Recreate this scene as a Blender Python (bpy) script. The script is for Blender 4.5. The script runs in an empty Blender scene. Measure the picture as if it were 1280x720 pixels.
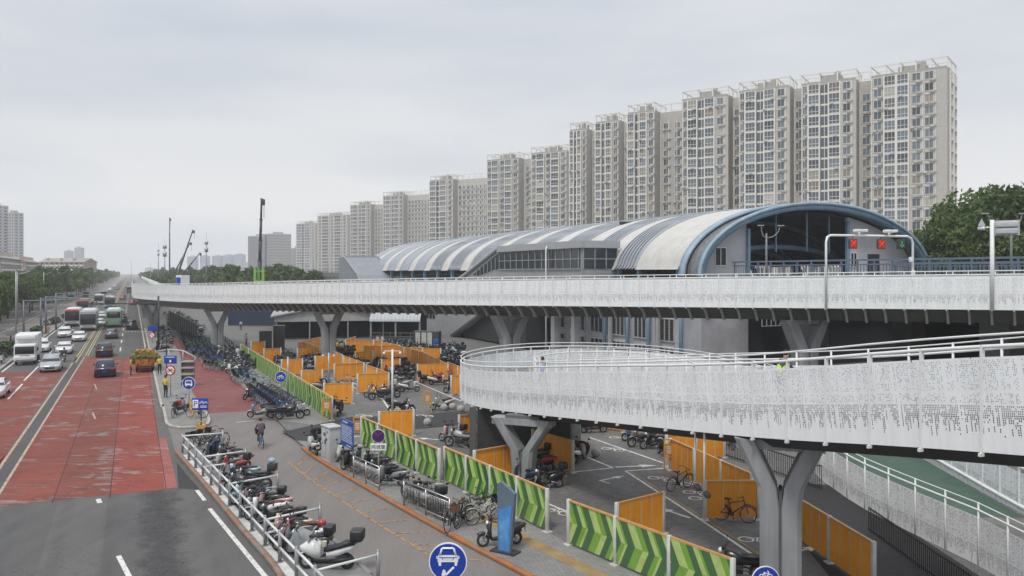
import bpy, bmesh, math, random
from mathutils import Vector, Matrix, Euler, noise as mnoise
random.seed(7)
R = math.radians
S = bpy.context.scene
COL = S.collection
EYE = 10.0
# ---------------------------------------------------------------- world frame
def G(u, v, z=0.0):
    Y = 1000.0*(EYE-z)/(v-340.0)
    return Vector(((u-640.0)*Y/1000.0, Y, z))
def PU(u, Y, z): return Vector(((u-640.0)*Y/1000.0, Y, z))
def RD(x0, Y, z=0.0): return Vector((x0-0.475*Y, Y, z))          # road frame
DV = Vector((-0.429, 0.903, 0)); RV = Vector((0.903, 0.429, 0))
A_AWAY = math.atan2(0.903, -0.429); A_ONC = A_AWAY-math.pi
PZ = 0.12                                                         # plaza level
# ---------------------------------------------------------------- mesh builder
class MB:
    def __init__(s): s.v=[]; s.f=[]; s.m=[]; s.sm=[]
    def add(s, vs, fs, mi=0, sm=False, M=None):
        b=len(s.v)
        for p in vs:
            p=Vector(p); s.v.append(M@p if M else p)
        for f in fs: s.f.append([b+i for i in f]); s.m.append(mi); s.sm.append(sm)
        return s
    def join(s, o, M=None, mm=None):
        b=len(s.v)
        for p in o.v: s.v.append(M@p if M else p.copy())
        for f,m,k in zip(o.f,o.m,o.sm):
            s.f.append([b+i for i in f]); s.m.append(mm[m] if mm else m); s.sm.append(k)
        return s
    def box(s, c, d, mi=0, rz=0, M=None):
        x,y,z=d[0]/2,d[1]/2,d[2]/2
        T=Matrix.Translation(Vector(c))@Matrix.Rotation(rz,4,'Z')
        if M: T=M@T
        return s.add([(-x,-y,-z),(x,-y,-z),(x,y,-z),(-x,y,-z),(-x,-y,z),(x,-y,z),(x,y,z),(-x,y,z)],
            [(0,3,2,1),(4,5,6,7),(0,1,5,4),(1,2,6,5),(2,3,7,6),(3,0,4,7)],mi,False,T)
    def rbox(s, c, d, b=.03, mi=0, M=None, seg=2, rz=0):
        bm=bmesh.new(); bmesh.ops.create_cube(bm,size=1)
        for v in bm.verts: v.co=Vector((v.co.x*d[0],v.co.y*d[1],v.co.z*d[2]))
        bmesh.ops.bevel(bm,geom=list(bm.edges),offset=b,segments=seg,affect='EDGES',profile=.6)
        T=Matrix.Translation(Vector(c))@Matrix.Rotation(rz,4,'Z')
        if M: T=M@T
        bm.verts.index_update()
        s.add([v.co.copy() for v in bm.verts],[[v.index for v in f.verts] for f in bm.faces],mi,True,T); bm.free(); return s
    def tube(s, pts, r, n=6, mi=0, caps=True, sm=True, M=None):
        pts=[Vector(p) for p in pts]; k=len(pts)
        rs=r if isinstance(r,(list,tuple)) else [r]*k
        vs=[]; fs=[]; ref=None
        for i,p in enumerate(pts):
            t=(pts[min(i+1,k-1)]-pts[max(i-1,0)])
            if t.length<1e-9: t=Vector((0,0,1))
            t.normalize()
            if ref is None:
                ref=Vector((0,0,1)) if abs(t.z)<.9 else Vector((1,0,0))
            a=t.cross(ref); 
            if a.length<1e-6: a=t.cross(Vector((.3,1,.2)))
            a.normalize(); b=a.cross(t); ref=b
            for j in range(n):
                q=2*math.pi*j/n
                vs.append(p+a*math.cos(q)*rs[i]+b*math.sin(q)*rs[i])
        for i in range(k-1):
            for j in range(n):
                fs.append((i*n+j,i*n+(j+1)%n,(i+1)*n+(j+1)%n,(i+1)*n+j))
        s.add(vs,fs,mi,sm,M)
        if caps:
            s.add(vs[:n],[tuple(range(n))],mi,False,M); s.add(vs[-n:],[tuple(range(n))[::-1]],mi,False,M)
        return s
    def torus(s, c, ax, R0, r, nR=16, nr=6, mi=0, M=None, sc=1.0):
        ax=Vector(ax).normalized(); a=ax.orthogonal().normalized(); b=ax.cross(a)
        vs=[]; fs=[]
        for i in range(nR):
            q=2*math.pi*i/nR; d=a*math.cos(q)+b*math.sin(q)
            for j in range(nr):
                w=2*math.pi*j/nr
                vs.append(Vector(c)+d*(R0+r*math.cos(w))+ax*r*sc*math.sin(w))
        for i in range(nR):
            for j in range(nr):
                fs.append((i*nr+j,((i+1)%nR)*nr+j,((i+1)%nR)*nr+(j+1)%nr,i*nr+(j+1)%nr))
        return s.add(vs,fs,mi,True,M)
    def disc(s, c, ax, r, th, n=20, mi=0, M=None):
        ax=Vector(ax).normalized(); c=Vector(c)
        return s.tube([c-ax*th/2,c+ax*th/2],r,n,mi,True,False,M)
    def sphere(s, c, r, mi=0, M=None, nu=12, nv=8):
        r=r if isinstance(r,(tuple,list)) else (r,r,r)
        vs=[];fs=[]
        for i in range(nv+1):
            t=math.pi*i/nv
            for j in range(nu):
                p=2*math.pi*j/nu
                vs.append((c[0]+r[0]*math.sin(t)*math.cos(p),c[1]+r[1]*math.sin(t)*math.sin(p),c[2]+r[2]*math.cos(t)))
        for i in range(nv):
            for j in range(nu):
                a,b,d,e=i*nu+j,(i+1)*nu+j,(i+1)*nu+(j+1)%nu,i*nu+(j+1)%nu
                fs.append((a,b,d,e))
        return s.add(vs,fs,mi,True,M)
    def loft(s, rings, mi=0, sm=True, caps=True, M=None):
        n=len(rings[0]); vs=[p for r in rings for p in r]; fs=[]
        for i in range(len(rings)-1):
            for j in range(n):
                fs.append((i*n+j,i*n+(j+1)%n,(i+1)*n+(j+1)%n,(i+1)*n+j))
        s.add(vs,fs,mi,sm,M)
        if caps:
            s.add(rings[0],[tuple(range(n))[::-1]],mi,False,M); s.add(rings[-1],[tuple(range(n))],mi,False,M)
        return s
    def prism(s, outline, lo, hi, axis='y', mi=0, M=None):
        """outline of 2-D points extruded along axis ('y': points are x,z ; 'x': y,z ; 'z': x,y)"""
        def mk(p,t):
            return {'y':(p[0],t,p[1]),'x':(t,p[0],p[1]),'z':(p[0],p[1],t)}[axis]
        n=len(outline)
        vs=[mk(p,lo) for p in outline]+[mk(p,hi) for p in outline]
        fs=[tuple(range(n))[::-1],tuple(range(n,2*n))]+[(i,(i+1)%n,n+(i+1)%n,n+i) for i in range(n)]
        return s.add(vs,fs,mi,False,M)
    def quad(s,a,b,c,d,mi=0,M=None): return s.add([a,b,c,d],[(0,1,2,3)],mi,False,M)
def data(name, mb, mats, uv=None):
    me=bpy.data.meshes.new(name)
    me.from_pydata([tuple(p) for p in mb.v],[],mb.f)
    me.polygons.foreach_set('material_index',mb.m); me.polygons.foreach_set('use_smooth',mb.sm)
    for m in (mats if isinstance(mats,(list,tuple)) else [mats]): me.materials.append(m)
    bm=bmesh.new(); bm.from_mesh(me); bmesh.ops.remove_doubles(bm,verts=bm.verts,dist=1e-5)
    bmesh.ops.recalc_face_normals(bm,faces=bm.faces); bm.to_mesh(me); bm.free()
    return me
def obj(name, mb, mats, parent=None, loc=None, rz=0):
    me=data(name,mb,mats) if isinstance(mb,MB) else mb
    o=bpy.data.objects.new(name,me); COL.objects.link(o)
    if parent: o.parent=parent
    if loc is not None: o.location=loc
    if rz: o.rotation_euler=(0,0,rz)
    return o
def tag(o,label=None,cat=None,group=None,kind=None):
    if label: o['label']=label
    if cat: o['category']=cat
    if group: o['group']=group
    if kind: o['kind']=kind
    return o
def thing(name,label,cat,loc=(0,0,0),rz=0,group=None):
    o=bpy.data.objects.new(name,None); o.empty_display_size=.2; COL.objects.link(o)
    o.location=loc; o.rotation_euler=(0,0,rz); return tag(o,label,cat,group)
KIDS={}
def dup(root,loc,rz,label,group=None,scale=None,swap=None):
    """copy of a thing with its parts and sub-parts; swap = {old material: new material}"""
    def cp(o,par):
        c=o.copy(); COL.objects.link(c)
        if par is not None: c.parent=par
        if swap and c.type=='MESH':
            for sl in c.material_slots:
                if sl.material in swap:
                    mnew=swap[sl.material]; sl.link='OBJECT'; sl.material=mnew
        for ch in kids(o): cp(ch,c)
        return c
    def kids(o): 
        k=o.name
        if k not in KIDS: KIDS[k]=list(o.children)
        return KIDS[k]
    r=cp(root,None); r.location=loc; r.rotation_euler=(0,0,rz)
    if scale: r.scale=(scale,)*3
    r['label']=label
    if group: r['group']=group
    elif 'group' in r: del r['group']
    return r
def struct(name,mb,mats): return tag(obj(name,mb,mats),kind='structure')
def poly(name,pts,z,m,struct_=True,skirt=0):
    mb=MB(); n=len(pts)
    top=[(p[0],p[1],z) for p in pts]
    mb.add(top,[tuple(range(n))])
    if skirt:
        mb.add(top+[(p[0],p[1],z-skirt) for p in pts],[(i,(i+1)%n,n+(i+1)%n,n+i) for i in range(n)])
    return struct(name,mb,m)
def catmull(P,step):
    P=[Vector(p) for p in P]; P=[P[0]*2-P[1]]+P+[P[-1]*2-P[-2]]; out=[]
    for i in range(1,len(P)-2):
        a,b,c,d=P[i-1:i+3]
        for k in range(40):
            t=k/40; out.append(.5*((2*b)+(c-a)*t+(2*a-5*b+4*c-d)*t*t+(3*b-a-3*c+d)*t**3))
    out.append(P[-2])
    res=[out[0]]; acc=0
    for i in range(1,len(out)):
        p=out[i-1]
        while True:
            L=(out[i]-p).length
            if acc+L<step: acc+=L; break
            q=p.lerp(out[i],(step-acc)/L); res.append(q); p=q; acc=0
    return res
# ---------------------------------------------------------------- materials
MATS={}
class NT:
    def __init__(s,name):
        s.m=bpy.data.materials.new(name); s.m.use_nodes=True; s.t=s.m.node_tree; s.p=s.t.nodes['Principled BSDF']; s.out=s.t.nodes['Material Output']
    def n(s,ty,**k):
        x=s.t.nodes.new(ty)
        for a,b in k.items():
            if a.startswith('i_'): x.inputs[int(a[2:]) if a[2:].isdigit() else a[2:].replace('_',' ')].default_value=b
            else: setattr(x,a,b)
        return x
    def l(s,a,b): s.t.links.new(a,b)
    def math(s,op,a,b=None,c=None):
        x=s.n('ShaderNodeMath',operation=op)
        for i,q in enumerate((a,b,c)):
            if q is None: continue
            if hasattr(q,'is_linked'): s.l(q,x.inputs[i])
            else: x.inputs[i].default_value=q
        return x.outputs[0]
    def mix(s,f,a,b,mode='MIX'):
        x=s.n('ShaderNodeMix',data_type='RGBA',blend_type=mode)
        for i,q in ((0,f),(6,a),(7,b)):
            if hasattr(q,'is_linked'): s.l(q,x.inputs[i])
            elif i==0: x.inputs[i].default_value=q
            else: x.inputs[i].default_value=(*q,1) if len(q)==3 else q
        return x.outputs[2]
    def ramp(s,f,stops,const=False):
        x=s.n('ShaderNodeValToRGB'); r=x.color_ramp
        if const: r.interpolation='CONSTANT'
        while len(r.elements)<len(stops): r.elements.new(.5)
        for e,(p,c) in zip(r.elements,stops):
            e.position=p; e.color=(*c,1) if not isinstance(c,(int,float)) else (c,c,c,1)
        s.l(f,x.inputs[0]); return x.outputs[0]
    def coord(s,scale=(1,1,1),rot=0,kind='Object'):
        c=s.n('ShaderNodeTexCoord'); m=s.n('ShaderNodeMapping'); m.inputs['Scale'].default_value=scale; m.inputs['Rotation'].default_value=(0,0,rot)
        s.l(c.outputs[kind],m.inputs[0]); return m.outputs[0]
    def noise(s,co,sc,det=4,rough=.55):
        x=s.n('ShaderNodeTexNoise'); x.inputs['Scale'].default_value=sc; x.inputs['Detail'].default_value=det; x.inputs['Roughness'].default_value=rough
        s.l(co,x.inputs['Vector']); return x.outputs[0]
    def bump(s,h,st=.3,d=.02):
        b=s.n('ShaderNodeBump'); b.inputs['Strength'].default_value=st; b.inputs['Distance'].default_value=d
        s.l(h,b.inputs['Height']); s.l(b.outputs[0],s.p.inputs['Normal'])
    def col(s,c): s.l(c,s.p.inputs['Base Color'])
def sc3(c,k): return tuple(min(1,x*k) for x in c)
def M(name,c=None,rough=.6,metal=0,var=.12,scale=3,bump=0,coat=0,emit=None):
    """plain procedural material: base colour with soft noise variation"""
    if name in MATS: return MATS[name]
    t=NT(name); t.p.inputs['Roughness'].default_value=rough; t.p.inputs['Metallic'].default_value=metal
    if coat: t.p.inputs['Coat Weight'].default_value=coat
    co=t.coord(); nz=t.noise(co,scale,5,.6)
    t.col(t.ramp(nz,[(.3,sc3(c,1-var)),(.7,sc3(c,1+var))]))
    if bump: t.bump(t.noise(co,scale*8,3),bump,.01)
    if emit:
        t.p.inputs['Emission Color'].default_value=(*emit[0],1); t.p.inputs['Emission Strength'].default_value=emit[1]
    MATS[name]=t.m; return t.m
ROT=-(A_AWAY-math.pi/2)     # rotate so that y runs along the road
def m_asphalt(name,c0,c1,crack=.5,tar=False):
    t=NT(name); co=t.coord(rot=ROT); 
    big=t.noise(co,.12,5,.6); fine=t.noise(co,14,3,.7); med=t.noise(t.coord((1.6,.16,1),ROT),.8,4,.6)
    c=t.mix(t.ramp(big,[(.35,0),(.65,1)]),c0,c1)
    c=t.mix(t.math('MULTIPLY',t.ramp(med,[(.42,0),(.7,1)]),.45),c,sc3(c0,.7))
    c=t.mix(.35,c,t.ramp(fine,[(.3,sc3(c0,.5)),(.7,sc3(c1,1.5))]))
    v=t.n('ShaderNodeTexVoronoi',feature='DISTANCE_TO_EDGE'); v.inputs['Scale'].default_value=1.1
    d=t.n('ShaderNodeVectorMath',operation='ADD'); t.l(co,d.inputs[0])
    nn=t.n('ShaderNodeTexNoise'); nn.inputs['Scale'].default_value=2.0; t.l(co,nn.inputs['Vector']); t.l(nn.outputs['Color'],d.inputs[1]); t.l(d.outputs[0],v.inputs['Vector'])
    ck=t.math('MULTIPLY',t.ramp(v.outputs[0],[(.0,1),(.035,0)]),t.ramp(t.noise(co,.22,3),[(.5,0),(.62,1)]))
    c=t.mix(t.math('MULTIPLY',ck,crack),c,sc3(c0,.3))
    if tar:
        spq=t.n('ShaderNodeSeparateXYZ'); t.l(t.coord(),spq.inputs[0]); xq=t.math('ADD',spq.outputs[0],t.math('MULTIPLY',spq.outputs[1],.475))
        c=t.mix(1.0,c,t.ramp(t.math('DIVIDE',t.math('ADD',xq,14.0),18.0),[(0,(.94,.94,.94)),(.27,(1.03,1.03,1.02)),(.47,(.9,.9,.9)),(.6,(1.05,1.05,1.04)),(.715,(.9,.9,.9)),(.86,(1.06,1.05,1.04))],True),'MULTIPLY')
        tyre=t.ramp(t.math('ABSOLUTE',t.math('SUBTRACT',t.math('FRACT',t.math('DIVIDE',t.math('ADD',xq,30.3),1.9)),.5)),[(.05,1),(.22,0)]); c=t.mix(t.math('MULTIPLY',tyre,t.math('MULTIPLY',t.ramp(med,[(.3,0),(.7,1)]),.4)),c,sc3(c0,.62))
        sp=t.n('ShaderNodeSeparateXYZ'); t.l(t.coord(),sp.inputs[0])
        x0=t.math('ADD',sp.outputs[0],t.math('MULTIPLY',sp.outputs[1],.475))
        off=t.math('ADD',t.math('ABSOLUTE',t.math('SUBTRACT',x0,1.15)),t.math('MULTIPLY',t.math('SUBTRACT',t.noise(co,.9,7,.7),.5),3.4))
        band=t.math('MULTIPLY',t.ramp(off,[(.35,1),(1.0,0)]),t.math('LESS_THAN',sp.outputs[1],37.2))
        v2=t.n('ShaderNodeTexVoronoi',feature='DISTANCE_TO_EDGE'); v2.inputs['Scale'].default_value=2.6; t.l(d.outputs[0],v2.inputs['Vector'])
        c=t.mix(t.math('MULTIPLY',band,.55),c,sc3(c0,.35)); c=t.mix(t.math('MULTIPLY',t.math('MULTIPLY',band,t.ramp(v2.outputs[0],[(0,1),(.085,0)])),.8),c,sc3(c0,.25))
    t.col(c); t.p.inputs['Roughness'].default_value=.85; t.bump(fine,.25,.01); return t.m
def m_red(name,c0,c1,wear):
    """red road coating, worn through to grey in streaks across the lanes"""
    t=NT(name); co=t.coord(rot=ROT)
    big=t.noise(co,.16,4,.6); fine=t.noise(co,10,3,.7)
    c=t.mix(t.ramp(big,[(.35,0),(.65,1)]),c0,c1)
    c=t.mix(.25,c,t.ramp(fine,[(.3,sc3(c0,.55)),(.7,sc3(c1,1.35))]))
    st=t.noise(t.coord((.6,1.9,1),ROT),.8,9,.72)
    ar=t.noise(t.coord((1,.8,1),ROT),.33,4,.6)
    w=t.math('ADD',t.math('MULTIPLY',st,.85),t.math('MULTIPLY',ar,.62))
    pale=t.ramp(w,[(.885-wear*.16,0),(.915-wear*.16,1)])
    pal=t.ramp(t.noise(co,1.4,4),[(.4,(.25,.13,.115)),(.62,(.24,.225,.215))])
    c=t.mix(t.math('MULTIPLY',pale,.72),c,pal)
    dk=t.ramp(t.noise(t.coord((.8,1.2,1),ROT),.7,8,.7),[(.53,0),(.64,1)])
    c=t.mix(t.math('MULTIPLY',dk,.5),c,sc3(c0,.5))
    edge=t.math('MULTIPLY',t.ramp(w,[(.80-wear*.16,0),(.86-wear*.16,1)]),.35); c=t.mix(t.math('MULTIPLY',edge,t.math('SUBTRACT',1.0,pale)),c,sc3(c0,.55))
    sp=t.n('ShaderNodeSeparateXYZ'); t.l(t.coord(),sp.inputs[0]); x0=t.math('ADD',sp.outputs[0],t.math('MULTIPLY',sp.outputs[1],.475))
    ln=t.ramp(t.math('DIVIDE',t.math('ADD',x0,14.0),16.0),[(0,(.9,.9,.9)),(.45,(.9,.85,.85)),(.53,(.95,.98,.98)),(.66,(.86,.95,.97)),(.815,(1.12,1.0,1.0))],True); c=t.mix(1.0,c,ln,'MULTIPLY')
    bd=t.ramp(t.noise(t.coord((.25,5.5,1),ROT),1.0,3,.5),[(.56,0),(.60,1)]); bm_=t.ramp(t.noise(co,.28,2,.5),[(.54,0),(.6,1)]); c=t.mix(t.math('MULTIPLY',t.math('MULTIPLY',bd,bm_),.4),c,(.2,.17,.16))
    t.col(c); t.p.inputs['Roughness'].default_value=.8; t.bump(fine,.2,.01); return t.m
def m_paver(name,c0,c1,rot,s=1.0,mortar=.55):
    t=NT(name); co=t.coord(rot=rot)
    b=t.n('ShaderNodeTexBrick'); t.l(co,b.inputs['Vector'])
    b.inputs['Scale'].default_value=2.2*s; b.inputs['Mortar Size'].default_value=.018; b.inputs['Color1'].default_value=(*c0,1); b.inputs['Color2'].default_value=(*c1,1); b.inputs['Mortar'].default_value=(*sc3(c0,mortar),1)
    big=t.noise(co,.25,5,.65)
    c=t.mix(.55,b.outputs['Color'],t.ramp(big,[(.3,(.6,.6,.6)),(.7,(1.35,1.33,1.3))]),'MULTIPLY')
    st=t.ramp(t.noise(co,.9,6,.7),[(.58,0),(.7,1)])
    c=t.mix(t.math('MULTIPLY',st,.55),c,sc3(c0,.45))
    t.col(c); t.p.inputs['Roughness'].default_value=.85; t.bump(b.outputs['Fac'],-.3,.01); return t.m
def m_paint(name,c,worn=.45):
    """road paint, rubbed through in places"""
    t=NT(name); co=t.coord(); n=t.noise(co,4,6,.75)
    t.col(t.mix(t.ramp(n,[(.5,0),(.5+.25*(1.2-worn),1)]),c,sc3(c,.35))); t.p.inputs['Roughness'].default_value=.8; return t.m
def m_perf(name,c):
    """white sheet metal with rows of punched slots; UV runs along (u) and up (v) the panel in metres"""
    t=NT(name); uv=t.n('ShaderNodeUVMap').outputs[0]; sp=t.n('ShaderNodeSeparateXYZ'); t.l(uv,sp.inputs[0])
    U,V=sp.outputs[0],sp.outputs[1]
    def cells(du,dv,wu,wv,prob,colp):
        a=t.math('DIVIDE',U,du); b=t.math('DIVIDE',V,dv)
        fa=t.math('FLOOR',a); fb=t.math('FLOOR',b)
        cx=t.n('ShaderNodeCombineXYZ'); t.l(fa,cx.inputs[0]); t.l(fb,cx.inputs[1])
        w=t.n('ShaderNodeTexWhiteNoise',noise_dimensions='2D'); t.l(cx.outputs[0],w.inputs[0])
        w1=t.n('ShaderNodeTexWhiteNoise',noise_dimensions='1D'); t.l(fa,w1.inputs['W'])
        ia=t.math('LESS_THAN',t.math('ABSOLUTE',t.math('SUBTRACT',t.math('FRACT',a),.5)),wu)
        ib=t.math('LESS_THAN',t.math('ABSOLUTE',t.math('SUBTRACT',t.math('FRACT',b),.5)),wv)
        inn=t.math('MULTIPLY',ia,ib)
        vv=t.math('DIVIDE',V,2.2)
        p=t.ramp(vv,prob,True); q=t.ramp(vv,colp)
        ok=t.math('MULTIPLY',t.math('LESS_THAN',w.outputs[0],p),t.math('LESS_THAN',w1.outputs[0],q))
        return t.math('MULTIPLY',inn,ok)
    h1=cells(.042,.046,.29,.36,[(0,0),(.13,.84),(.435,0)],[(.13,0),(.20,.22),(.28,.55),(.335,.85),(.43,.92)])
    h2=cells(.036,.038,.29,.32,[(0,0),(.455,.45),(.55,0),(.575,.42),(.70,.58),(.865,0)],[(.44,.85),(.6,.75),(.72,.7),(.86,.9)])
    hole=t.math('MAXIMUM',h1,h2)
    nz=t.noise(t.coord((1,1,.09)),3.2,6,.65); n2=t.noise(t.coord((1,1,.6)),.5,4,.6)
    t.col(t.mix(1.0,t.ramp(nz,[(.3,sc3(c,.88)),(.58,c)]),t.ramp(n2,[(.3,(.92,.915,.90)),(.6,(1,1,1))]),'MULTIPLY')); t.p.inputs['Roughness'].default_value=.45
    tr=t.n('ShaderNodeBsdfTransparent'); mx=t.n('ShaderNodeMixShader')
    dkh=t.n('ShaderNodeBsdfDiffuse'); dkh.inputs[0].default_value=(.07,.073,.077,1); hm=t.n('ShaderNodeMixShader',i_0=.45); t.l(tr.outputs[0],hm.inputs[1]); t.l(dkh.outputs[0],hm.inputs[2])  # dark diffuse mixed into the slots paints in the shade of their walls
    t.l(hole,mx.inputs[0]); t.l(t.p.outputs[0],mx.inputs[1]); t.l(hm.outputs[0],mx.inputs[2]); t.l(mx.outputs[0],t.out.inputs[0])
    return t.m
def m_chevron(name):
    """green chevron print; UV in metres"""
    t=NT(name); uv=t.n('ShaderNodeUVMap').outputs[0]; sp=t.n('ShaderNodeSeparateXYZ'); t.l(uv,sp.inputs[0])
    U,V=sp.outputs[0],sp.outputs[1]
    ab=t.math('ABSOLUTE',t.math('SUBTRACT',V,.8))
    q=t.math('FRACT',t.math('DIVIDE',t.math('SUBTRACT',U,t.math('MULTIPLY',ab,-.5)),1.55))
    D=(.015,.098,.028); MG=(.155,.35,.02); LG=(.42,.56,.17)
    hi=t.ramp(q,[(0,D),(.22,LG),(.45,MG),(.62,D),(.8,LG),(.93,MG)],True)
    lo=t.ramp(q,[(0,D),(.22,MG),(.45,LG),(.62,D),(.8,MG),(.93,LG)],True)
    c=t.mix(t.math('GREATER_THAN',V,.8),lo,hi)
    n=t.noise(t.coord(),2.5,5,.6); c=t.mix(.6,c,t.ramp(n,[(.3,.7),(.7,1.15)]),'MULTIPLY'); c=t.mix(t.math('MULTIPLY',t.n('ShaderNodeObjectInfo').outputs['Random'],.16),c,(.3,.36,.2))
    sm=t.ramp(t.noise(t.coord((1,1,.35)),1.7,6,.7),[(.56,0),(.68,1)]); c=t.mix(t.math('MULTIPLY',sm,.28),c,(.16,.15,.12))
    t.col(c); t.p.inputs['Roughness'].default_value=.45; return t.m
def m_ribbed(name,c0,c1,period,axis=0,rough=.5,duty=.5,dist=.04,metal=0):
    """profiled sheet: ribs as bump plus the narrow shadowless seam colour"""
    t=NT(name); co=t.coord(); sp=t.n('ShaderNodeSeparateXYZ'); t.l(co,sp.inputs[0])
    f=t.math('FRACT',t.math('DIVIDE',sp.outputs[axis],period))
    h=t.ramp(f,[(0,0),(.12,1),(duty,1),(duty+.12,0)])
    n=t.noise(co,.7,5,.65)
    c=t.mix(t.ramp(n,[(.35,0),(.65,1)]),c0,c1)
    c=t.mix(1.0,c,t.ramp(t.n('ShaderNodeObjectInfo').outputs['Random'],[(0,(.86,.86,.86)),(1,(1.08,1.08,1.08))]),'MULTIPLY')
    st=t.ramp(t.noise(t.coord((1,1,.22)),1.9,6,.7),[(.57,0),(.70,1)]); c=t.mix(t.math('MULTIPLY',st,.3),c,sc3(c0,.55))
    t.col(c); t.p.inputs['Roughness'].default_value=rough; t.p.inputs['Metallic'].default_value=metal; t.bump(h,.9,dist); return t.m
def m_leaf(name,c):
    t=NT(name); oi=t.n('ShaderNodeObjectInfo')
    n=t.noise(t.coord(),.9,3)
    a=t.mix(n,sc3(c,.55),sc3(c,1.4))
    a=t.mix(oi.outputs['Random'],a,t.mix(.5,a,(.07,.09,.02)))
    t.col(a); t.p.inputs['Roughness'].default_value=.6
    tl=t.n('ShaderNodeBsdfTranslucent'); t.l(a,tl.inputs[0]); mx=t.n('ShaderNodeMixShader',i_0=.25)
    t.l(t.p.outputs[0],mx.inputs[1]); t.l(tl.outputs[0],mx.inputs[2]); t.l(mx.outputs[0],t.out.inputs[0]); return t.m
def m_glass(name,c,rough=.08,var=.5):
    t=NT(name); n=t.noise(t.coord(),.35,3); n2=t.n('ShaderNodeObjectInfo').outputs['Random']
    t.col(t.mix(n2,sc3(c,1-var),sc3(c,1+var))); t.p.inputs['Roughness'].default_value=rough; t.p.inputs['Specular IOR Level'].default_value=.6; return t.m
def m_streak(name,c,k=.7):
    t=NT(name); n=t.noise(t.coord((1,1,.07)),2.4,6,.65); n2=t.noise(t.coord(),.8,5,.6)
    t.col(t.mix(1.0,t.ramp(n,[(.32,sc3(c,k)),(.62,c)]),t.ramp(n2,[(.3,(.88,.87,.86)),(.7,(1.04,1.04,1.04))]),'MULTIPLY')); t.p.inputs['Roughness'].default_value=.6; return t.m
WHITE=M('white_paint',(.72,.73,.72),.45,var=.06); CREAM=M('cream_paint',(.62,.58,.5),.6,var=.08)
GREYM=M('grey_metal',(.33,.34,.35),.4,.4); DKM=M('dark_metal',(.045,.047,.05),.5,.2); BLACKP=M('black_plastic',(.018,.018,.02),.45)
TYRE=M('tyre_rubber',(.022,.022,.022),.85); SILV=M('silver_metal',(.55,.56,.57),.3,.7); STEEL=M('stainless_steel',(.42,.42,.42),.32,.8)
SEATM=M('seat_vinyl',(.02,.02,.022),.5); CHROME=M('chrome',(.6,.6,.6),.2,.9)
CONC=M('concrete',(.36,.355,.345),.8,var=.15,scale=.8,bump=.1); PILLM=m_streak('pillar_paint',(.31,.322,.33))
GLASSD=m_glass('dark_glass',(.02,.024,.03)); LAMPW=M('clear_lamp',(.75,.76,.78),.15); LAMPR=M('red_lamp',(.35,.012,.01),.25)
ORANGEP=M('orange_paint',(.42,.16,.035),.7,var=.3,scale=2.5); YELP=m_paint('yellow_road_paint',(.44,.36,.17),.6); WHP=m_paint('white_road_paint',(.62,.61,.58))
ORP=m_paint('faded_orange_road_paint',(.32,.2,.1),.9); BLUES=M('sign_blue',(.012,.05,.34),.35,var=.05); WHS=M('sign_white',(.8,.8,.8),.4,var=.03)
REDS=M('sign_red',(.5,.02,.02),.4); SKIN=M('skin',(.42,.26,.19),.55,var=.05); HAIR=M('black_hair',(.012,.011,.01),.6)
PERF=m_perf('perforated_white_panel',(.83,.85,.86)); CHEV=m_chevron('green_chevron_print')
# ================================================================ camera, sky, sun, air
cam=bpy.data.cameras.new('camera'); co_=bpy.data.objects.new('camera',cam); COL.objects.link(co_)
cam.sensor_width=36; cam.lens=36*1000/1280; cam.clip_end=9000; cam.clip_start=.1
cam.shift_y=-(360-340)/1280.0
co_.location=(0,0,EYE); co_.rotation_euler=(R(90),0,0); S.camera=co_
W=bpy.data.worlds.new('World'); S.world=W; W.use_nodes=True
wt=W.node_tree; bg=wt.nodes['Background']; bg.inputs[1].default_value=.1
SUN_EL=R(58); SUN_AZ=R(205)
sky=wt.nodes.new('ShaderNodeTexSky'); sky.sky_type='NISHITA'; sky.sun_disc=False; sky.sun_elevation=SUN_EL; sky.sun_rotation=SUN_AZ; sky.dust_density=3
tc=wt.nodes.new('ShaderNodeTexCoord'); sx=wt.nodes.new('ShaderNodeSeparateXYZ'); wt.links.new(tc.outputs['Generated'],sx.inputs[0])
def wn(ty,**k):
    x=wt.nodes.new(ty)
    for a,b in k.items(): setattr(x,a,b)
    return x
mp=wn('ShaderNodeMapping'); mp.inputs['Scale'].default_value=(1,1.3,5.0); wt.links.new(tc.outputs['Generated'],mp.inputs[0])
cn=wn('ShaderNodeTexNoise'); cn.inputs['Scale'].default_value=1.5; cn.inputs['Detail'].default_value=6; cn.inputs['Roughness'].default_value=.5; wt.links.new(mp.outputs[0],cn.inputs['Vector'])
cr=wn('ShaderNodeValToRGB'); cr.color_ramp.elements[0].position=.36; cr.color_ramp.elements[0].color=(.50,.53,.58,1); cr.color_ramp.elements[1].position=.62; cr.color_ramp.elements[1].color=(.64,.648,.66,1); wt.links.new(cn.outputs[0],cr.inputs[0])
zr=wn('ShaderNodeValToRGB'); e=zr.color_ramp.elements; e[0].position=0; e[0].color=(1.20,1.18,1.16,1); e[1].position=1; e[1].color=(1.75,1.76,1.8,1)
e2=zr.color_ramp.elements.new(.14); e2.color=(1.0,1.0,1.0,1); e3=zr.color_ramp.elements.new(.34); e3.color=(.97,.98,1.0,1); wt.links.new(sx.outputs[2],zr.inputs[0])
mu=wn('ShaderNodeMix',data_type='RGBA',blend_type='MULTIPLY'); mu.inputs[0].default_value=1; wt.links.new(cr.outputs[0],mu.inputs[6]); wt.links.new(zr.outputs[0],mu.inputs[7])
m10=wn('ShaderNodeMix',data_type='RGBA',blend_type='MULTIPLY'); m10.inputs[0].default_value=1; m10.inputs[7].default_value=(10,10,10,1); m10.clamp_result=False; wt.links.new(mu.outputs[2],m10.inputs[6])
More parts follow.
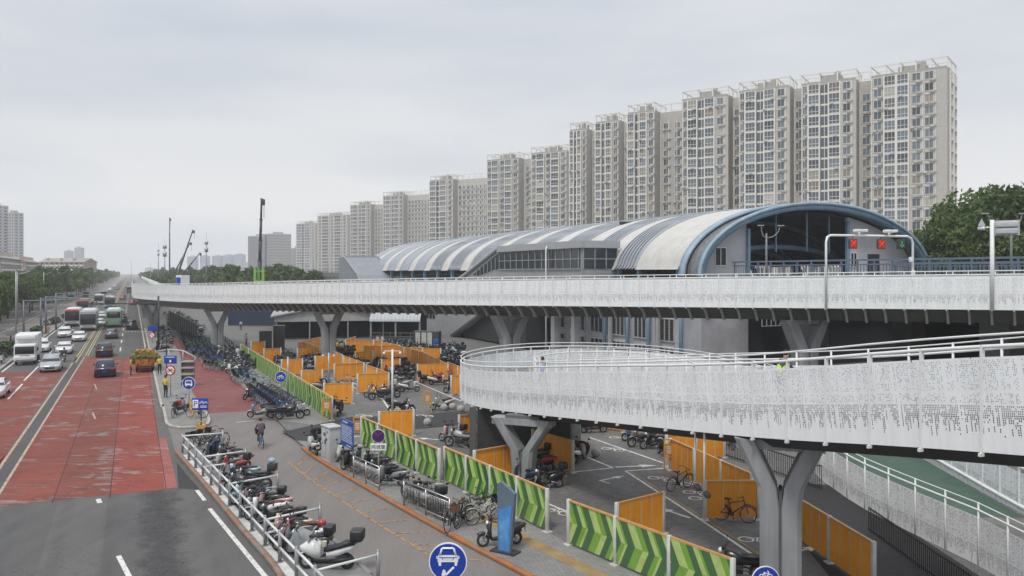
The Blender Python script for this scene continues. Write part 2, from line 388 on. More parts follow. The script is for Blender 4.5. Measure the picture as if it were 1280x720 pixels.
mxs=wn('ShaderNodeMix',data_type='RGBA'); mxs.inputs[0].default_value=.93; wt.links.new(sky.outputs[0],mxs.inputs[6]); wt.links.new(m10.outputs[2],mxs.inputs[7]); wt.links.new(mxs.outputs[2],bg.inputs[0])
sun=bpy.data.lights.new('sun','SUN'); sun.energy=1.5; sun.angle=R(12); sun.color=(1,.96,.9)
so=bpy.data.objects.new('sun',sun); COL.objects.link(so)
# light comes from behind-left of the camera
so.rotation_euler=(math.pi/2-SUN_EL,0,R(-25)); so.location=(0,-20,60)
S.view_settings.view_transform='Standard'; S.view_settings.look='None'; S.view_settings.exposure=.34; S.view_settings.gamma=1
S.cycles.max_bounces=6; S.cycles.transparent_max_bounces=16; S.cycles.volume_bounces=1
# the air
hz=bpy.data.materials.new('haze_air'); hz.use_nodes=True; hn=hz.node_tree
for x in list(hn.nodes):
    if x.type!='OUTPUT_MATERIAL': hn.nodes.remove(x)
pv=hn.nodes.new('ShaderNodeVolumePrincipled'); pv.inputs['Color'].default_value=(.97,.985,1,1); pv.inputs['Density'].default_value=.00033; pv.inputs['Anisotropy'].default_value=0
hn.links.new(pv.outputs[0],[x for x in hn.nodes if x.type=='OUTPUT_MATERIAL'][0].inputs['Volume'])
hb=MB(); hb.box((0,1750,43),(5200,3900,90))
tag(obj('haze',hb,hz),kind='stuff')
# ================================================================ ground
ASPH=m_asphalt('asphalt',(.075,.074,.073),(.112,.11,.107),.5,True); ASPH2=m_asphalt('bike_lane_asphalt',(.15,.136,.126),(.19,.172,.16),.35)
DARKA=m_asphalt('fresh_asphalt',(.022,.022,.023),(.04,.04,.04),.2)
RED1=m_red('red_road_coating',(.175,.035,.021),(.228,.05,.03),.57); RED2=m_red('red_cycle_coating',(.145,.045,.042),(.19,.06,.055),.15)
PAVE=m_paver('plaza_pavers',(.12,.12,.116),(.175,.172,.165),R(33)); PAVE2=m_paver('path_pavers',(.2,.198,.19),(.25,.245,.235),R(33))
GRND=m_paver('city_ground',(.15,.145,.135),(.18,.17,.16),0,.3)
gb=MB(); gb.quad((-2550,-150,0),(2550,-150,0),(2550,3650,0),(-2550,3650,0)); struct('ground',gb,GRND)
poly('road',[(6.9+.475*20,-20),RD(6.5,15),RD(4.9,26.3),RD(4.3,30.8),RD(3.5,36.6),RD(2.5,44),RD(2.1,60),RD(2.1,400),RD(2.1,3000),RD(-13.5,3000),RD(-13.5,400),RD(-13.5,60),RD(-13.5,-20)],.004,ASPH)
poly('bike_lane_left',[RD(-17,-20),RD(-17,3000),RD(-21,3000),RD(-21,-20)],.004,ASPH2)
# right-hand bike lane
lane_r=[(9.5,12),(.30,26.5),(-2.0,29.7),(-5.6,35.1),(-10.3,42.4),(-12.5,46.5),G(345,526),G(323,504),G(281,462.5),G(254,455),G(238,442),G(230,420),G(222,395),RD(7.4,300),RD(7.4,1500)]
lane_l=[RD(2.4,1500),RD(2.4,300),RD(2.4,150),RD(2.4,44),RD(3.4,36.6),RD(4.2,30.8),RD(4.8,26.3),RD(6.4,14)]
poly('bike_lane',lane_r+lane_l,.005,ASPH2)
redr=[G(0,633),G(100,622.5),G(207,612),RD(1.9,93),RD(-5.4,94.5),RD(-6.0,60)]
redl=[RD(-6.9,32),RD(-6.9,80.5),RD(-13.2,79),RD(-13.2,32)]
poly('red_road_surface',[G(-60,640)]+redr,.009,RED1); poly('red_road_surface',redl,.009,RED1)
poly('red_kerb_strip',[G(206,612),G(222,609),RD(2.05,48),RD(1.62,48)],.011,m_red('pale_red_slab',(.22,.07,.055),(.29,.1,.085),.5))
poly('red_cycle_surface',[G(258,517),G(242.5,494),G(231,470),G(225.6,442),G(213.4,425),G(232,425),G(238,442),G(254,455.3),G(281.5,463.2),G(322,505),G(326,513)],.009,RED2)
# joints between the red slabs
jt=M('dark_joint',(.035,.02,.018),.9)
def stripe(name,a,b,w,z,m,wy=None):
    a=Vector(a);b=Vector(b); d=(b-a); d.z=0; d.normalize(); n=Vector((-d.y,d.x,0))*w/2
    mb=MB(); mb.quad(*[(p.x,p.y,z) for p in (a-n,b-n,b+n,a+n)]); return struct(name,mb,m)
for a,b in ((RD(-3.45,34.6),RD(-3.3,94)),(RD(-.98,35.4),RD(-.9,93)),(RD(1.58,36.8),RD(1.6,93))): stripe('slab_joint',a,b,.035,.012,jt)
for Y in (43,52,60,67,75,84): stripe('slab_joint',RD(-5.9,Y),RD(1.6,Y+.5),.03,.0125,jt)
# median strip and lines
med=m_asphalt('median_asphalt',(.05,.05,.05),(.085,.083,.08))
poly('median_strip',[RD(-6.75,20),RD(-6.1,20),RD(-5.75,94),RD(-6.3,94)],.011,med)
cr_=m_paint('worn_cream_paint',(.42,.33,.25),.7)
stripe('median_line',RD(-6.85,22),RD(-6.5,94),.14,.0135,cr_); stripe('median_line',RD(-6.0,34),RD(-5.6,94),.13,.0135,cr_)
for x in (-6.5,-6.2,-5.55,-5.25): stripe('yellow_line',RD(x,88 if x<-6 else 95),RD(x,1500),.12,.0135,YELP)
Y=101
while Y<420: stripe('lane_dash',RD(-1.5,Y),RD(-1.5,Y+5),.16,.013,WHP); Y+=12
Y=86
while Y<420: stripe('lane_dash',RD(-10.1,Y),RD(-10.1,Y+5),.16,.013,WHP); Y+=12
for (a,b) in ((G(30,476),G(48,458)),(G(10,499),G(28,480))): stripe('lane_dash',a,b,.16,.0135,WHP)
stripe('lane_dash',G(148,695),G(163,724),.17,.0135,WHP); stripe('lane_dash',G(122.5,624),G(125,629),.2,.0135,WHP)
stripe('edge_line',G(262,636),G(334,724),.17,.0135,WHP); stripe('edge_line',G(246,613),G(256,626),.17,.0135,WHP)
stripe('edge_line',RD(1.75,94),RD(1.75,1500),.17,.013,m_paint('cream_edge_paint',(.5,.44,.34)))
stripe('edge_line',RD(-13.0,80),RD(-13.0,1500),.17,.013,WHP); stripe('edge_line',RD(-16.9,20),RD(-16.9,900),.15,.013,WHP)
for k in range(7): stripe('stop_dash',RD(-1.2+k*.52,134),RD(-.95+k*.52,134.1),.9,.0135,WHP)
for k in range(4): stripe('stop_dash',G(202+k*5.5,414.3),G(204.5+k*5.5,414.3),.8,.0135,WHP)
stripe('patch_line',G(160,473),G(192,470),.22,.0135,cr_); stripe('patch_line',G(170,500),G(200,499),.06,.0135,WHP)
for a,b in (((25,487),(38,484)),((36,488),(60,489)),((118,480),(121,487)),((116,516),(119,524))): stripe('old_marking',G(*a),G(*b),.12,.0135,m_paint('worn_marking',(.4,.3,.27),.8))
# dark patches where the red coating meets the kerb
poly('tar_patch',[G(223,611),G(221,578),G(232,592),G(250,612)],.010,DARKA)
# bike lane markings
line=[G(359,577),G(390,601),G(432,629),G(480,660),G(530,690),G(580,722)]
for a,b in zip(line,line[1:]): stripe('bike_lane_line',a,b,.13,.012,ORP)
kx=[G(371,555),G(398,576),G(440,603),G(480,625),G(573,677),G(640,712)]
def along(P,t):
    L=[(q-p).length for p,q in zip(P,P[1:])]; s=t*sum(L)
    for p,q,l in zip(P,P[1:],L):
        if s<=l: return p.lerp(q,s/l)
        s-=l
    return P[-1]
for k in range(1,12):
    t=k/12.; stripe('bike_lane_tick',along(line,t*.96),along(line,t*.96).lerp(along(kx,min(1,t+.045)),.8),.12,.0122,ORP)
stripe('bike_lane_line',G(295,528),G(318,526),.12,.012,WHP)
# ---- plaza, sidewalks, islands (raised)
plz=[(10,12),(.25,26.7),(-2.0,29.9),(-5.6,35.3),(-10.3,42.6),(-12.5,46.7),G(345,525),G(323,503),G(281.5,461.5),G(255,454),G(240,440),G(231,418),G(224,394),RD(7.6,300),RD(7.6,1500),RD(30,1500),RD(60,300),(60,150),(70,60),(60,12)]
poly('plaza',plz,PZ,PAVE,skirt=PZ-.001)
pv2=[(4.5,21.5),(.25,26.7),(-2.0,29.9),(-5.6,35.3),(-10.3,42.6),(-12.5,46.7),G(425,545,PZ),G(451,556,PZ),G(548,601,PZ),G(556,600,PZ),G(683,664,PZ),G(710,679,PZ),(6.6,23.0),(7.5,21.5)]
poly('footway',pv2,PZ+.004,PAVE2)
pv3=[G(345,525,PZ),G(323,503,PZ),G(281.5,461.5,PZ),G(258,450,PZ),G(301,446,PZ),G(352,480,PZ),G(415,526,PZ),G(402,533,PZ)]
poly('footway',pv3,PZ+.004,PAVE2)
poly('dark_ground_strip',[(11.2,36),(13.3,37.5),(15.2,37),(15.2,20),(9.5,20),(10.3,26)],PZ+.004,M('dark_ground',(.022,.022,.023),.9,var=.4,scale=6,bump=.4))  # near-black strip standing in for the dark band below the ramp panel
stripe('tactile_paving',G(590,640,PZ),G(765,728,PZ),.55,PZ+.008,M('tactile_yellow',(.27,.19,.085),.8,var=.25,scale=1.2))
stripe('tactile_paving',G(508,597,PZ),G(560,626,PZ),.5,PZ+.008,M('tactile_yellow',(.27,.19,.085)))
poly('driveway',[G(352,541),G(362,538,PZ),G(440,521,PZ),G(500,520.5,PZ),G(573,514,PZ),G(640,512,PZ),G(640,528,PZ),G(560,533,PZ),G(515,537,PZ),G(440,543,PZ),G(398,553,PZ),G(372,553)],PZ+.009,DARKA)
plz2=[G(478,470,PZ),G(640,470,PZ),G(640,512,PZ),G(573,513,PZ),G(500,519.5,PZ),G(440,520,PZ)]
isl=[G(221.5,566),G(261,612.5),G(304,664.5),G(350,720),(-7.2,24.2),(-2.0,16),(1.5,16),G(466,724),G(402,665),G(347,621),G(307,584),G(279,548.5),G(250,553)]
poly('parking_island',isl,.10,M('island_concrete',(.2,.2,.195),.85,var=.25,scale=.8),skirt=.099)
isl2=[RD(2.3,140),RD(2.25,66),G(204,508),G(207.5,522),G(212,532.5),G(238,535.5),G(260,530),G(257,515),G(242,494),G(230.5,470),G(225,443),G(213,424.5),G(204,400)]
poly('traffic_island',isl2,.11,M('island_paving',(.2,.2,.19),.85,var=.2,scale=1.5),skirt=.109)
poly('left_verge',[RD(-13.5,20),RD(-13.5,1500),RD(-16.9,1500),RD(-16.9,20)],.12,M('verge_paving',(.2,.19,.18),.9,var=.25,scale=.6),skirt=.119)
poly('left_pavement',[RD(-21.1,20),RD(-21.1,1500),RD(-60,1500),RD(-80,300),RD(-80,20)],.12,GRND,skirt=.119)
def kerb(name,pts,m,w=.22,h=.14,z=0):
    """kerb stones as a row of butted blocks"""
    P=catmull([Vector((p[0],p[1],0)) for p in pts],1.0)
    mb=MB()
    for a,b in zip(P,P[1:]):
        d=b-a; mb.rbox(((a.x+b.x)/2,(a.y+b.y)/2,z+h/2),(d.length-.012,w,h),.02,0,None,1,math.atan2(d.y,d.x))
    return struct(name,mb,m)
OK_=NT('orange_kerb'); n_=OK_.noise(OK_.coord(),2.2,6,.7); OK_.col(OK_.mix(OK_.ramp(n_,[(.46,0),(.6,1)]),(.36,.125,.03),(.23,.15,.1))); OK_.p.inputs['Roughness'].default_value=.8
OK2=NT('faded_orange_kerb'); n_=OK2.noise(OK2.coord(),1.6,6,.7); OK2.col(OK2.mix(OK2.ramp(n_,[(.42,0),(.58,1)]),(.27,.13,.07),(.22,.19,.165))); OK2.p.inputs['Roughness'].default_value=.85
kerb('kerb',[(7.0,17.0),(.25,26.6),(-2.0,29.8),(-5.6,35.2),(-10.3,42.5),(-12.2,46.0)],OK_.m)
kerb('kerb',[G(345,525),G(323,503.5),G(281.5,462),G(256,455),G(240,441)],OK2.m)
kerb('kerb',[G(221.5,566.5),G(261,613),G(304,665),G(350,720.5),(-7.2,24.3)],OK2.m,.2,.16)
kerb('kerb',[RD(2.3,140),RD(2.2,66),G(204,508.5),G(207,522),G(211.5,533),G(238,536.2),G(260.5,530.5),G(257.5,515)],M('pale_kerb',(.38,.36,.32),.85,var=.2,scale=1.5),.2,.15)
kerb('kerb',[G(279.5,549),G(307.5,584),G(347.5,621),G(402.5,665),G(466.5,724.5)],M('grey_kerb',(.2,.2,.2),.85),.18,.14)
kerb('kerb',[RD(-13.5,60),RD(-13.5,150),RD(-13.5,260)],M('pale_kerb',(.38,.36,.32)),.22,.16)
kerb('kerb',[RD(-21.05,60),RD(-21.05,150),RD(-21.05,240)],M('pale_kerb',(.38,.36,.32)),.22,.16)
stripe('island_strip',G(231,569,.1),G(367,722,.1),.32,.108,M('island_white_strip',(.5,.5,.48),.8,var=.25,scale=2))
# ---- parking bay lines and arrows on the plaza
for pts in ([(379,458),(478,499),(491,518)],[(366,452),(440,484)],[(782,589),(870,646),(950,700),(990,725)],[(782,589),(838,585)],[(737,547),(835,581)],[(735,572),(766,585),(700,592)],[(514,475),(575,501)],[(551,544),(584,560)],[(685,630),(709,640)],[(440,478),(520,512)]):
    for a,b in zip(pts,pts[1:]): stripe('bay_line',G(*a,PZ),G(*b,PZ),.13,PZ+.013,WHP)
stripe('bay_line',G(789,590,PZ),G(985,716,PZ),.12,PZ+.012,M('tactile_yellow',(.27,.19,.085)))
def arrow(u,v,ang,s=1.0,kind=0):
    c=G(u,v,PZ); T=Matrix.Translation((c.x,c.y,PZ+.0135))@Matrix.Rotation(ang,4,'Z')@Matrix.Scale(s,4)
    mb=MB(); mb.add([(-.9,-.08,0),(.2,-.08,0),(.2,.08,0),(-.9,.08,0)],[(0,1,2,3)],0,False,T); mb.add([(.2,-.26,0),(.9,0,0),(.2,.26,0)],[(0,1,2)],0,False,T)
    if kind: mb.add([(-.9,-.08,0.0006),(-.74,-.08,.0006),(-.74,-.7,.0006),(-.9,-.7,.0006)],[(0,1,2,3)],0,False,T)
    struct('arrow_marking',mb,WHP)
for u,v,a,s,k in ((765,598,R(35),.9,1),(795,583,R(10),1.2,0),(842,641,R(125),1.0,0),(460,546,R(-5),1.0,1),(497,550,R(118),1.1,1),(537,549,R(160),1,0),(487,519,R(118),1,0),(1003,688,R(25),.9,0)): arrow(u,v,a,s,k)
def bike_mark(u,v,ang,s=.8):
    c=G(u,v,PZ); T=Matrix.Translation((c.x,c.y,PZ+.0135))@Matrix.Rotation(ang,4,'Z')@Matrix.Scale(s,4)
    mb=MB()
    for x in (-.5,.5): 
        r0,r1,n=.28,.38,16
        mb.add([(x+r*math.cos(2*math.pi*i/n),r*math.sin(2*math.pi*i/n),0) for r in (r0,r1) for i in range(n)],[(i,(i+1)%n,n+(i+1)%n,n+i) for i in range(n)],0,False,T)
    def bar(a,b,w=.07,dz=.0006):
        a=Vector((*a,dz));b=Vector((*b,dz)); d=(b-a).normalized(); q=Vector((-d.y,d.x,0))*w/2; mb.add([a-q,b-q,b+q,a+q],[(0,1,2,3)],0,False,T)
    bar((-.5,0),(-.15,.5),.07,.0006); bar((-.15,.5),(.4,.45),.07,.0012); bar((.5,0),(.36,.65),.07,.0018); bar((-.1,.45),(0,0),.07,.0024); bar((.0,0),(.4,.4),.07,.003)
    struct('bicycle_marking',mb,WHP)
for u,v in ((827,599),(868,607),(872,617),(880,625),(946,677),(775,548),(766,562),(722,556),(696,640),(531,520),(455,520)): bike_mark(u,v,R(-35))
# ================================================================ elevated cycleways
def set_uv(me,fn):
    uv=me.uv_layers.new(name='UVMap')
    for lp in me.loops: uv.data[lp.index].uv=fn(me.vertices[lp.vertex_index].co)
def normals(P):
    N=[]
    for i in range(len(P)):
        t=P[min(i+1,len(P)-1)]-P[max(i-1,0)]; t.z=0; t.normalize(); N.append(Vector((-t.y,t.x,0)))
    return N
def strip(mb,A,B,mi=0):
    n=len(A); mb.add(list(A)+list(B),[(i,i+1,n+i+1,n+i) for i in range(n-1)],mi,True)
def frame_mtx(a,b,origin=None):
    x=(b-a).normalized(); h=Vector((x.x,x.y,0)).normalized(); y=Vector((-h.y,h.x,0)); z=x.cross(y)
    m=Matrix((x,y,z)).transposed().to_4x4(); m.translation=a; return m
def panels(root,P,H,L,name,side_name=None,limit=100,offset=0,merge=False):
    """one perforated panel and one post per bay of the parapet; P = bottom edge"""
    cnt=0
    if merge:      # the small far bays: one mesh each for panels and posts
        m1=MB(); q=MB(); uvs=[]
        for i,(a,b) in enumerate(zip(P,P[1:])):
            l=(b-a).length; T=frame_mtx(a,b); m1.add([(.03,0,0),(l-.03,0,0),(l-.03,0,H),(.03,0,H)],[(0,1,2,3)],0,False,T); uvs+=[(i*7.13,0),(i*7.13+l,0),(i*7.13+l,H),(i*7.13,H)]
            q.box((a.x,a.y,a.z+H/2+.12),(.05,.09,H+.3),0,math.atan2((b-a).y,(b-a).x))
        me=bpy.data.meshes.new(name); me.from_pydata([tuple(v) for v in m1.v],[],m1.f); me.materials.append(PERF); uv=me.uv_layers.new(name='UVMap')
        for lp in me.loops: uv.data[lp.index].uv=uvs[lp.vertex_index]
        tag(obj(name,me,None,root),kind='stuff'); tag(obj('post',q,WHITE,root),kind='stuff'); return
    for i,(a,b) in enumerate(zip(P,P[1:])):
        l=(b-a).length; me=None
        mb=MB(); mb.add([(.004,0,0),(l-.004,0,0),(l-.004,0,H),(.004,0,H)],[(0,1,2,3)]); 
        m=data(name,mb,PERF); uvoff=(i*7.13+offset)%50; set_uv(m,lambda c:(c.x+uvoff,c.z))
        o=obj(name,m,None,root); o.matrix_local=frame_mtx(a,b); cnt+=1
        q=MB(); q.box((0,0,H/2+.12),(.05,.09,H+.3)); q.box((0,.03,-.05),(.055,.12,.07))
        po=obj('post',q,WHITE,root); ang=math.atan2((b-a).y,(b-a).x); po.location=a; po.rotation_euler=(0,0,ang)
def smooth_xy(P,k=2):
    for _ in range(k): P=[P[0]]+[(P[i-1]+P[i]*2+P[i+1])/4 for i in range(1,len(P)-1)]+[P[-1]]
    return P
GIRD=M('girder_paint',(.10,.098,.094),.7,var=.15,scale=.6); RIBM=M('rib_paint',(.36,.35,.335),.7,var=.1); DECKM=m_asphalt('deck_surface',(.17,.17,.165),(.21,.21,.2),.1)
# ---- far cycleway. centre line with height of deck bottom edge
C=[(-139.6-95,500,5.2),(-139.6,300,5.3),(-92.1,200,5.35),(-72.2,158,5.4),(-56.8,128,5.75),(-37.5,102,6.2),(-19.3,84.5,6.75),(-.2,69,7.2),(20.5,56.5,7.55),(33,48.5,7.75),(48,37.5,7.9)]
PC=smooth_xy(catmull(C,1.2),3)
HP=2.1; HW=2.55
NC=normals(PC)
dk=thing('elevated_cycleway','long white elevated cycleway with perforated parapet and ribbed underside in front of the station','footbridge')
near=[p-n*HW for p,n in zip(PC,NC)]; far_=[p+n*HW for p,n in zip(PC,NC)]
# travelling from far left to near right the camera side is on the right-hand side
mb=MB(); strip(mb,[p+n*.12+Vector((0,0,.62)) for p,n in zip(near,NC)],[p-n*.12+Vector((0,0,.62)) for p,n in zip(far_,NC)]); obj('deck',mb,DECKM,dk)
prof=[(-HW+.1,.02),(-HW+.6,-.06),(-HW+1.05,-.32),(-HW+1.5,-.88),(HW-1.5,-.88),(HW-1.05,-.32),(HW-.55,-.18),(HW-.04,.02)]
mb=MB(); L_=[[p+n*a+Vector((0,0,b)) for a,b in prof] for p,n in zip(PC,NC)]
for k in range(len(prof)-1): strip(mb,[r[k] for r in L_],[r[k+1] for r in L_])
obj('girder',mb,GIRD,dk)
i0=min(range(len(near)),key=lambda i:abs(near[i].y-150))
vis=list(range(max(0,i0-16),len(near)))
first=max(vis[0],len(near)-101)
panels(dk,[near[i] for i in range(first,len(near))],HP,1.2,'parapet_panel')
panels(dk,[near[i] for i in range(vis[0],first+1)],HP,1.2,'parapet_panel',merge=True)
ribm=MB(); ro=[(-HW-.02,.03),(-HW+.3,-.06),(-HW+.7,-.30),(-HW+1.05,-.66),(-HW+1.25,-.98),(-HW+1.55,-.98),(-HW+1.3,-.5),(-HW+.85,-.12),(-HW+.4,.03)]
ribm.prism(ro,-.07,.07,'x')
rme=data('rib',ribm,RIBM)
rest=MB()
for i in vis:
    t=PC[min(i+1,len(PC)-1)]-PC[i-1]; an=math.atan2(t.y,t.x)
    if i>=first: o=obj('rib',rme,None,dk); o.location=PC[i]; o.rotation_euler=(0,0,an)
    else: rest.join(ribm,Matrix.Translation(PC[i])@Matrix.Rotation(an,4,'Z'))
tag(obj('rib',rest,RIBM,dk),kind='stuff')
mb=MB(); mb.tube([p+Vector((0,0,HP+.26)) for p in near],.035,6); mb.tube([p+Vector((0,0,HP+.03)) for p in near],.05,6); obj('handrail',mb,WHITE,dk)
mb=MB(); up=lambda z:Vector((0,0,z))
mb.tube([p+up(HP+.26) for p in far_],.03,6); mb.tube([p+up(HP+.03) for p in far_],.04,6)
for i,p in enumerate(far_):
    if i%2==0: mb.tube([p+up(.6),p+up(HP+.27)],.035,4)
obj('rear_handrail',mb,WHITE,dk)
mb=MB(); strip(mb,[p+up(0) for p in far_],[p+up(HP) for p in far_]); me=data('rear_parapet',mb,PERF)
set_uv(me,lambda c:((c.x*.8-c.y*.6),c.z-6.5)); obj('rear_parapet',me,None,dk)
# part of the parapet that runs on behind its own end
mb=MB(); mb2=near[:vis[0]+1]; strip(mb,[p for p in mb2],[p+up(HP) for p in mb2]); obj('far_parapet',mb,WHITE,dk)
# ---- near ramp: outer edge (x,y,top of parapet), clear width
E=[(13.6,8.5,9.6),(11.6,12.4,9.05),(10.05,15.7,8.6),(8.75,19,8.1),(7.5,22.4,7.5),(5.7,26.8,6.9),(2.9,32.5,6.2),(.4,38,5.5),(-1.7,42.5,5.0),(-3.1,47,4.72),(-2.6,51.5,4.75),(.6,55,4.85),(5,57,4.75),(9.5,58,4.5),(13.5,57.2,4.1),(17,55,3.6),(19.7,51.5,3.05),(21.2,47.5,2.6),(21.6,43,2.25),(21.3,38,2.1),(20.8,32.5,2.02),(20.6,27,2.0),(20.6,20,2.0)]
PE=smooth_xy(catmull(E,1.5),2); NE=normals(PE)
def wid(i):
    if i<len(PE)*.55: return 4.4
    T_=[(60,4.4),(52,5.0),(38,6.6),(33.5,6.3),(27,4.9),(18,4.6)]; y=PE[i].y
    for (y0,w0),(y1,w1) in zip(T_,T_[1:]):
        if y0>=y>=y1: return w0+(w1-w0)*(y0-y)/(y0-y1)
    return 4.5
SGN=-1   # inner side is to the right of travel
inn=[p+n*SGN*wid(i) for i,(p,n) in enumerate(zip(PE,NE))]
HR=2.2
rp=thing('cycle_ramp','white perforated cycle ramp looping back on itself down to a green path','ramp')
bot=[p-up(HR) for p in PE]; bin_=[p-up(HR) for p in inn]
GREENP=NT('green_deck_paint'); g_=GREENP.noise(GREENP.coord(),1.3,5,.6); GREENP.col(GREENP.ramp(g_,[(.3,(.035,.075,.052)),(.7,(.055,.105,.074))])); GREENP.p.inputs['Roughness'].default_value=.75
dh=[.76 if i<len(bot)*.5 else max(.3,.76-.46*(i-len(bot)*.5)/(len(bot)*.25)) for i in range(len(bot))]
kd=int(len(bot)*.66)
for nm,r0,r1,mm in (('deck',0,kd+1,DECKM),('green_deck',kd,len(bot),GREENP.m)):
    mb=MB(); strip(mb,[a.lerp(b,.03)+up(h) for a,b,h in zip(bot[r0:r1],bin_[r0:r1],dh[r0:r1])],[a.lerp(b,.97)+up(h) for a,b,h in zip(bot[r0:r1],bin_[r0:r1],dh[r0:r1])]); obj(nm,mb,mm,rp)
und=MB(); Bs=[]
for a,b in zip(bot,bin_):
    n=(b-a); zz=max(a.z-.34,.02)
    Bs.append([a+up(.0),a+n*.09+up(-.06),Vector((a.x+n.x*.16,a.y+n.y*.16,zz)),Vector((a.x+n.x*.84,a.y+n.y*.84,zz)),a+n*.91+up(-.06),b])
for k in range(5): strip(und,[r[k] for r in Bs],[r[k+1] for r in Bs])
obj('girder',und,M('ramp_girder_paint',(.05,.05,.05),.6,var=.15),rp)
k90=[i for i in range(len(bot)) if True]
panels(rp,bot,HR-.25,1.5,'parapet_panel')
mb=MB()
mb.tube([p+up(-.02) for p in PE],.042,8); mb.tube([p+up(.22) for p in PE],.028,6); obj('handrail',mb,WHITE,rp)
def panel_strip(A,H,name):
    mb=MB(); n=len(A); s=0; us=[0]
    for a,b in zip(A,A[1:]): s+=(b-a).length; us.append(s)
    mb.add([*A,*[p+up(H) for p in A]],[(i,i+1,n+i+1,n+i) for i in range(n-1)])
    me=bpy.data.meshes.new(name); me.from_pydata([tuple(v) for v in mb.v],[],mb.f); me.materials.append(PERF)
    uv=me.uv_layers.new(name='UVMap')
    for lp in me.loops: i=lp.vertex_index; uv.data[lp.index].uv=(us[i%n],H if i>=n else 0)
    return obj(name,me,None,rp)
panel_strip(bin_,HR-.25,'inner_parapet')
mb=MB(); mb.tube([p+up(-.02) for p in inn],.036,8); mb.tube([p+up(.22) for p in inn],.022,6); obj('inner_handrail',mb,WHITE,rp)
ipm=MB(); ipm.tube([(0,0,-HR),(0,0,.24)],.035,5); ipm=data('inner_post',ipm,WHITE)
for p in inn: obj('inner_post',ipm,None,rp,p)
mb=MB()   # kerb rails at the feet of the parapets on the green path
for A in (PE[-22:],):
    q=[p-up(1.62) for p in A]; mb.tube([p+ (Vector((0,0,0))) for p in q],.09,6)
obj('kerb_rail',mb,WHITE,rp)
# ---- Y-shaped pillars
def ypillar(label,loc,rz,zs,zt,wc,spread,dep,group='Y-shaped cycleway pillars',m=None):
    t=thing('bridge_pillar',label,'pillar',loc,rz,group); h=wc/2
    for s in (-1,1):
        mb=MB(); rings=[]
        th=h*.95
        for (x0,x1,z) in ((.03,h,0),(.03,h,zs-.25*spread),(.10,h*1.12,zs),(spread/2-th,spread/2+.02*th,zt)):
            c=.13
            rings.append([Vector((s*a,b,z)) for a,b in ((x0,-dep/2+c*.3),(x0+c*.3,-dep/2),(x1-c,-dep/2),(x1,-dep/2+c),(x1,dep/2-c),(x1-c,dep/2),(x0+c*.3,dep/2),(x0,dep/2-c*.3))])
        mb.loft(rings,0,False); obj('leg',mb,m or PILLM,t)
    mb=MB(); mb.box((0,0,zt-.16),(spread-.1,dep*.7,.3)); obj('crossbeam',mb,m or PILLM,t)
    mb=MB(); mb.box((0,0,(zs-.1)/2),(.1,dep*.8,zs-.1)); mb.box((0,0,zt+.04),(spread*.55,dep*.5,.2)); obj('joint',mb,M('pillar_joint',(.12,.12,.12),.8),t)
    return t
gz=PZ
ypillar('pale Y-shaped pillar among the parked shared bicycles, left of the grey shed',(-37.5,101.8,0),R(22),3.5,5.3,1.45,3.3,1.3)
ypillar('pale Y-shaped pillar rising out of the orange hoardings in front of the curved shed roof',(-19.4,84.6,0),R(20),4.0,5.85,1.45,3.2,1.3)
ypillar('pale Y-shaped pillar behind the left tip of the spiral ramp',(-.2,69,0),R(22),4.3,6.3,1.45,3.3,1.3)
ypillar('Y-shaped pillar rising behind the worker in the yellow-green vest',(20.7,56.6,0),R(14),4.6,6.65,1.5,3.4,1.3)
ypillar('far Y-shaped pillar beside the bike lane, beyond the traffic mast',(-62.5,139,0),R(36),2.7,4.55,1.4,3.2,1.2)
ypillar('small distant Y-shaped pillar where the cycleway runs along the road',(-80.5,175,0),R(26),2.6,4.45,1.4,3.2,1.2)
ypillar('grey Y-shaped ramp pillar standing behind the green chevron hoarding',(.55,37.6,PZ),R(-22),1.55,3.02,1.02,3.1,.9,'Y-shaped ramp pillars')
ypillar('big grey Y-shaped ramp pillar in the right foreground',(8.05,24.0,PZ),R(-18),3.5,4.9,1.18,2.6,1.0,'Y-shaped ramp pillars')
t=thing('column','plain square grey column under the far limb of the ramp beside an orange hoarding','column',(3.35,43.8,PZ))
mb=MB(); mb.rbox((0,0,1.55),(.8,.8,3.1),.05); obj('shaft',mb,PILLM,t); mb=MB(); mb.rbox((0,0,3.0),(1.1,1.0,.25),.03); obj('capital',mb,PILLM,t)
t=thing('abutment_wall','dark abutment wall under the turn of the spiral ramp behind the Y-shaped pillar','wall',(.3,43.4,PZ),R(-8))
mb=MB(); mb.box((.4,0,1.3),(5.0,1.2,2.6)); obj('wall',mb,M('dark_concrete',(.035,.035,.036),.8,var=.2),t)
mb=MB(); mb.box((-2.35,-.62,1.3),(.35,.1,2.6)); obj('edge_trim',mb,M('grey_concrete_trim',(.1,.1,.1),.8),t)
# hanging cameras under the ramp
for (u,v0,v1,Y,l) in ((869,532,606,26.6,'left of the two thin white camera poles hanging from the ramp'),(880.5,534,615,26.0,'right of the two thin white camera poles hanging from the ramp')):
    a=PU(u,Y,EYE-(v0-340)*Y/1000+.25); b=PU(u,Y,EYE-(v1-340)*Y/1000)
    t=thing('camera_pole',l,'camera pole',a,0,'camera poles hanging from the ramp'); h=a.z-b.z
    mb=MB(); mb.tube([(0,0,0),(0,0,-h)],.035,8); obj('pole',mb,WHITE,t)
    mb=MB(); mb.rbox((.05,-.12,-h-.05),(.16,.42,.16),.03); mb.tube([(.05,-.33,-h-.05),(.05,-.36,-h-.05)],.06,8); obj('camera_housing',mb,DKM,t)
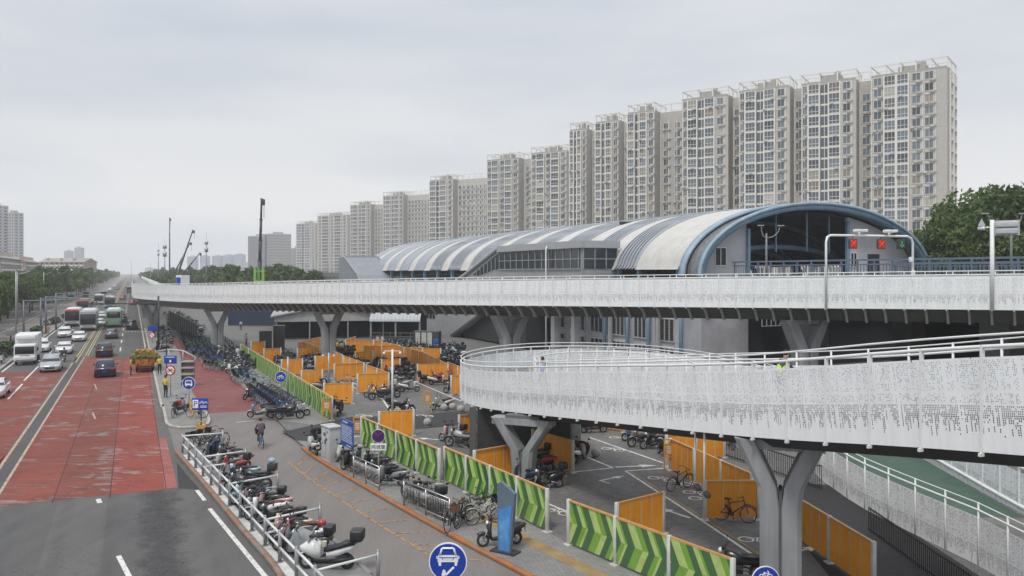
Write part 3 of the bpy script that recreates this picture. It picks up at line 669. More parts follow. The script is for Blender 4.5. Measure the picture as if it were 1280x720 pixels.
# black picket fences along the green path
def picket(label,a,b,h=1.15):
    a=Vector(a);b=Vector(b); L=(b-a).length; t=thing('picket_fence',label,'fence',a,math.atan2(b.y-a.y,b.x-a.x),'black picket fences by the ramp')
    mb=MB(); n=int(L/.13)
    for i in range(n+1): mb.box((i*L/n,0,h/2),(.022,.022,h))
    obj('pickets',mb,BLACKP,t); t.children[0]['kind']='stuff'
    mb=MB(); mb.box((L/2,0,h-.06),(L,.04,.04)); mb.box((L/2,0,.14),(L,.04,.04)); obj('rail',mb,BLACKP,t)
picket('black picket fence behind the orange hoarding and under the ramp',G(868,566,PZ)+Vector((0,2.5,0)),(14.0,36.2,PZ)); picket('long black picket fence beside the lower end of the green path',(13.6,30.5,PZ),(13.6,22,PZ),.95)
# ================================================================ station
LS=Vector((17.9,76,0)); AS=math.atan2(RV.y,RV.x)     # local x = across the tracks, y = along them away
BLUE=M('faded_blue_paint',(.16,.27,.37),.5,var=.22,scale=.9); BLUEL=M('pale_blue_trim',(.28,.38,.46),.55,var=.2,scale=.8); SCREAM=m_ribbed('cream_roof_sheet',(.46,.45,.42),(.53,.52,.49),.45,1,.6,.5,.03)
SBLUE=m_ribbed('blue_grey_roof_sheet',(.29,.32,.355),(.345,.37,.40),.42,1,.5,.5,.12); WALLW=M('station_white_wall',(.44,.45,.47),.7,var=.12,scale=.4); CLAD=m_ribbed('grey_cladding',(.3,.31,.32),(.36,.37,.38),1.0,1,.5,.96,.01)
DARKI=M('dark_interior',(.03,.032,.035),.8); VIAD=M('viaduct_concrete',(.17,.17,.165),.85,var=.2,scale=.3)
st=thing('metro_station','metro station with a long vaulted striped roof and a pale blue arched end','station',LS,AS)
def ell(t,a0=15.4,a=16.0,z0=9.6,b=7.5): 
    q=max(0,1-((t-a0)/a)**2); return z0+b*math.sqrt(q)
def arcpts(off=0,n=40,z0=9.6,full=True,cut=None):
    P=[]
    for i in range(n+1):
        th=math.pi-math.pi*i/n
        x=15.4+(16.0+off)*math.cos(th); z=z0+(7.5+off)*math.sin(th)
        if cut and z<cut: continue
        P.append((x,z))
    return P
bands=[(2.5,10,0),(10,13.9,1),(13.9,16.8,0),(16.8,20.4,1),(20.4,24,0),(24,29.5,1)]
y=29.5; 
while y<112: bands+= [(y,y+3.5,0),(y+3.5,y+9,1)]; y+=9
ap=arcpts(0,44,cut=10.5); ap=[(ap[0][0]-.25,10.5-.25)]+ap
mb=MB()
for y0,y1,m in bands:
    n=len(ap); cor=(m==1 and y0<75); k=max(1,int((y1-y0)/(.2 if cor else 1.5)))
    for j in range(k):
        a=y0+(y1-y0)*j/k; b=y0+(y1-y0)*(j+1)/k
        off=(.03 if j%3==2 else .16) if cor else (.06 if m else .0)
        mb.add([(x,a,z+off) for x,z in ap]+[(x,b,z+off) for x,z in ap],[(i,i+1,n+i+1,n+i) for i in range(n-1)],m,True)
obj('roof',mb,[SCREAM,SBLUE],st)
mb=MB()
for y0,y1,m in bands: mb.tube([(x,y0,z+.06) for x,z in ap],.09,5)
obj('roof_seam',mb,SBLUE,st)
def ring(y0,y1,o0,o1,z0=9.6):
    A=arcpts(o0,44,z0); B=arcpts(o1,44,z0); n=len(A); mb=MB()
    vs=[(x,y0,z) for x,z in A]+[(x,y0,z) for x,z in B]+[(x,y1,z) for x,z in A]+[(x,y1,z) for x,z in B]
    fs=[]
    for i in range(n-1): fs+=[(i,i+1,n+i+1,n+i),(2*n+i,2*n+i+1,3*n+i+1,3*n+i),(i,i+1,2*n+i+1,2*n+i),(n+i,n+i+1,3*n+i+1,3*n+i)]
    mb.add(vs,fs,0,True); return mb
mb=ring(-.6,.1,-.72,-.15); mb.box((.2,-.25,8.6),(.9,.65,2.1)); obj('front_arch',mb,BLUE,st)
mb=ring(-.75,-.45,-.22,.1); mb.join(ring(1.7,2.5,-.2,.1)); obj('arch_trim',mb,BLUEL,st); mb=ring(.12,1.68,-.6,-.28); obj('arch_gutter',mb,M('gutter_grey',(.16,.165,.17),.7,var=.3),st)
for y_ in (6,14,22): mb=ring(y_,y_+.5,-4.6,-4.1); obj('inner_arch',mb,BLUE,st)
for y_ in (10,18): mb=ring(y_,y_+.3,-1.6,-1.2); obj('roof_rib',mb,BLUE,st)
mb=MB()
for y in (14,22): 
    for k in range(10):
        a=8+k*1.6; mb.tube([(a,y,ell(a)-.9),(a+.8,y,ell(a+.8)-2.1),(a+1.6,y,ell(a+1.6)-.9)],.06,5)
obj('roof_truss',mb,BLUE,st)
# end walls inside the arch
def endwall(t0,t1,y,name,m,zb=9.0):
    n=14; mb=MB(); xs=[t0+(t1-t0)*i/n for i in range(n+1)]
    vs=[(x,yy,zb) for yy in (y,y+.3) for x in xs]+[(x,yy,ell(x,15.4,15.1,9.6,6.6)) for yy in (y,y+.3) for x in xs]; k=n+1; fs=[]
    for i in range(n):
        for q in (0,k): fs.append((q+i,q+i+1,2*k+q+i+1,2*k+q+i))
    fs+=[(n,k+n,3*k+n,2*k+n),(0,k,3*k,2*k)]
    mb.add(vs,fs); return obj(name,mb,m,st)
w1=endwall(.4,6.4,.9,'end_wall',WALLW,8.0); w2=endwall(20.3,29.6,.9,'end_wall',WALLW)
def win(par,cx,cz,w,h,y,nx=2,name='window',fm=None,gm=None,nz=1):
    mb=MB(); f=.07
    for i in range(nx+1): mb.box((cx-w/2+i*w/nx,y-.04,cz),(f,.1,h+f))
    for j in range(nz+1): mb.box((cx,y-.043,cz-h/2+j*h/nz),(w+f,.1,f))
    o=obj(name,mb,fm or WHITE,par); g=MB(); g.quad((cx-w/2,y-.02,cz-h/2),(cx+w/2,y-.02,cz-h/2),(cx+w/2,y-.02,cz+h/2),(cx-w/2,y-.02,cz+h/2)); obj('pane',g,gm or M('dark_pane',(.012,.013,.015),.45),o); return o
win(w1,3.15,11.5,1.35,1.75,.9); 
d=MB(); d.box((24.2,.86,10.9),(1.7,.1,2.1)); obj('door',d,DKM,w2); win(w2,21.2,11.3,.9,1.5,.9)
for c_,d_ in (((6.5,.7,11.6),(.25,.3,5.4)),((20.1,.7,12.4),(.35,.3,6.0)),((11.5,2.2,14.2),(.14,.14,4.2)),((15.8,2.2,14.4),(.14,.14,4.4)),((19,2.2,14),(.14,.14,4))): mb=MB(); mb.box(c_,d_); obj('column',mb,BLUE,st)
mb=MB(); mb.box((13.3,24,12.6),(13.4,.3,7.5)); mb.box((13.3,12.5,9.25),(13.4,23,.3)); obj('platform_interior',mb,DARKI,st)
ceil_=arcpts(-.9,30,cut=10.5); mb=MB(); n=len(ceil_)
mb.add([(x,1.2,z) for x,z in ceil_]+[(x,110,z) for x,z in ceil_],[(i,i+1,n+i+1,n+i) for i in range(n-1)]); obj('ceiling',mb,m_ribbed('ceiling_sheet',(.06,.062,.066),(.09,.092,.096),2.4,1,.7,.8,.05),st)
for y in [3.2,10,13.9,20.4]+[30+k*7 for k in range(12)]: mb=MB(); mb.box((-.05,y,9.4),(.45,.45,2.4)); obj('eave_post',mb,BLUE,st)
mb=MB()
for k in range(70):
    a=3.0+k*1.4
    if 14<a<37: continue
    mb.tube([(.3,a,9.6),(.3,a+.7,10.5),(.3,a+1.4,9.6)],.05,4)
mb.box((.3,50,9.55),(.12,96,.12)); obj('eave_truss',mb,DKM,st)
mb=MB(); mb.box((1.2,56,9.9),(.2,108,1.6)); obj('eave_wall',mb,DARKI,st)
# parapet and slab at platform level, ground floor
mb=MB(); mb.box((15.5,56,8.45),(30.6,112,.9)); obj('platform_slab',mb,VIAD,st)
mb=MB(); mb.box((3.4,22.5,4.0),(5.8,44,7.9)); obj('lower_wall',mb,M('white_plaster',(.40,.40,.42),.8,var=.22,scale=.5),st)
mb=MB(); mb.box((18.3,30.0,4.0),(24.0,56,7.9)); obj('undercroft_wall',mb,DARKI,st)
for k,(y,w) in enumerate(((6.2,3.2),(10.2,3.0),(14.4,3.2),(19,3.6),(24,3.6),(29,3.6),(34.5,3.8),(40,3.8))):
    for z,h in ((4.1,2.3),(1.9,.7)):
        o=MB()
        for i in range(5): o.box((.42,y-w/2+i*w/4,z),(.16,.09,h))
        for zz in (-h/2,h/2): o.box((.418,y,z+zz),(.16,w+.08,.1))
        f=obj('window',o,WALLW,st); g=MB(); g.box((.47,y,z),(.05,w,h)); obj('pane',g,GLASSD,f)
        if z>3:
            lv=MB()
            for q in range(12): lv.box((.40,y,z-h/2+.1+q*.19),(.06,w*.98,.05))
            obj('louvre',lv,M('louvre_grey',(.12,.12,.12)),f)
for y in (2.8,8.3,12.2,16.8): mb=MB(); mb.tube([(-.15,y,0),(-.15,y,8.2)],.2,8); obj('column',mb,BLUE,st)
for y,w,x in ((21.6,.85,-1.2),(26.6,.85,-1.2),(31.8,.85,-1.2),(6.5,.3,-.2),(15.6,.3,-.2)): mb=MB(); mb.box((x,y,4),(w,w,8)); obj('column',mb,M('grey_plaster',(.36,.36,.36),.8,var=.15),st)
wb=win(st,9.6,5.2,2.4,1.3,.9,4,'bar_window',WALLW,GLASSD)
# glazed hall and escalator shaft on the side
out=[(53.5,0),(29,9.0),(14.6,9.0),(14.6,13.4),(36.5,13.4),(47.5,9.9),(60,6.6),(82,6.6),(82,0)]
mb=MB(); mb.prism(out,-4.4,.2,'x'); hall=obj('escalator_hall',mb,CLAD,st)
mb=MB(); mb.box((-4.55,25.5,13.05),(.3,22.3,.8)); mb.tube([(-4.5,36.6,13.2),(-4.5,48,9.7),(-4.5,60,6.4)],.32,4); mb.box((-2.1,14.5,13.05),(4.9,.3,.8)); obj('fascia',mb,M('hall_fascia',(.36,.37,.38),.5,var=.08),st)
gl=MB(); gl.prism([(15.0,10.35),(15.0,12.6),(36.3,12.6),(42.5,10.6),(45.5,9.55),(43,9.55),(38,10.35)],-4.46,-4.41,'x'); gl.box((-2.1,14.55,11.5),(4.4,.06,2.2)); gz_=obj('hall_glazing',gl,m_glass('blue_black_glass',(.022,.032,.042),.12,.1),st)
mb=MB()
for k in range(13): mb.box((-4.5,15.2+k*1.75,11.47),(.1,.09,2.25))
for k in range(6):
    y=37.5+k*1.3; mb.box((-4.5,y,10.95-.2*k),(.1,.08,1.9-.15*k))
for k in range(4): mb.box((-4.3+k*1.45,14.5,11.47),(.09,.1,2.25))
mb.box((-2.1,14.497,11.45),(4.4,.1,.09)); mb.box((-4.497,25.6,11.45),(.1,21.6,.09)); mb.box((-4.497,25.6,10.34),(.12,21.6,.12)); obj('mullion',mb,M('mullion_grey',(.3,.31,.32),.5),gz_)
mb=MB(); mb.tube([(-4.8,22,13.0),(-4.95,22,12.7),(-4.95,22,0)],.1,7); obj('downpipe',mb,WHITE,st)
mb=MB()
for k in range(9): mb.box((-4.45,62+k*1.5,3.2),(.1,.9,1.6))
obj('lower_window',mb,GLASSD,st)
mb=MB(); mb.tube([(-4.55,53.7,0.3),(-4.55,29.2,8.9)],.3,4); obj('stair_edge',mb,M('stair_edge_grey',(.3,.3,.3),.6),st)
mb=MB(); mb.box((-2.0,41.5,3.6),(3.2,23,6.5)); obj('stair_void',mb,DARKI,st)
# ---- second stair enclosure farther along
t=thing('stair_enclosure','grey sloping roof of a stair enclosure at the far end of the station roof','stair roof',LS+DV*88-RV*6.6,AS)
o=[(0,1.5),(9,6.2),(14,9.4),(25.5,13.3),(31,13.3),(31,8.4),(26,8.4),(8,.5)]
mb=MB(); mb.prism(o,0,7.4,'x'); obj('roof',mb,m_ribbed('stair_roof_sheet',(.2,.22,.25),(.24,.26,.285),.5,0,.5,.9,.02),t)
mb=MB()
for x in (-.1,7.5): mb.tube([(x,0,1.6),(x,9,6.3),(x,14,9.5),(x,25.5,13.4)],.22,4)
mb.box((3.7,25.6,13.35),(7.8,.4,.3)); obj('trim',mb,M('stair_edge_grey',(.3,.3,.3)),t)
# ---- viaduct with blue railings, on both sides of the station
t=thing('rail_viaduct','rail viaduct carrying the tracks through the station, with blue railings at its edge','viaduct',LS,AS)
mb=MB(); mb.box((14.5,-40,8.1),(22,76,1.6)); mb.box((14.5,330,8.1),(22,430,1.6)); obj('deck',mb,VIAD,t)
for x,y,w in [(x,y,2) for y in (-6,-24,-44) for x in (8,21)]+[(14.5,y,5) for y in range(120,520,28)]: mb=MB(); mb.box((x,y,3.7),(w,2.2,7.4)); obj('pier',mb,VIAD,t)
mb=MB(); mb.box((24.5,-40,3.6),(.4,76,7.2)); obj('retaining_wall',mb,DARKI,t)
BR=M('blue_grey_rail',(.12,.16,.22),.5,var=.1)
mb=MB(); mb.box((3.5,-40,9.15),(.2,76,.5)); mb.box((25.5,-40,9.15),(.2,76,.5)); mb.box((3.5,330,9.15),(.2,430,1.4)); obj('parapet',mb,VIAD,t)
mb=MB()
for x in (3.45,25.5):
    for z,w in ((10.95,.14),(10.6,.1),(9.62,.1)): mb.box((x,-38,z),(w,75,w))
    for k in range(47): mb.box((x,-.8-k*1.6,10.2),(.12,.12,1.5))
    for k in range(250): mb.box((x,-.8-k*.3,10.1),(.04,.05,.95))
rl=obj('railing',mb,BR,t)
mb=MB(); 
for y in range(120,520,10): mb.box((3.5,y,10.2),(.1,.1,.9))
mb.box((3.5,320,10.55),(.08,400,.08)); obj('far_railing',mb,BR,t)
# ================================================================ sheds
SHR=m_ribbed('grey_shed_roof',(.27,.28,.29),(.33,.34,.35),.5,0,.5,.85,.03); SHW=m_ribbed('grey_shed_wall',(.13,.135,.14),(.17,.175,.18),.35,1,.6,.6,.03)
t=thing('shed','long grey metal shed with white fascia and open dark front behind the pillars','shed',(-34.5,116,0),R(15))
mb=MB(); mb.prism([(0,0),(0,3.4),(8,5.3),(16,3.4),(16,0)],4.2,44,'y'); obj('wall',mb,SHW,t)
mb=MB(); mb.prism([(-.5,3.42),(8,5.0),(16.5,3.42),(16.5,3.62),(8,5.2),(-.5,3.62)],-.6,44.6,'y'); obj('roof',mb,SHR,t)
mb=MB(); mb.prism([(0,2.75),(16,2.75),(16,3.42),(8,4.95),(0,3.42)],-.2,-.05,'y'); obj('fascia',mb,M('dirty_white_sheet',(.33,.33,.32),.6,var=.15,scale=.8),t)
for x in (.3,5,10.5,15.7): mb=MB(); mb.box((x,0,1.4),(.18,.18,2.8)); obj('post',mb,GREYM,t)
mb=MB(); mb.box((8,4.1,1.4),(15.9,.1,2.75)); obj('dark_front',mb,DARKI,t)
t=thing('curved_shed','shed with a curved pale ribbed awning roof above an open dark front with barriers','shed',(-19.9,118,0),R(-4))
mb=MB(); cp=[(0,2.65),(.25,3.2),(.9,3.75),(2.0,4.25),(3.6,4.6),(5.5,4.7)]; 
n=len(cp); mb.add([(x,y,z) for x in (-1.2,6.4) for y,z in cp]+[(x,y,z+.08) for x in (-1.2,6.4) for y,z in cp],[(i,i+1,n+i+1,n+i) for i in range(n-1)]+[(2*n+i,2*n+i+1,3*n+i+1,3*n+i) for i in range(n-1)]+[(0,n,3*n,2*n)],0,True)
obj('roof',mb,m_ribbed('pale_ribbed_awning',(.36,.39,.41),(.42,.44,.46),.55,0,.5,.8,.04),t)
mb=MB(); mb.add([(-1.25,y,z) for y,z in cp]+[(-1.25,5.5,2.65)],[tuple(range(n+1))]); mb.box((2.6,5.6,2.2),(7.6,.2,4.4)); mb.box((-1.3,3.5,2.6),(.1,4.4,2.4)); obj('side_wall',mb,DARKI,t)
for x in (-1,2.7,6.3): mb=MB(); mb.box((x,.3,1.4),(.22,.22,2.9)); obj('post',mb,GREYM,t)
mb=MB()
for z in (.55,1.05): mb.box((2.6,-.2,z),(7.4,.05,.06))
for k in range(6): mb.box((-1+k*1.5,-.2,.55),(.06,.05,1.1))
obj('barrier',mb,M('barrier_grey',(.2,.19,.16)),t)
t=thing('blue_tarp_wall','dark blue sheeted wall with a brown base between the far pillar and the grey shed','screen wall',(-46.5,147,0),R(-8))
mb=MB(); mb.box((0,0,1.8),(12,.2,3.2)); obj('sheet',mb,M('navy_sheet',(.02,.035,.075),.6,var=.3),t); mb=MB(); mb.box((0,-.05,.1),(12,.3,.25)); obj('base',mb,M('brown_base',(.12,.07,.05)),t)
t=thing('shop_front','low pale shopfront roof beyond the far pillar','shop',(-49,163,0),R(-20))
mb=MB(); mb.prism([(0,0),(0,3.6),(5,4.6),(10,3.6),(10,0)],0,25,'y'); obj('wall',mb,M('pale_shop_wall',(.3,.29,.27)),t); mb=MB(); mb.prism([(-.5,3.65),(5,4.7),(10.5,3.65),(10.5,3.8),(5,4.85),(-.5,3.8)],-.5,25.5,'y'); obj('roof',mb,SHR,t)
t=thing('green_hoarding','dark green mesh hoarding beyond the shared bicycles left of the first pillar','hoarding',(-44.5,112.5,0),R(118))
mb=MB(); mb.box((20,0,1.4),(42,.08,2.8)); obj('mesh',mb,m_ribbed('dark_green_sheet',(.012,.035,.022),(.02,.05,.03),.8,0),t)
for k in range(15): mb=MB(); mb.box((k*3,.06,1.45),(.08,.08,2.9)); obj('post',mb,GREYM,t)
t=thing('cabinet_kiosk','dark kiosk with pale door panels at the foot of the station wall','kiosk',G(533,437,PZ)+Vector((0,1,0)),R(-8))
mb=MB(); mb.rbox((0,0,1.15),(3.4,1.4,2.3),.03); obj('body',mb,DKM,t)
for x in (-1.05,-.25,.5):
    mb=MB(); mb.box((x,-.74,1.2),(.62,.05,1.9)); obj('door',mb,M('pale_door',(.45,.46,.42)),t)
mb=MB(); mb.box((1.3,-.73,.95),(.6,.06,.9)); obj('blue_panel',mb,M('blue_panel',(.02,.12,.4)),t)
# ================================================================ apartment towers
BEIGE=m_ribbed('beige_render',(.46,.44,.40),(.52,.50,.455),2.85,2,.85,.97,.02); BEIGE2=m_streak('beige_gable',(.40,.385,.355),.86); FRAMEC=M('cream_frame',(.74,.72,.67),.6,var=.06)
WG=[m_glass('window_glass_blue',(.125,.155,.185),.12,.35),m_glass('window_glass_grey',(.135,.152,.16),.12,.4),m_glass('window_glass_dark',(.07,.085,.10),.12,.5),m_glass('window_glass_curtain',(.34,.33,.30),.25,.3),m_glass('window_glass_warm',(.24,.20,.16),.2,.3)]
FH=2.85
def window_mesh(w,h,kind):
    mb=MB()
    f=.11; mb.add([(-w/2,-.02,-h/2),(w/2,-.02,-h/2),(w/2,-.02,h/2),(-w/2,-.02,h/2)],[(0,1,2,3)],1)
    nx=3 if kind=='g' else 2
    for i in range(nx+1): mb.box((-w/2+i*w/nx,-.05,0),(f if i in(0,nx) else .07,.1,h),0)
    for z in ((-h/2,-h/2+.85,h/2) if kind=='g' else (-h/2,h/2)): mb.box((0,-.053,z),(w+f,.1,f),0)
    if kind=='w':
        mb.box((w/2-.1,-.22,-h/2-.35),(w*.75,.4,.45),2)
    return mb
WM={}
def tower(uL,uR,side,ann,vt,label,cols,nf=21,indiv=True,phi=32):
    Y=52000/(340-vt); base=PU(uL,Y,0); c,s_=math.cos(R(phi)),math.sin(R(phi))
    uR_=(uR-640)/1000; Wd=Y*(uR-uL)/1000/(c+s_*uR_)
    D=max(9,min(22,side*Y/1000/max(.16,(s_-uR_*c)))) if side else 12
    nf=int(62/FH); H=nf*FH
    t=thing('apartment_tower',label,'apartment tower',base,R(-phi),'row of apartment towers')
    mb=MB(); mb.box((Wd/2,D/2,H/2),(Wd,D,H)); 
    if ann:
        ua=(ann-640)/1000; wa=(ua*(Y+4.5*c)-base.x-4.5*s_)/(c+ua*s_)-Wd; mb.box((Wd+wa/2+.05,4.5+D/2,H/2+.2),(wa-.1,D,H+.4))
        
    obj('wall',mb,BEIGE,t)
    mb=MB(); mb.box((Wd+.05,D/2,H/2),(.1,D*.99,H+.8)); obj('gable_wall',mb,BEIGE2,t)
    # bays
    tot=sum(w for _,w in cols); x=0; wins=[]; fr=MB(); slab=MB(); rc=MB()
    for k,w in cols:
        ww=w/tot*Wd; cx=x+ww/2
        if k=='g':
            pr=.75; slab.box((cx,-pr/2,H/2-.3),(ww*.96,pr,H-.6)); 
            for e in (x+.14,x+ww-.14): fr.box((e,-pr-.1,H/2),(.32,.34,H))
            for i in range(nf): fr.box((cx,-pr-.03,i*FH+.1),(ww,.24,.34)); wins.append(('g',cx,-pr-.012,i*FH+1.6,ww*.90,2.3))
        elif k=='w':
            for e in (x+.1,x+ww-.1): fr.box((e,-.12,H/2),(.16,.26,H))
            for i in range(nf): fr.box((cx,-.08,i*FH+.1),(ww,.18,.16)); wins.append(('w',cx,-.012,i*FH+1.75,min(1.9,ww*.66),1.95))
        elif k=='r':
            rc.box((cx,-.05,H/2),(ww*.94,.12,H-.5))
            for i in range(nf): fr.box((cx,-.13,i*FH+.12),(ww*.94,.08,.5))
            fr.box((cx,-.128,H/2),(.14,.08,H-.6))
        x+=ww
    if ann:
        for i in range(nf-1):
            n=max(1,int(wa/2.6))
            for j in range(n): wins.append(('w',Wd+.3+wa*(j+.5)/n,4.488,i*FH+1.75,min(1.8,wa/n*.7),1.9))
        for j in range(int(wa/2.6)+1): fr.box((Wd+.3+j*2.6,4.4,H/2-1),(.16,.2,H-2))
    # side windows on the right-hand face
    if side==0:
        for i in range(nf): wins.append(('s',Wd,4.2,i*FH+1.7,2.6,2.1)); wins.append(('s',Wd,9.2,i*FH+1.7,2.6,2.1))
        for y_ in (2.6,5.9,7.6,10.9): fr.box((Wd+.2,y_,H/2),(.5,.25,H))
        for i in range(nf): fr.box((Wd+.2,4.25,i*FH+.1),(.5,3.4,.3)); fr.box((Wd+.2,9.25,i*FH+.1),(.5,3.4,.3))
    if slab.v: obj('bay',slab,BEIGE,t)
    obj('frame',fr,FRAMEC,t)
    if rc.v: obj('glazed_shaft',rc,WG[2],t)
    wins.sort(key=lambda q:-q[3]); cnt=0; rest=MB(); rnd=random.Random(int(uL))
    for k,cx,y,z,w,h in wins:
        if k=='s': T=Matrix.Translation((cx+.02+.1,y,z))@Matrix.Rotation(math.pi/2,4,'Z')
        else: T=Matrix.Translation((cx,y,z))
        gi=rnd.choice((0,0,0,0,0,1,1,1,1,2,2,2,2,3,4))
        if indiv and cnt<99:
            key=(k,round(w,2),h,gi)
            if key not in WM: WM[key]=data('window',window_mesh(w,h,'g' if k!='w' else 'w'),[FRAMEC,WG[gi],BEIGE2])
            o=obj('window',WM[key],None,t); o.matrix_local=T; cnt+=1
        else: rest.join(window_mesh(w,h,'g' if k!='w' else 'w'),T,{0:0,1:1+min(gi,2),2:4})
    if rest.v: tag(obj('window',rest,[FRAMEC]+WG[:3]+[BEIGE2],t),kind='stuff')
    # rooftop: stair head and cream pergola frame
    mb=MB(); mb.box((Wd*.5,D*.5,H+1.4),(Wd*.36,D*.4,2.8)); mb.box((Wd/2,D/2,H+.35),(Wd,D,.7)); mb.box((Wd*.62,D*.45,H+3.2),(Wd*.1,1.6,1.0)); obj('roof_head',mb,BEIGE2,t)
    mb=MB(); n=max(3,int(Wd/3.4)); z0,z1=H,H+2.9
    for y in (.15,D*.5,D-.15):
        for i in range(n+1): mb.box((i*Wd/n,y,(z0+z1)/2),(.3,.3,z1-z0))
        mb.box((Wd/2,y,z1),(Wd+.3,.3,.34))
    for i in range(n+1): mb.box((i*Wd/n,D/2,z1),(.26,D,.26))
    if ann:
        na=max(1,int(wa/3.4))
        for y in (4.7,4.4+D-.2):
            for i in range(na+1): mb.box((Wd+.2+i*(wa-.4)/na,y,(z0+z1)/2),(.3,.3,z1-z0))
            mb.box((Wd+wa/2,y,z1-.002),(wa,.3,.34))
    obj('roof_frame',mb,FRAMEC,t)
    ac=MB()
    for k,cx,y,z,w,h in wins:
        if k!='s' and rnd.random()<.3: ac.box((cx+rnd.uniform(-.5,.5)*w,y-.35,z-h/2-.2),(.9,.45,.6))
    tag(obj('air_conditioner',ac,M('ac_white',(.5,.5,.48),.6,var=.15),t),kind='stuff'); return t
c1=[('w',3.2),('g',3.1),('g',3.1),('w',3.0),('w',3.0),('b',2.6)]; c2=[('w',1.9),('g',3.4),('r',2.2),('g',3.4),('w',3.0),('b',1.0)]; c3=[('g',2.6),('r',1.4),('g',2.6),('w',2.2)]; c4=[('w',2),('g',2.8),('w',2.2),('g',2.8),('w',2.2)]
tower(1089,1184,0,0,88,'nearest apartment tower, rightmost of the row, with a wide flat front',c1,phi=38)
tower(1002,1070,6,1089,98,'apartment tower second from the right end of the row, rising behind the blue arch',c2)
tower(924,987,6,1002,107,'apartment tower third from the right, above the left shoulder of the blue arch',c2)
tower(853,910,5,924,118,'apartment tower fourth from the right, left edge above the cream end of the station roof',c2)
tower(785,818,15,853,135,'apartment tower fifth from the right, with a broad blank beige gable and a recessed wing',c3)
tower(745,773,11,785,147,'apartment tower sixth from the right, standing close between two similar towers',c3)
tower(713,733,10,745,157,'apartment tower seventh from the right, its top stepping down beside the lower middle towers',c3)
tower(664,708,5,713,187,'middle apartment tower with wide glazed bays just left of the tall near towers',c4)
tower(609,648,12,664,196,'middle apartment tower above the roof stripes, with a blank gable on its right',c4)
tower(538,566,10,609,222,'apartment tower above the left half of the station roof with a long recessed wing',c3)
tower(479,504,15,538,242,'apartment tower directly above the left end of the station roof',c4,indiv=False)
tower(438,463,11,479,254,'apartment tower just left of the station roof tip, fourth from the far end',c4,indiv=False)
tower(397,434,3,438,268,'second from the far end of the tower row, wide and greyish in the haze',c4,indiv=False)
tower(371,394,2,397,278,'farthest and lowest-looking tower at the left end of the row',c3,indiv=False)
# ---- hazy buildings
def block(name,label,cat,uL,uR,Y,vt,D,col,glass,nx,nf,rot=0,roof=None,group=None,detail=True):
    h=EYE+(340-vt)*Y/1000; w=(uR-uL)*Y/1000
    t=thing(name,label,cat,PU(uL,Y,0),R(rot),group)
    mb=MB(); mb.box((w/2,D/2,h/2),(w,D,h)); obj('wall',mb,M('far_'+name+'_'+str(col),col,.8,var=.08,scale=.05),t)
    fh=h/nf
    if detail:
        mb=MB()
        for j in range(nx):
            for i in range(nf): mb.box((w*(j+.5)/nx,-.03,(i+.52)*fh),(w/nx*.55,.12,fh*.55))
        for j in range(max(2,int(D/5))):
            for i in range(nf): 
                for xx in (-.03,w+.03): mb.box((xx,D*(j+.5)/max(2,int(D/5)),(i+.52)*fh),(.12,D/max(2,int(D/5))*.5,fh*.5))
        tag(obj('window',mb,glass,t),kind='stuff')
    mb=MB(); mb.box((w/2,D/2,h+.5),(w*1.005,D*1.005,1)); mb.box((w*.5,D*.5,h+2.2),(w*.4,D*.4,3)); obj('roof',mb,roof or BEIGE2,t); return t
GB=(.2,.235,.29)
block('apartment_tower','tall pale blue-grey tower cut by the left edge of the photo','apartment tower',-22,3,900,258,14,(.36,.36,.38),WG[2],6,24,-20)
block('apartment_tower','pale grey tower with a flat top standing behind the low rows on the left','apartment tower',5,22,905,267,12,(.40,.39,.39),WG[2],4,23,-20)
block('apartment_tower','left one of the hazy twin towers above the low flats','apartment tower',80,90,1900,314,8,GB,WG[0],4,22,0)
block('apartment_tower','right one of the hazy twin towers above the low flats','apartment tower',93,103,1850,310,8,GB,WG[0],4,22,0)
block('office_building','wide grey office slab in the haze right behind the tall crane mast','office',334,363,1000,293,30,(.33,.31,.30),WG[2],12,16,22)
block('office_building','darker narrow office wing attached left of the wide grey office slab','office',310,333,1010,296,24,(.22,.21,.23),WG[2],9,16,-10)
block('office_building','lower pale block tucked between the office slab and the far end of the tower row','office',362,376,1080,311,26,(.38,.36,.34),WG[1],5,13,0)
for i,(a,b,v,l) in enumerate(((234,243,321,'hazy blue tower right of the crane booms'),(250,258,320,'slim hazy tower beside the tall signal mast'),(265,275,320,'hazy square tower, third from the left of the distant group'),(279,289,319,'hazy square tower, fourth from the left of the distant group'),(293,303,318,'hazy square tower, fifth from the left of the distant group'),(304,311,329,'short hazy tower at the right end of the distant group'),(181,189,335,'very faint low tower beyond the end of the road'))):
    block('distant_tower',l,'distant tower',a,b,2300 if i<6 else 3000,v,30,GB,WG[0],3,20,0,group='distant towers')
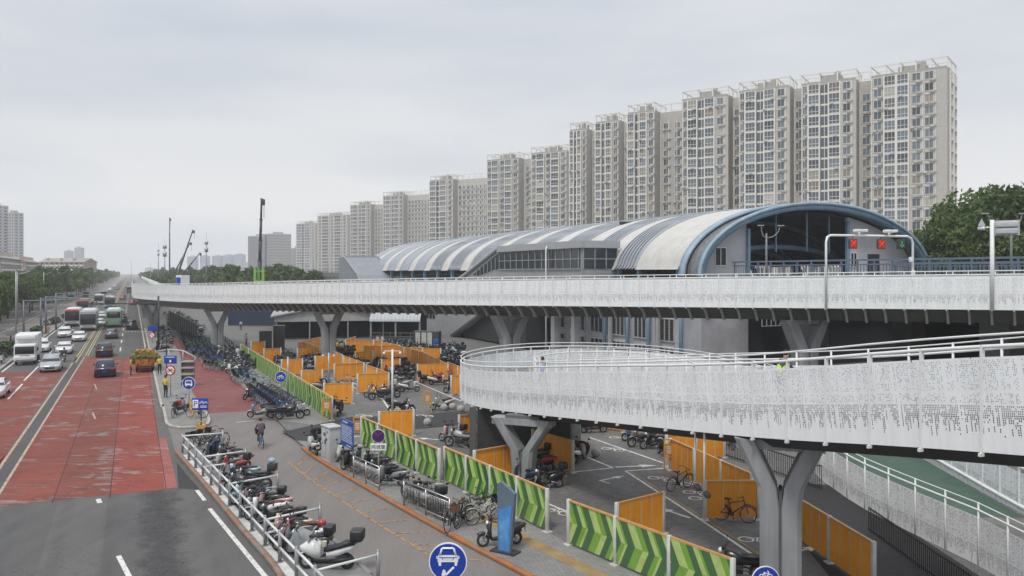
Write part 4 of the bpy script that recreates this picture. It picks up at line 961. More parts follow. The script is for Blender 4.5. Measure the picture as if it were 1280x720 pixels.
# low flats on the left
LOWC=M('low_flat_wall',(.36,.31,.27),.85,var=.12,scale=.1)
def lowflat(label,x0,Y0,L,D,h,rot=None,nx=12,nf=6):
    t=thing('low_flats',label,'apartment block',RD(x0,Y0),A_AWAY if rot is None else rot,'six-storey flats left of the road')
    mb=MB(); mb.box((L/2,D/2,h/2),(L,D,h)); obj('wall',mb,LOWC,t)
    mb=MB(); mb.prism([(-.6,h),(D/2,h+2.6),(D+.6,h),(D+.6,h-.3),(-.6,h-.3)],-.5,L+.5,'x'); obj('roof',mb,M('weathered_roof',(.3,.27,.25),.85,var=.2,scale=.2),t)
    mb=MB()
    for i in range(int(L/9)): mb.box((4+i*9,2.5,h+1.6),(1.4,1.4,1.8))
    obj('chimney',mb,LOWC,t); fh=h/nf; mb=MB(); fr=MB()
    for j in range(nx):
        x=L*(j+.5)/nx
        for i in range(nf):
            mb.box((x,-.05,(i+.55)*fh),(L/nx*.5,.14,fh*.5)); fr.box((x,-.35,(i+.2)*fh),(L/nx*.62,.7,fh*.28))
    for i in range(nf):
        for y in (D*.28,D*.72): mb.box((-.05,y,(i+.55)*fh),(.14,2,fh*.5))
    tag(obj('window',mb,WG[2],t),kind='stuff'); tag(obj('balcony',fr,FRAMEC,t),kind='stuff'); return t
lowflat('nearest row of six-storey flats behind the left trees',-50,225,70,13,17.0,nx=18)
lowflat('second row of six-storey flats behind the left trees',-50,305,62,13,15.5,nx=16)
lowflat('third row of six-storey flats behind the left trees',-50,378,60,13,15.0,nx=16)
lowflat('farthest long row of flats beside the road in the haze',-46,640,150,13,15.5,nx=30)
lowflat('six-storey flats facing along the road, end on to the other rows',-60,520,30,14,16.5,rot=R(-4),nx=9)
# ================================================================ trees
LEAF=[m_leaf('leaf_dark',(.055,.098,.026)),m_leaf('leaf_mid',(.09,.15,.04)),m_leaf('leaf_light',(.145,.2,.058))]; BARK=M('bark',(.09,.07,.055),.9,var=.3,scale=2,bump=.4)
def tree_meshes(seed,H,rad,ncl,nl,leaf,squash=.8):
    rnd=random.Random(seed); tr=MB(); cr=MB()
    fork=H*.32; tr.tube([(0,0,0),(.1,0,fork*.5),(0,.1,fork)],[H*.022,H*.018,H*.015],7)
    cl=[]
    for i in range(ncl):
        q=rnd.random()*2*math.pi; e=rnd.uniform(-.55,1.0); rr=rnd.uniform(.45,.98)
        p=Vector((math.cos(q)*math.cos(e)*rad*rr,math.sin(q)*math.cos(e)*rad*rr,H*.57+math.sin(e)*H*.42*rr)); cl.append((p,rad*rnd.uniform(.17,.38)))
    for p,r in cl[:9]: tr.tube([(0,.05,fork*rnd.uniform(.7,1)),(p.x*.5,p.y*.5,fork+(p.z-fork)*.55),tuple(p)],[H*.010,H*.006,H*.002],5)
    for p,r in cl:
        tone=rnd.choice((0,0,1,1,2))
        for k in range(nl):
            d=Vector((rnd.gauss(0,1),rnd.gauss(0,1),rnd.gauss(0,1))); d.normalize(); d*=r*rnd.random()**.4; d.z*=squash
            c=p+d; a=Vector((rnd.gauss(0,1),rnd.gauss(0,1),rnd.gauss(0,.6))).normalized(); b=a.orthogonal().normalized(); b=Matrix.Rotation(rnd.random()*6.28,3,a)@b; e=a.cross(b)
            s=leaf*rnd.uniform(.6,1.35); b=b*s; e=e*s*.55
            m=tone if rnd.random()<.7 else rnd.choice((0,1,2))
            cr.add([c-b,c-e*.9+a*s*.15,c+b,c+e*.9+a*s*.15],[(0,1,2,3)],m)
    return tr,cr
TP={}
def tree_proto(key,*a):
    tr,cr=tree_meshes(*a); TP[key]=(data('trunk',tr,BARK),data('crown',cr,LEAF))
tree_proto('a',1,10.5,4.3,42,210,.27); tree_proto('b',2,10.5,4.8,46,210,.27); tree_proto('c',3,10.5,4.0,38,210,.26)
tree_proto('big1',4,18,7.0,84,300,.30); tree_proto('big2',5,18,7.6,90,290,.30); tree_proto('big3',9,14.5,5.5,66,270,.27)
tree_proto('f1',6,12,5,22,60,.75); tree_proto('f2',7,12,5.5,22,60,.8)
rt=random.Random(5)
def tree(key,loc,s,label,group,name='tree'):
    t=thing(name,label,'tree',loc,rt.random()*6.28,group); s*=rt.uniform(.9,1.1); t.scale=(s,s,s*rt.uniform(.93,1.08))
    for k,me in zip(('trunk','crown'),TP[key]):
        o=bpy.data.objects.new(k,me); COL.objects.link(o); o.parent=t
    return t
Y=84
while Y<260:
    for x0 in (-25.5,-32.5,-40):
        tree(rt.choice('abc'),RD(x0+rt.uniform(-1.5,1.5),Y+rt.uniform(-2.5,2.5)),(.80 if Y<150 else .88)*rt.uniform(.75,1.15),'full green street tree on the left pavement, in front of the flats','green street trees on the left pavement')
    Y+=8.5
while Y<1250:
    for x0 in (-25,-34): tree(rt.choice(('f1','f2')),RD(x0+rt.uniform(-2,2),Y),rt.uniform(.6,1.05),'hazy green tree of the avenue receding along the left of the road','hazy avenue trees left of the road')
    Y+=12 if Y<500 else 26
Y=230
while Y<900:
    for x0 in (36,50): tree(rt.choice(('f1','f2')),RD(x0+rt.uniform(-3,3)+ (0 if Y<450 else -10),Y),rt.uniform(.75,1.15),'green tree in the belt beyond the cycleway, left of the station roof','tree belt beyond the cycleway')
    Y+=11 if Y<450 else 24
for Y in range(330,1300,38): tree(rt.choice(('f1','f2')),RD(14+rt.uniform(-2,4),Y),.8,'faint tree right of the road in the far haze','faint trees right of the road')
for i,(u,Y,key,s) in enumerate(((1152,96,'big3',.82),(1176,100,'big2',.80),(1205,96,'big1',.86),(1228,98,'big2',.93),(1248,90,'big1',1.02),(1274,92,'big2',1.07),(1300,84,'big1',1.1),(1225,84,'big3',.9),(1185,88,'big3',.78),(1262,82,'big3',.95),(1190,120,'big2',.9),(1240,125,'big1',1.05),(1290,120,'big2',1.1))):
    tree(key,PU(u,Y,0),s,'big dark leafy tree massed with its neighbours behind the viaduct at the right','dark trees behind the viaduct at the right')
# ================================================================ lamps, masts, cranes
def lamp(label,loc,rz,h,arms,m=None,group='street lamps',name='street_lamp'):
    t=thing(name,label,'street lamp',loc,rz,group); m=m or GREYM
    mb=MB(); mb.tube([(0,0,0),(0,0,h*.6),(0,0,h)],[.11,.09,.07],8); mb.disc((0,0,.15),(0,0,1),.2,.3,8); obj('pole',mb,m,t)
    for L in arms:
        s=1 if L>0 else -1
        mb=MB(); P=[(0,0,h-.4)]+[(s*abs(L)*math.sin(a)*.9,0,h-.4+.9*(1-math.cos(a))) for a in (.4,.8,1.2,1.57)]; mb.tube(P+[(L,0,h+.62)],.045,6); obj('arm',mb,m,t)
        mb=MB(); mb.rbox((L,0,h+.62),(.55,.2,.09),.04); obj('lamp_head',mb,GREYM,t)
    return t
for (x0,Y,h,l) in ((-14.5,100,10.2,'grey curved-arm street lamp nearest on the left, above the truck'),(-22,118,9.4,'second grey curved-arm street lamp from the left edge'),(-21.5,150,10.0,'third street lamp along the left pavement'),(-21.5,195,10,'fourth street lamp along the left pavement'),(-21.5,235,10,'fifth street lamp along the left pavement'),(-21.5,290,10,'sixth street lamp along the left pavement'),(-21.5,350,10,'seventh street lamp, small in the haze on the left')):
    lamp(l,RD(x0,Y),math.atan2(RV.y,RV.x),h,(2.2,))
for k,(u,Y) in enumerate(((262,390),(282,360),(316,330),(345,310),(368,290),(392,270),(410,250))):
    lamp('pale street lamp standing on the rail viaduct line left of the stair roof',PU(u,Y,8.5),0,7,(1.8,),group='street lamps on the viaduct')
lamp('tall double-arm street lamp at the right edge in front of the dark trees',PU(1264,62,8.9),R(0),5.0,(-2.0,.9),M('lamp_grey',(.2,.205,.21),.5))
lamp('street lamp with two short arms inside the station arch',PU(958,66,8.9),R(10),4.3,(-.5,1.3),M('lamp_grey',(.2,.205,.21)))
def mast(label,loc,rz,h,L,arm_h,group,m=None,sig=False):
    t=thing('traffic_mast',label,'traffic mast',loc,rz,group); m=m or M('mast_grey',(.16,.18,.2),.5,.3)
    mb=MB(); mb.tube([(0,0,0),(0,0,h)],[.15,.11],8); mb.disc((0,0,.1),(0,0,1),.3,.2,8); obj('pole',mb,m,t)
    mb=MB(); mb.tube([(0,0,arm_h),(L,0,arm_h+.15)],[.1,.06],8); mb.tube([(0,0,arm_h-1.0),(L*.12,0,arm_h)],.05,6); obj('arm',mb,m,t)
    if sig:
        for k,x in enumerate((.5,.8)):
            mb=MB(); mb.rbox((L*x,0,arm_h+.1),(.9,.25,.35),.04); obj('signal_box',mb,DKM,t)
    return t
rr=math.atan2(RV.y,RV.x)
for (u,vt,vb,L,l,sg) in ((29.5,376,428,8.5,'nearest grey traffic mast reaching over the left lanes',False),(51,373,421,9.5,'second grey traffic mast over the left lanes',False),(57.5,371,417,7.0,'third grey traffic mast over the left lanes',True),(70,367,413,9.0,'fourth grey traffic mast over the left lanes with a white box',True)):
    g=G(u,vb,.12); h=EYE-(vt-340)*g.y/1000; mast(l,g,rr,h,L,h-.15,'traffic masts left of the road',None,sg)
g=G(198,438,.11); mast('dark traffic mast on the island with an arm reaching left over the road',g,rr+math.pi,EYE-(380-340)*g.y/1000+.9,5.2,EYE-(381-340)*g.y/1000,'dark traffic masts',DKM)
def pole(label,u,vb,vt,r,m,z=PZ,cam=None):
    g=G(u,vb,z); h=EYE-(vt-340)*g.y/1000-z; t=thing('camera_mast',label,'pole',g,0)
    mb=MB(); mb.tube([(0,0,0),(0,0,h)],r,8); mb.disc((0,0,.05),(0,0,1),r*2,.1,10); obj('pole',mb,m,t)
    if cam:
        mb=MB(); mb.tube([(-cam,0,h-.1),(cam,0,h-.1)],.03,6); obj('arm',mb,m,t)
        for s in (-1,1): mb=MB(); mb.rbox((cam*s,-.1,h-.22),(.14,.36,.14),.03); obj('camera',mb,WHITE,t)
    return t
pole('slim white camera pole in the middle of the plaza',490.5,521,437,.07,WHITE,cam=.55)
pole('grey pole with small cameras beside the bicycle sign',360,500,446,.075,GREYM)
pole('grey camera pole among the orange hoardings left of the white pole',411,489,441,.08,GREYM,cam=.45)
pole('thin grey pole in front of the first Y-shaped pillar',208,470,395,.05,DKM,.11)
# cranes and masts in the haze
def crane(label,u,Y,v0,v1,u1,w,m,base=False):
    a=PU(u,Y,EYE-(v0-340)*Y/1000); b=PU(u1,Y,EYE-(v1-340)*Y/1000); t=thing('mobile_crane',label,'crane',(a.x,Y,0),0,'cranes beyond the cycleway')
    mb=MB(); a2=Vector((0,0,a.z)); b2=Vector((b.x-a.x,0,b.z)); 
    for i in range(4):
        p=a2.lerp(b2,i/4); q=a2.lerp(b2,(i+1)/4+.01); k=w*(1-.16*i); mb.tube([p,q],k/2,4); 
        mb.tube([q-(q-p).normalized()*.25,q],k/2+.1,4)
    obj('boom',mb,m,t)
    mb=MB(); mb.rbox((b2.x+w*.35,0,b2.z-.7),(w*.8,w,1.4),.1); mb.tube([(b2.x+w*.6,0,b2.z-1.2),(b2.x+w*.6,0,b2.z-4.5)],.06,4); obj('boom_head',mb,DKM,t)
    mb=MB(); mb.box((0,0,2.0),(2.4,7,1.2)); mb.box((.3,1,3.6),(1.8,3,2.0)); mb.box((0,0,a.z/2),(w*1.05,w*1.2,a.z)); 
    for s in (-1,1):
        for y in (-2.6,-1.4,1.6,2.8): mb.disc((s*1.0,y,.6),(1,0,0),.6,.4,12)
    obj('carrier',mb,base or DKM,t); return t
DKB=M('dark_boom',(.05,.045,.05),.5)
LIME=M('lime_green_paint',(.2,.42,.09),.5)
t=crane('tall dark near-vertical crane mast on a lime green base',324,190,352,249,327,.95,DKB,LIME)
mb=MB(); 
for x in (-.95,.0,.95): mb.box((x,0,8.9),(.5,.8,4.4))
mb.box((.3,0,10.2),(2.3,.7,.3)); mb.box((.2,0,7.9),(2.2,.7,.3)); obj('mast_foot',mb,LIME,t)
crane('vertical dark boom above the far cycleway',212,420,352,273,212,.9,DKB); crane('longest leaning crane boom near the blue tank',219,400,352,288,241,1.2,DKB); crane('second leaning crane boom, crossing just below the longest one',216,420,345,303,238,.9,DKB); crane('short low crane boom leaning right above the blue tank',229,380,342,316,250,.8,DKB)
t=thing('tank_cabin','blue and white site cabin on the far cycleway below the crane booms','cabin',PU(228.5,113,6.55),R(-35))
mb=MB(); mb.box((0,0,1.5),(1.25,1.3,3.0)); obj('body',mb,WHITE,t); mb=MB(); mb.box((0,-.67,2.1),(1.0,.06,1.2)); obj('blue_panel',mb,BLUES,t)
for u,vt,Y,b,l in ((188,335,420,.5,'slim antenna mast left of the vertical boom'),(198,311,380,.8,'pale antenna mast with a small head'),(206,305,380,1.5,'antenna mast with bulky equipment rings'),(258,300,320,1.2,'antenna mast with a narrow head beside the hazy towers'),(164,328,900,.6,'hair-thin mast at the end of the road')):
    h=EYE+(340-vt)*Y/1000; t=thing('antenna_mast',l,'mast',PU(u,Y,0),0,'antenna masts in the haze')
    mb=MB(); mb.tube([(0,0,0),(0,0,h+3)],[.35,.08],6); obj('pole',mb,GREYM,t)
    mb=MB(); mb.tube([(0,0,h-1.5*b),(0,0,h-.5)],b*.6,8); obj('antenna',mb,GREYM,t); mb=MB(); mb.tube([(0,0,h-4*b),(0,0,h-2.5*b)],b*.6,8); obj('antenna',mb,GREYM,t)
# gantry of lane signals standing on the cycleway
a=near[min(range(len(near)),key=lambda i:abs(640+1000*near[i].x/near[i].y-1022))]; b=far_[min(range(len(far_)),key=lambda i:abs(640+1000*far_[i].x/far_[i].y-1131))]
L=(Vector((b.x,b.y,0))-Vector((a.x,a.y,0))).length; zt=EYE+(340-294)*a.y/1000
t=thing('signal_gantry','white portal over the cycleway carrying two red cross lane signals and cameras','signal gantry',(a.x,a.y,a.z),math.atan2(b.y-a.y,b.x-a.x)); h=zt-a.z
mb=MB(); mb.tube([(0,-.15,-.1),(0,-.15,h-.45),(.13,-.1,h-.13),(.45,0,h),(L-.45,0,h),(L-.13,0,h-.13),(L,0,h-.45),(L,0,0)],.08,10); obj('frame',mb,WHITE,t)
redx=NT('red_led'); redx.p.inputs['Base Color'].default_value=(.4,.02,.01,1); redx.p.inputs['Emission Color'].default_value=(1,.05,.02,1); redx.p.inputs['Emission Strength'].default_value=.4
grn=NT('green_led'); grn.p.inputs['Base Color'].default_value=(.03,.2,.08,1); grn.p.inputs['Emission Color'].default_value=(.08,.6,.25,1); grn.p.inputs['Emission Strength'].default_value=.25
for x,mm,nm in ((L*.31,redx.m,'red_signal'),(L*.63,redx.m,'red_signal'),(L*.86,grn.m,'green_signal')):
    mb=MB(); mb.rbox((x,-.02,h-.55),(.62,.16,.66),.03); mb.tube([(x,0,h-.2),(x,0,h)],.03,6); o=obj(nm,mb,DKM,t)
    mb=MB()
    if mm is redx.m:
        for s in (-1,1): mb.tube([(x-.2,-.115,h-.55-s*.2),(x+.2,-.115,h-.55+s*.2)],.045,4)
        mb.box((x,-.1025,h-.55),(.54,.004,.56),1)
    else: mb.tube([(x,-.115,h-.35),(x,-.115,h-.75)],.035,4); mb.tube([(x-.15,-.115,h-.6),(x,-.115,h-.76),(x+.15,-.115,h-.6)],.035,4)
    obj('lit_face',mb,[mm,M('led_dim_red',(.12,.015,.012),.5,emit=((.5,.03,.02),.35))],o)
for x in (L*.38,L*.72):
    mb=MB()
    for s in (-.3,.25): mb.rbox((x+s,-.2,h+.32),(.3,.5,.2),.05)
    mb.tube([(x-.3,0,h+.2),(x+.3,0,h+.2)],.04,6); mb.tube([(x,0,h),(x,0,h+.2)],.05,6); obj('camera',mb,WHITE,t)
mb=MB(); mb.rbox((L-.25,-.1,h-1.6),(.2,.2,.35),.03); mb.rbox((L-.05,-.1,h-2.5),(.22,.2,.3),.03); obj('junction_box',mb,WHITE,t)
# sign mast further right
a=near[min(range(len(near)),key=lambda i:abs(640+1000*near[i].x/near[i].y-1234))]
k=a.y/1000; zt=EYE+(340-275)*k; t=thing('sign_mast','white mast on the cycleway edge with a double display box and a small triangular head','sign mast',(a.x,a.y-.12,a.z),R(-38)); h=zt-a.z
mb=MB(); mb.tube([(0,0,-.05),(0,0,h)],.12,10); obj('pole',mb,WHITE,t)
mb=MB(); mb.rbox((.75,0,h-.3),(1.15,.25,.32),.04); mb.rbox((.75,0,h-.7),(1.15,.25,.32),.04); mb.box((.75,.1,h-.5),(1.3,.1,.9)); obj('display_box',mb,M('display_grey',(.45,.46,.47),.5),t)
mb=MB(); mb.prism([(-.75,h-.35),(-.35,h-.35),(-.55,h+.1)],-.06,.06,'y'); mb.tube([(-.6,0,h-.45),(0,0,h-.45)],.05,6); mb.rbox((-.55,-.05,h-.5),(.4,.2,.2),.04); obj('sensor_head',mb,SILV,t)
# ================================================================ hoardings
ORG=m_ribbed('orange_sheet',(.74,.265,.014),(.82,.33,.022),.62,0,.5,.93,.012); POSTM=M('hoarding_post',(.52,.53,.50),.5,var=.12); CAPM=M('pale_orange_cap',(.52,.29,.11),.5,var=.15)
STRIPM=M('cream_batten',(.55,.45,.30),.5)
rh=random.Random(31)
def hoard(label,a,b,h=1.55,green=False,bays=None,ends=(1,1),group=None):
    a=Vector((a[0],a[1],PZ)); b=Vector((b[0],b[1],PZ)); d=b-a; L=d.length; n=bays or max(1,round(L/2.6))
    t=thing('hoarding',label,'hoarding',a,math.atan2(d.y,d.x),group or ('green chevron hoardings along the footway' if green else 'orange hoardings between the parking bays'))
    for i in range(n):
        x0=i*L/n+.06; x1=(i+1)*L/n-.06
        mb=MB(); mb.box(((x0+x1)/2,0,h/2+.05),(x1-x0,.045,h-.1)); me=data('panel',mb,CHEV if green else ORG)
        if green: off=rh.uniform(0,1.55); set_uv(me,lambda c:(c.x-x0+off,c.z-.05))
        o=obj('panel',me,None,t); o.rotation_euler=(R(rh.uniform(-1.2,1.2)),0,R(rh.uniform(-.25,.25)))
        if not green:
            mb=MB(); k=max(2,round((x1-x0)/.62))
            for j in range(1,k): mb.box((x0+(x1-x0)*j/k,0,h/2+.05),(.035,.062,h-.16))
            obj('batten',mb,STRIPM,o)
    for i in range(n+1):
        if (i==0 and not ends[0]) or (i==n and not ends[1]): continue
        mb=MB(); mb.rbox((i*L/n,0,h/2+.03),(.13,.13,h+.06),.012,0,None,1); mb.box((i*L/n,0,.02),(.3,.3,.04)); obj('post',mb,POSTM,t)
    mb=MB(); mb.box((L/2,0,h+.015),(L-.1,.09,.06)); obj('cap_rail',mb,CAPM,t)
    return t
GP=lambda u,v: G(u,v,PZ)
hoard('far green chevron hoarding along the cycle track, seen nearly end on',GP(301,447),GP(415,526),1.55,True,7)
hoard('green chevron hoarding behind the no-parking sign',GP(452,557),GP(549,605),1.6,True,4)
hoard('green chevron hoarding behind the blue totem board',GP(556,602),GP(684,665),1.6,True,4)
hoard('nearest green chevron hoarding, running out of the bottom of the photo',GP(711,681),(6.35,23.0),1.6,True,3)
def wing(label,uL,uR,vb,h=1.5,dv=0): return hoard(label,GP(uL,vb),GP(uR,vb+dv),h)
OH=[((447,492),(486,490),(458,478),'orange hoarding with a corner beside the white-headed moped, left of the white pole'),
((418,477),(455,475),(430,465),'orange hoarding facing forward behind the lone spoked wheel, left of the white pole'),
((394,465),(428,463),(415,456),'orange hoarding just right of the parked mopeds under the second pillar'),
((372,454),(399,452),(379,444),'orange hoarding with a slanting top left of the second pillar'),
((467,442),(432,441),(444,436),'small orange hoarding in the back row right of the second pillar'),
((454,450),(500,449),(467,441),'wide red-orange hoarding in the back row beside the seated rider')]
SIDE={(447,492):'orange side wall behind the white-headed moped, running back to the left',(418,477):'orange side wall running back behind the lone spoked wheel',(394,465):'orange side wall running back under the second pillar',(372,454):'orange side wall with slanting top left of the second pillar',(467,442):'orange side wall running back in the far row right of the second pillar',(454,450):'orange side wall running back behind the seated rider'}
for a,b,c,l in OH:
    hoard(l,GP(*a),GP(*b)); hoard(SIDE[a],GP(*b),GP(*c),ends=(0,1))
for a,b,l in (((377,487),(403,486),'orange hoarding behind the far green fence, left of the grey camera pole'),((352,470),(378,469),'orange hoarding peeping over the far green fence beside the bicycle sign'),
 ((405,506),(441,505),'orange hoarding behind the end of the far green fence and the blue notice board'),((314,444),(331,443),'farthest orange hoarding over the left end of the green fence'),((330,454),(351,453),'second farthest orange hoarding over the green fence'),
 ((444,459),(466,458),'low orange hoarding left of the seated rider'),((477,470),(500,469),'short orange hoarding with dark motorbikes stacked right of it'),((496,449),(534,461),'long orange hoarding slanting right past the grey-clad worker'),
 ((506,452),(551,454),'orange hoarding across the far bay, nearest the dark rows of mopeds'),((522,477),(560,477),'orange hoarding behind the white and red scooter'),((560,477),(530,460),'orange side wall behind the white and red scooter bay'),
 ((560,474),(586,486),'orange hoarding running right behind the tip of the spiral ramp'),
 ((564,494),(575,493.5),'narrow orange hoarding end left of the ramp tip'),((474,548),(517,545),'orange hoarding joined behind the green fence with the no-parking sign'),((574,553),(588,552),'narrow orange panel left of the dark abutment wall'),
 ((666,574),(716,591),'brown-looking orange hoarding in the shade beside the Y-shaped ramp pillar'),((593,606),(642,596),'orange hoarding joined behind the green fence with the totem board'),((732,533),(832,549),'orange hoarding in the distance under the middle of the ramp'),
 ((838,588),(940,640),'long orange hoarding slanting down behind the black mountain bike'),((881,650.5),(948,650),'orange hoarding facing forward with a bicycle leaning on it'),((992,672),(1092,742),'orange hoarding right of the big foreground pillar'),
 ((771,684),(829,667),'orange hoarding joined behind the nearest green fence'),((833,583),(905,572),'orange hoarding across the bay under the ramp, behind the delivery mopeds'),((372,445),(400,437),'orange wall at the far left of the bays under the second pillar')):
    hoard(l,GP(*a),GP(*b))
# ================================================================ two-wheelers
PAL={n:M('paint_'+n,c,.35,var=.04,coat=.4) for n,c in dict(black=(.02,.02,.022),white=(.66,.66,.65),grey=(.2,.21,.22),red=(.33,.03,.03),pale_blue=(.25,.4,.48),silver=(.42,.43,.44),cream=(.5,.46,.36),blue=(.02,.13,.42),green=(.03,.2,.11),teal=(.02,.17,.15),orange=(.5,.16,.03),pink=(.5,.3,.3),navy=(.015,.03,.09),brown=(.14,.07,.04),dark_grey=(.06,.063,.067)).items()}
BODYM=PAL['grey']
def wheel_parts(x,r,w,spokes=False):
    ty=MB(); ty.torus((x,0,r),(0,1,0),r-w*.5,w*.5,20,7)
    rm=MB(); rm.torus((x,0,r),(0,1,0),r-w*1.05,w*.22,18,5); rm.tube([(x,-w*.6,r),(x,w*.6,r)],r*.16,8)
    k=14 if spokes else 5
    for i in range(k):
        a=2*math.pi*i/k; rm.tube([(x,0,r),(x+math.cos(a)*(r-w),0,r+math.sin(a)*(r-w))],.004 if spokes else .018,3 if spokes else 4)
    return ty,rm
def moped_parts(box=True,shield=True,basket=False,apron=False):
    P={}
    P['wheel']=[wheel_parts(.62,.24,.09),wheel_parts(-.60,.24,.10)]
    lo=MB(); lo.loft([[Vector((x,s*w,z)) for s,z in ((-1,z0),(1,z0),(1,z1),(-1,z1))] for x,w,z0,z1 in ((-.80,.08,.46,.66),(-.45,.13,.30,.68),(-.15,.12,.24,.60),(-.08,.12,.23,.34),(.25,.14,.21,.285),(.34,.14,.23,.34))],0,True)
    lo.tube([(-.6,-.14,.30),(-.25,-.15,.30),(-.05,-.13,.27)],.07,7); lo.rbox((-.62,0,.56),(.3,.13,.1),.03); P['underbody']=lo
    b=MB()
    for q in (-1,1):
        b.loft([[Vector((x,q*(w+e),z)) for e,z in ((0,z0),(.03,(z0+z1)/2),(0,z1),(-.04,z1),(-.04,z0))] for x,w,z0,z1 in ((-.98,.06,.68,.74),(-.85,.12,.60,.76),(-.5,.155,.46,.72),(-.22,.14,.40,.64),(-.08,.10,.38,.50))],0,True)
    b.rbox((-.93,0,.71),(.12,.14,.06),.02)
    b.loft([[Vector((x,s*w,z)) for s,x,w,z in ((-1,x0,w,z),(1,x0,w,z),(1,x1,w*.7,z),(-1,x1,w*.7,z))] for x0,x1,w,z in ((.30,.40,.17,.28),(.34,.47,.19,.55),(.32,.46,.17,.80),(.28,.38,.09,.94))],0,True)
    b.loft([[Vector((.62+math.sin(a)*r*.27,s*.075,.24+math.cos(a)*r*.27)) for s,r in ((-1,1),(1,1),(1,1.12),(-1,1.12))] for a in (-.9,-.45,0,.45,.8)],0,True)
    P['body']=b
    f=MB(); f.tube([(.62,.09,.24),(.46,.09,.62)],.025,6); f.tube([(.62,-.09,.24),(.46,-.09,.62)],.025,6); f.tube([(.42,0,.6),(.30,0,1.0)],.03,6); f.tube([(-.6,.1,.24),(-.2,.12,.32)],.03,6); f.tube([(-.6,-.1,.24),(-.2,-.12,.32)],.03,6); f.tube([(-.05,.1,.24),(-.12,.24,.01)],.016,5); P['frame']=f
    s=MB(); s.loft([[Vector((x,q*w,z)) for q,z in ((-1,z0),(1,z0),(.8,z1),(-.8,z1))] for x,w,z0,z1 in ((-.78,.10,.73,.80),(-.55,.15,.71,.82),(-.3,.15,.69,.78),(-.05,.09,.64,.74))],0,True); P['seat']=s
    h=MB(); h.tube([(.18,.36,1.02),(.28,.22,1.0),(.31,0,.97),(.28,-.22,1.0),(.18,-.36,1.02)],.016,6); h.tube([(.16,.38,1.025),(.25,.27,1.005)],.024,6); h.tube([(.16,-.38,1.025),(.25,-.27,1.005)],.024,6); h.rbox((.33,0,.98),(.14,.2,.1),.03); P['handlebar']=h
    l=MB(); l.sphere((.45,0,.84),(.06,.09,.07),0,None,10,6); P['headlight']=l
    m=[]
    for q in (-1,1):
        e=MB(); e.tube([(.27,q*.24,1.0),(.25,q*.32,1.18)],.008,5); e.sphere((.25,q*.36,1.2),(.02,.07,.05),0,None,8,6); m.append(e)
    P['mirror']=m
    if box: 
        x=MB(); x.rbox((-.86,0,.98),(.34,.4,.32),.05); x.tube([(-.6,.08,.74),(-.9,.08,.82)],.015,5); x.tube([(-.6,-.08,.74),(-.9,-.08,.82)],.015,5); P['top_box']=x
    if basket:
        k=MB(); k.rbox((.58,0,.86),(.28,.34,.24),.04); P['basket']=k
    t=MB(); t.rbox((-.93,0,.62),(.04,.16,.07),.015); P['tail_light']=t
    t=MB(); t.box((-.95,0,.5),(.012,.19,.12)); P['number_plate']=t
    if apron:
        q=MB(); rows=[(.30,1.06,.40),(.42,.95,.43),(.53,.75,.40),(.58,.52,.33),(.52,.36,.27)]
        q.loft([[Vector((x-.10*abs(s_)**1.5*1.6,s_*w,z-.05*abs(s_))) for s_ in (-1,-.6,-.2,.2,.6,1)]+[Vector((x-.03-.10*abs(s_)**1.5*1.6,s_*w*.97,z-.05*abs(s_))) for s_ in (1,.6,.2,-.2,-.6,-1)] for x,z,w in rows],0,True); P['apron']=q
    return P
def motor_parts(box=True):
    P={}; P['wheel']=[wheel_parts(.68,.30,.10),wheel_parts(-.66,.30,.12)]
    b=MB(); b.loft([[Vector((x,s*w,z)) for s,z in ((-1,z0),(1,z0),(.7,z1),(-.7,z1))] for x,w,z0,z1 in ((-.95,.06,.72,.80),(-.6,.12,.58,.80),(-.25,.12,.55,.78),(-.1,.16,.58,.86),(.2,.18,.62,.94),(.38,.12,.7,.9))],0,True)
    b.loft([[Vector((.68+math.sin(a)*r*.32,s*.07,.30+math.cos(a)*r*.32)) for s,r in ((-1,1),(1,1),(1,1.1),(-1,1.1))] for a in (-.7,-.3,.1,.6)],0,True); P['body']=b
    e=MB(); e.rbox((.05,0,.38),(.5,.26,.32),.06); e.tube([(.3,.12,.35),(.2,.18,.2),(-.3,.2,.24),(-.85,.2,.36)],[.03,.03,.04,.05],7); e.tube([(.68,.1,.3),(.42,.1,.95)],.028,6); e.tube([(.68,-.1,.3),(.42,-.1,.95)],.028,6); e.tube([(-.66,.12,.3),(0,.14,.42)],.03,5); e.tube([(-.66,-.12,.3),(0,-.14,.42)],.03,5); P['engine']=e
    s=MB(); s.loft([[Vector((x,q*w,z)) for q,z in ((-1,z0),(1,z0),(.8,z1),(-.8,z1))] for x,w,z0,z1 in ((-.85,.1,.79,.87),(-.5,.14,.78,.88),(-.12,.12,.76,.84))],0,True); P['seat']=s
    h=MB(); h.tube([(.22,.38,1.08),(.34,.2,1.04),(.38,0,1.0),(.34,-.2,1.04),(.22,-.38,1.08)],.017,6); h.rbox((.42,0,1.02),(.1,.22,.12),.03); P['handlebar']=h
    l=MB(); l.sphere((.5,0,.92),(.08,.1,.09),0,None,10,6); P['headlight']=l
    m=[]
    for q in (-1,1):
        k=MB(); k.tube([(.33,q*.24,1.05),(.31,q*.34,1.24)],.008,5); k.sphere((.31,q*.38,1.26),(.02,.07,.05),0,None,8,6); m.append(k)
    P['mirror']=m
    if box: x=MB(); x.rbox((-.92,0,1.06),(.38,.44,.34),.05); x.box((-.85,0,.87),(.4,.2,.04)); P['top_box']=x
    t=MB(); t.rbox((-1.0,0,.76),(.04,.16,.07),.015); P['tail_light']=t
    return P
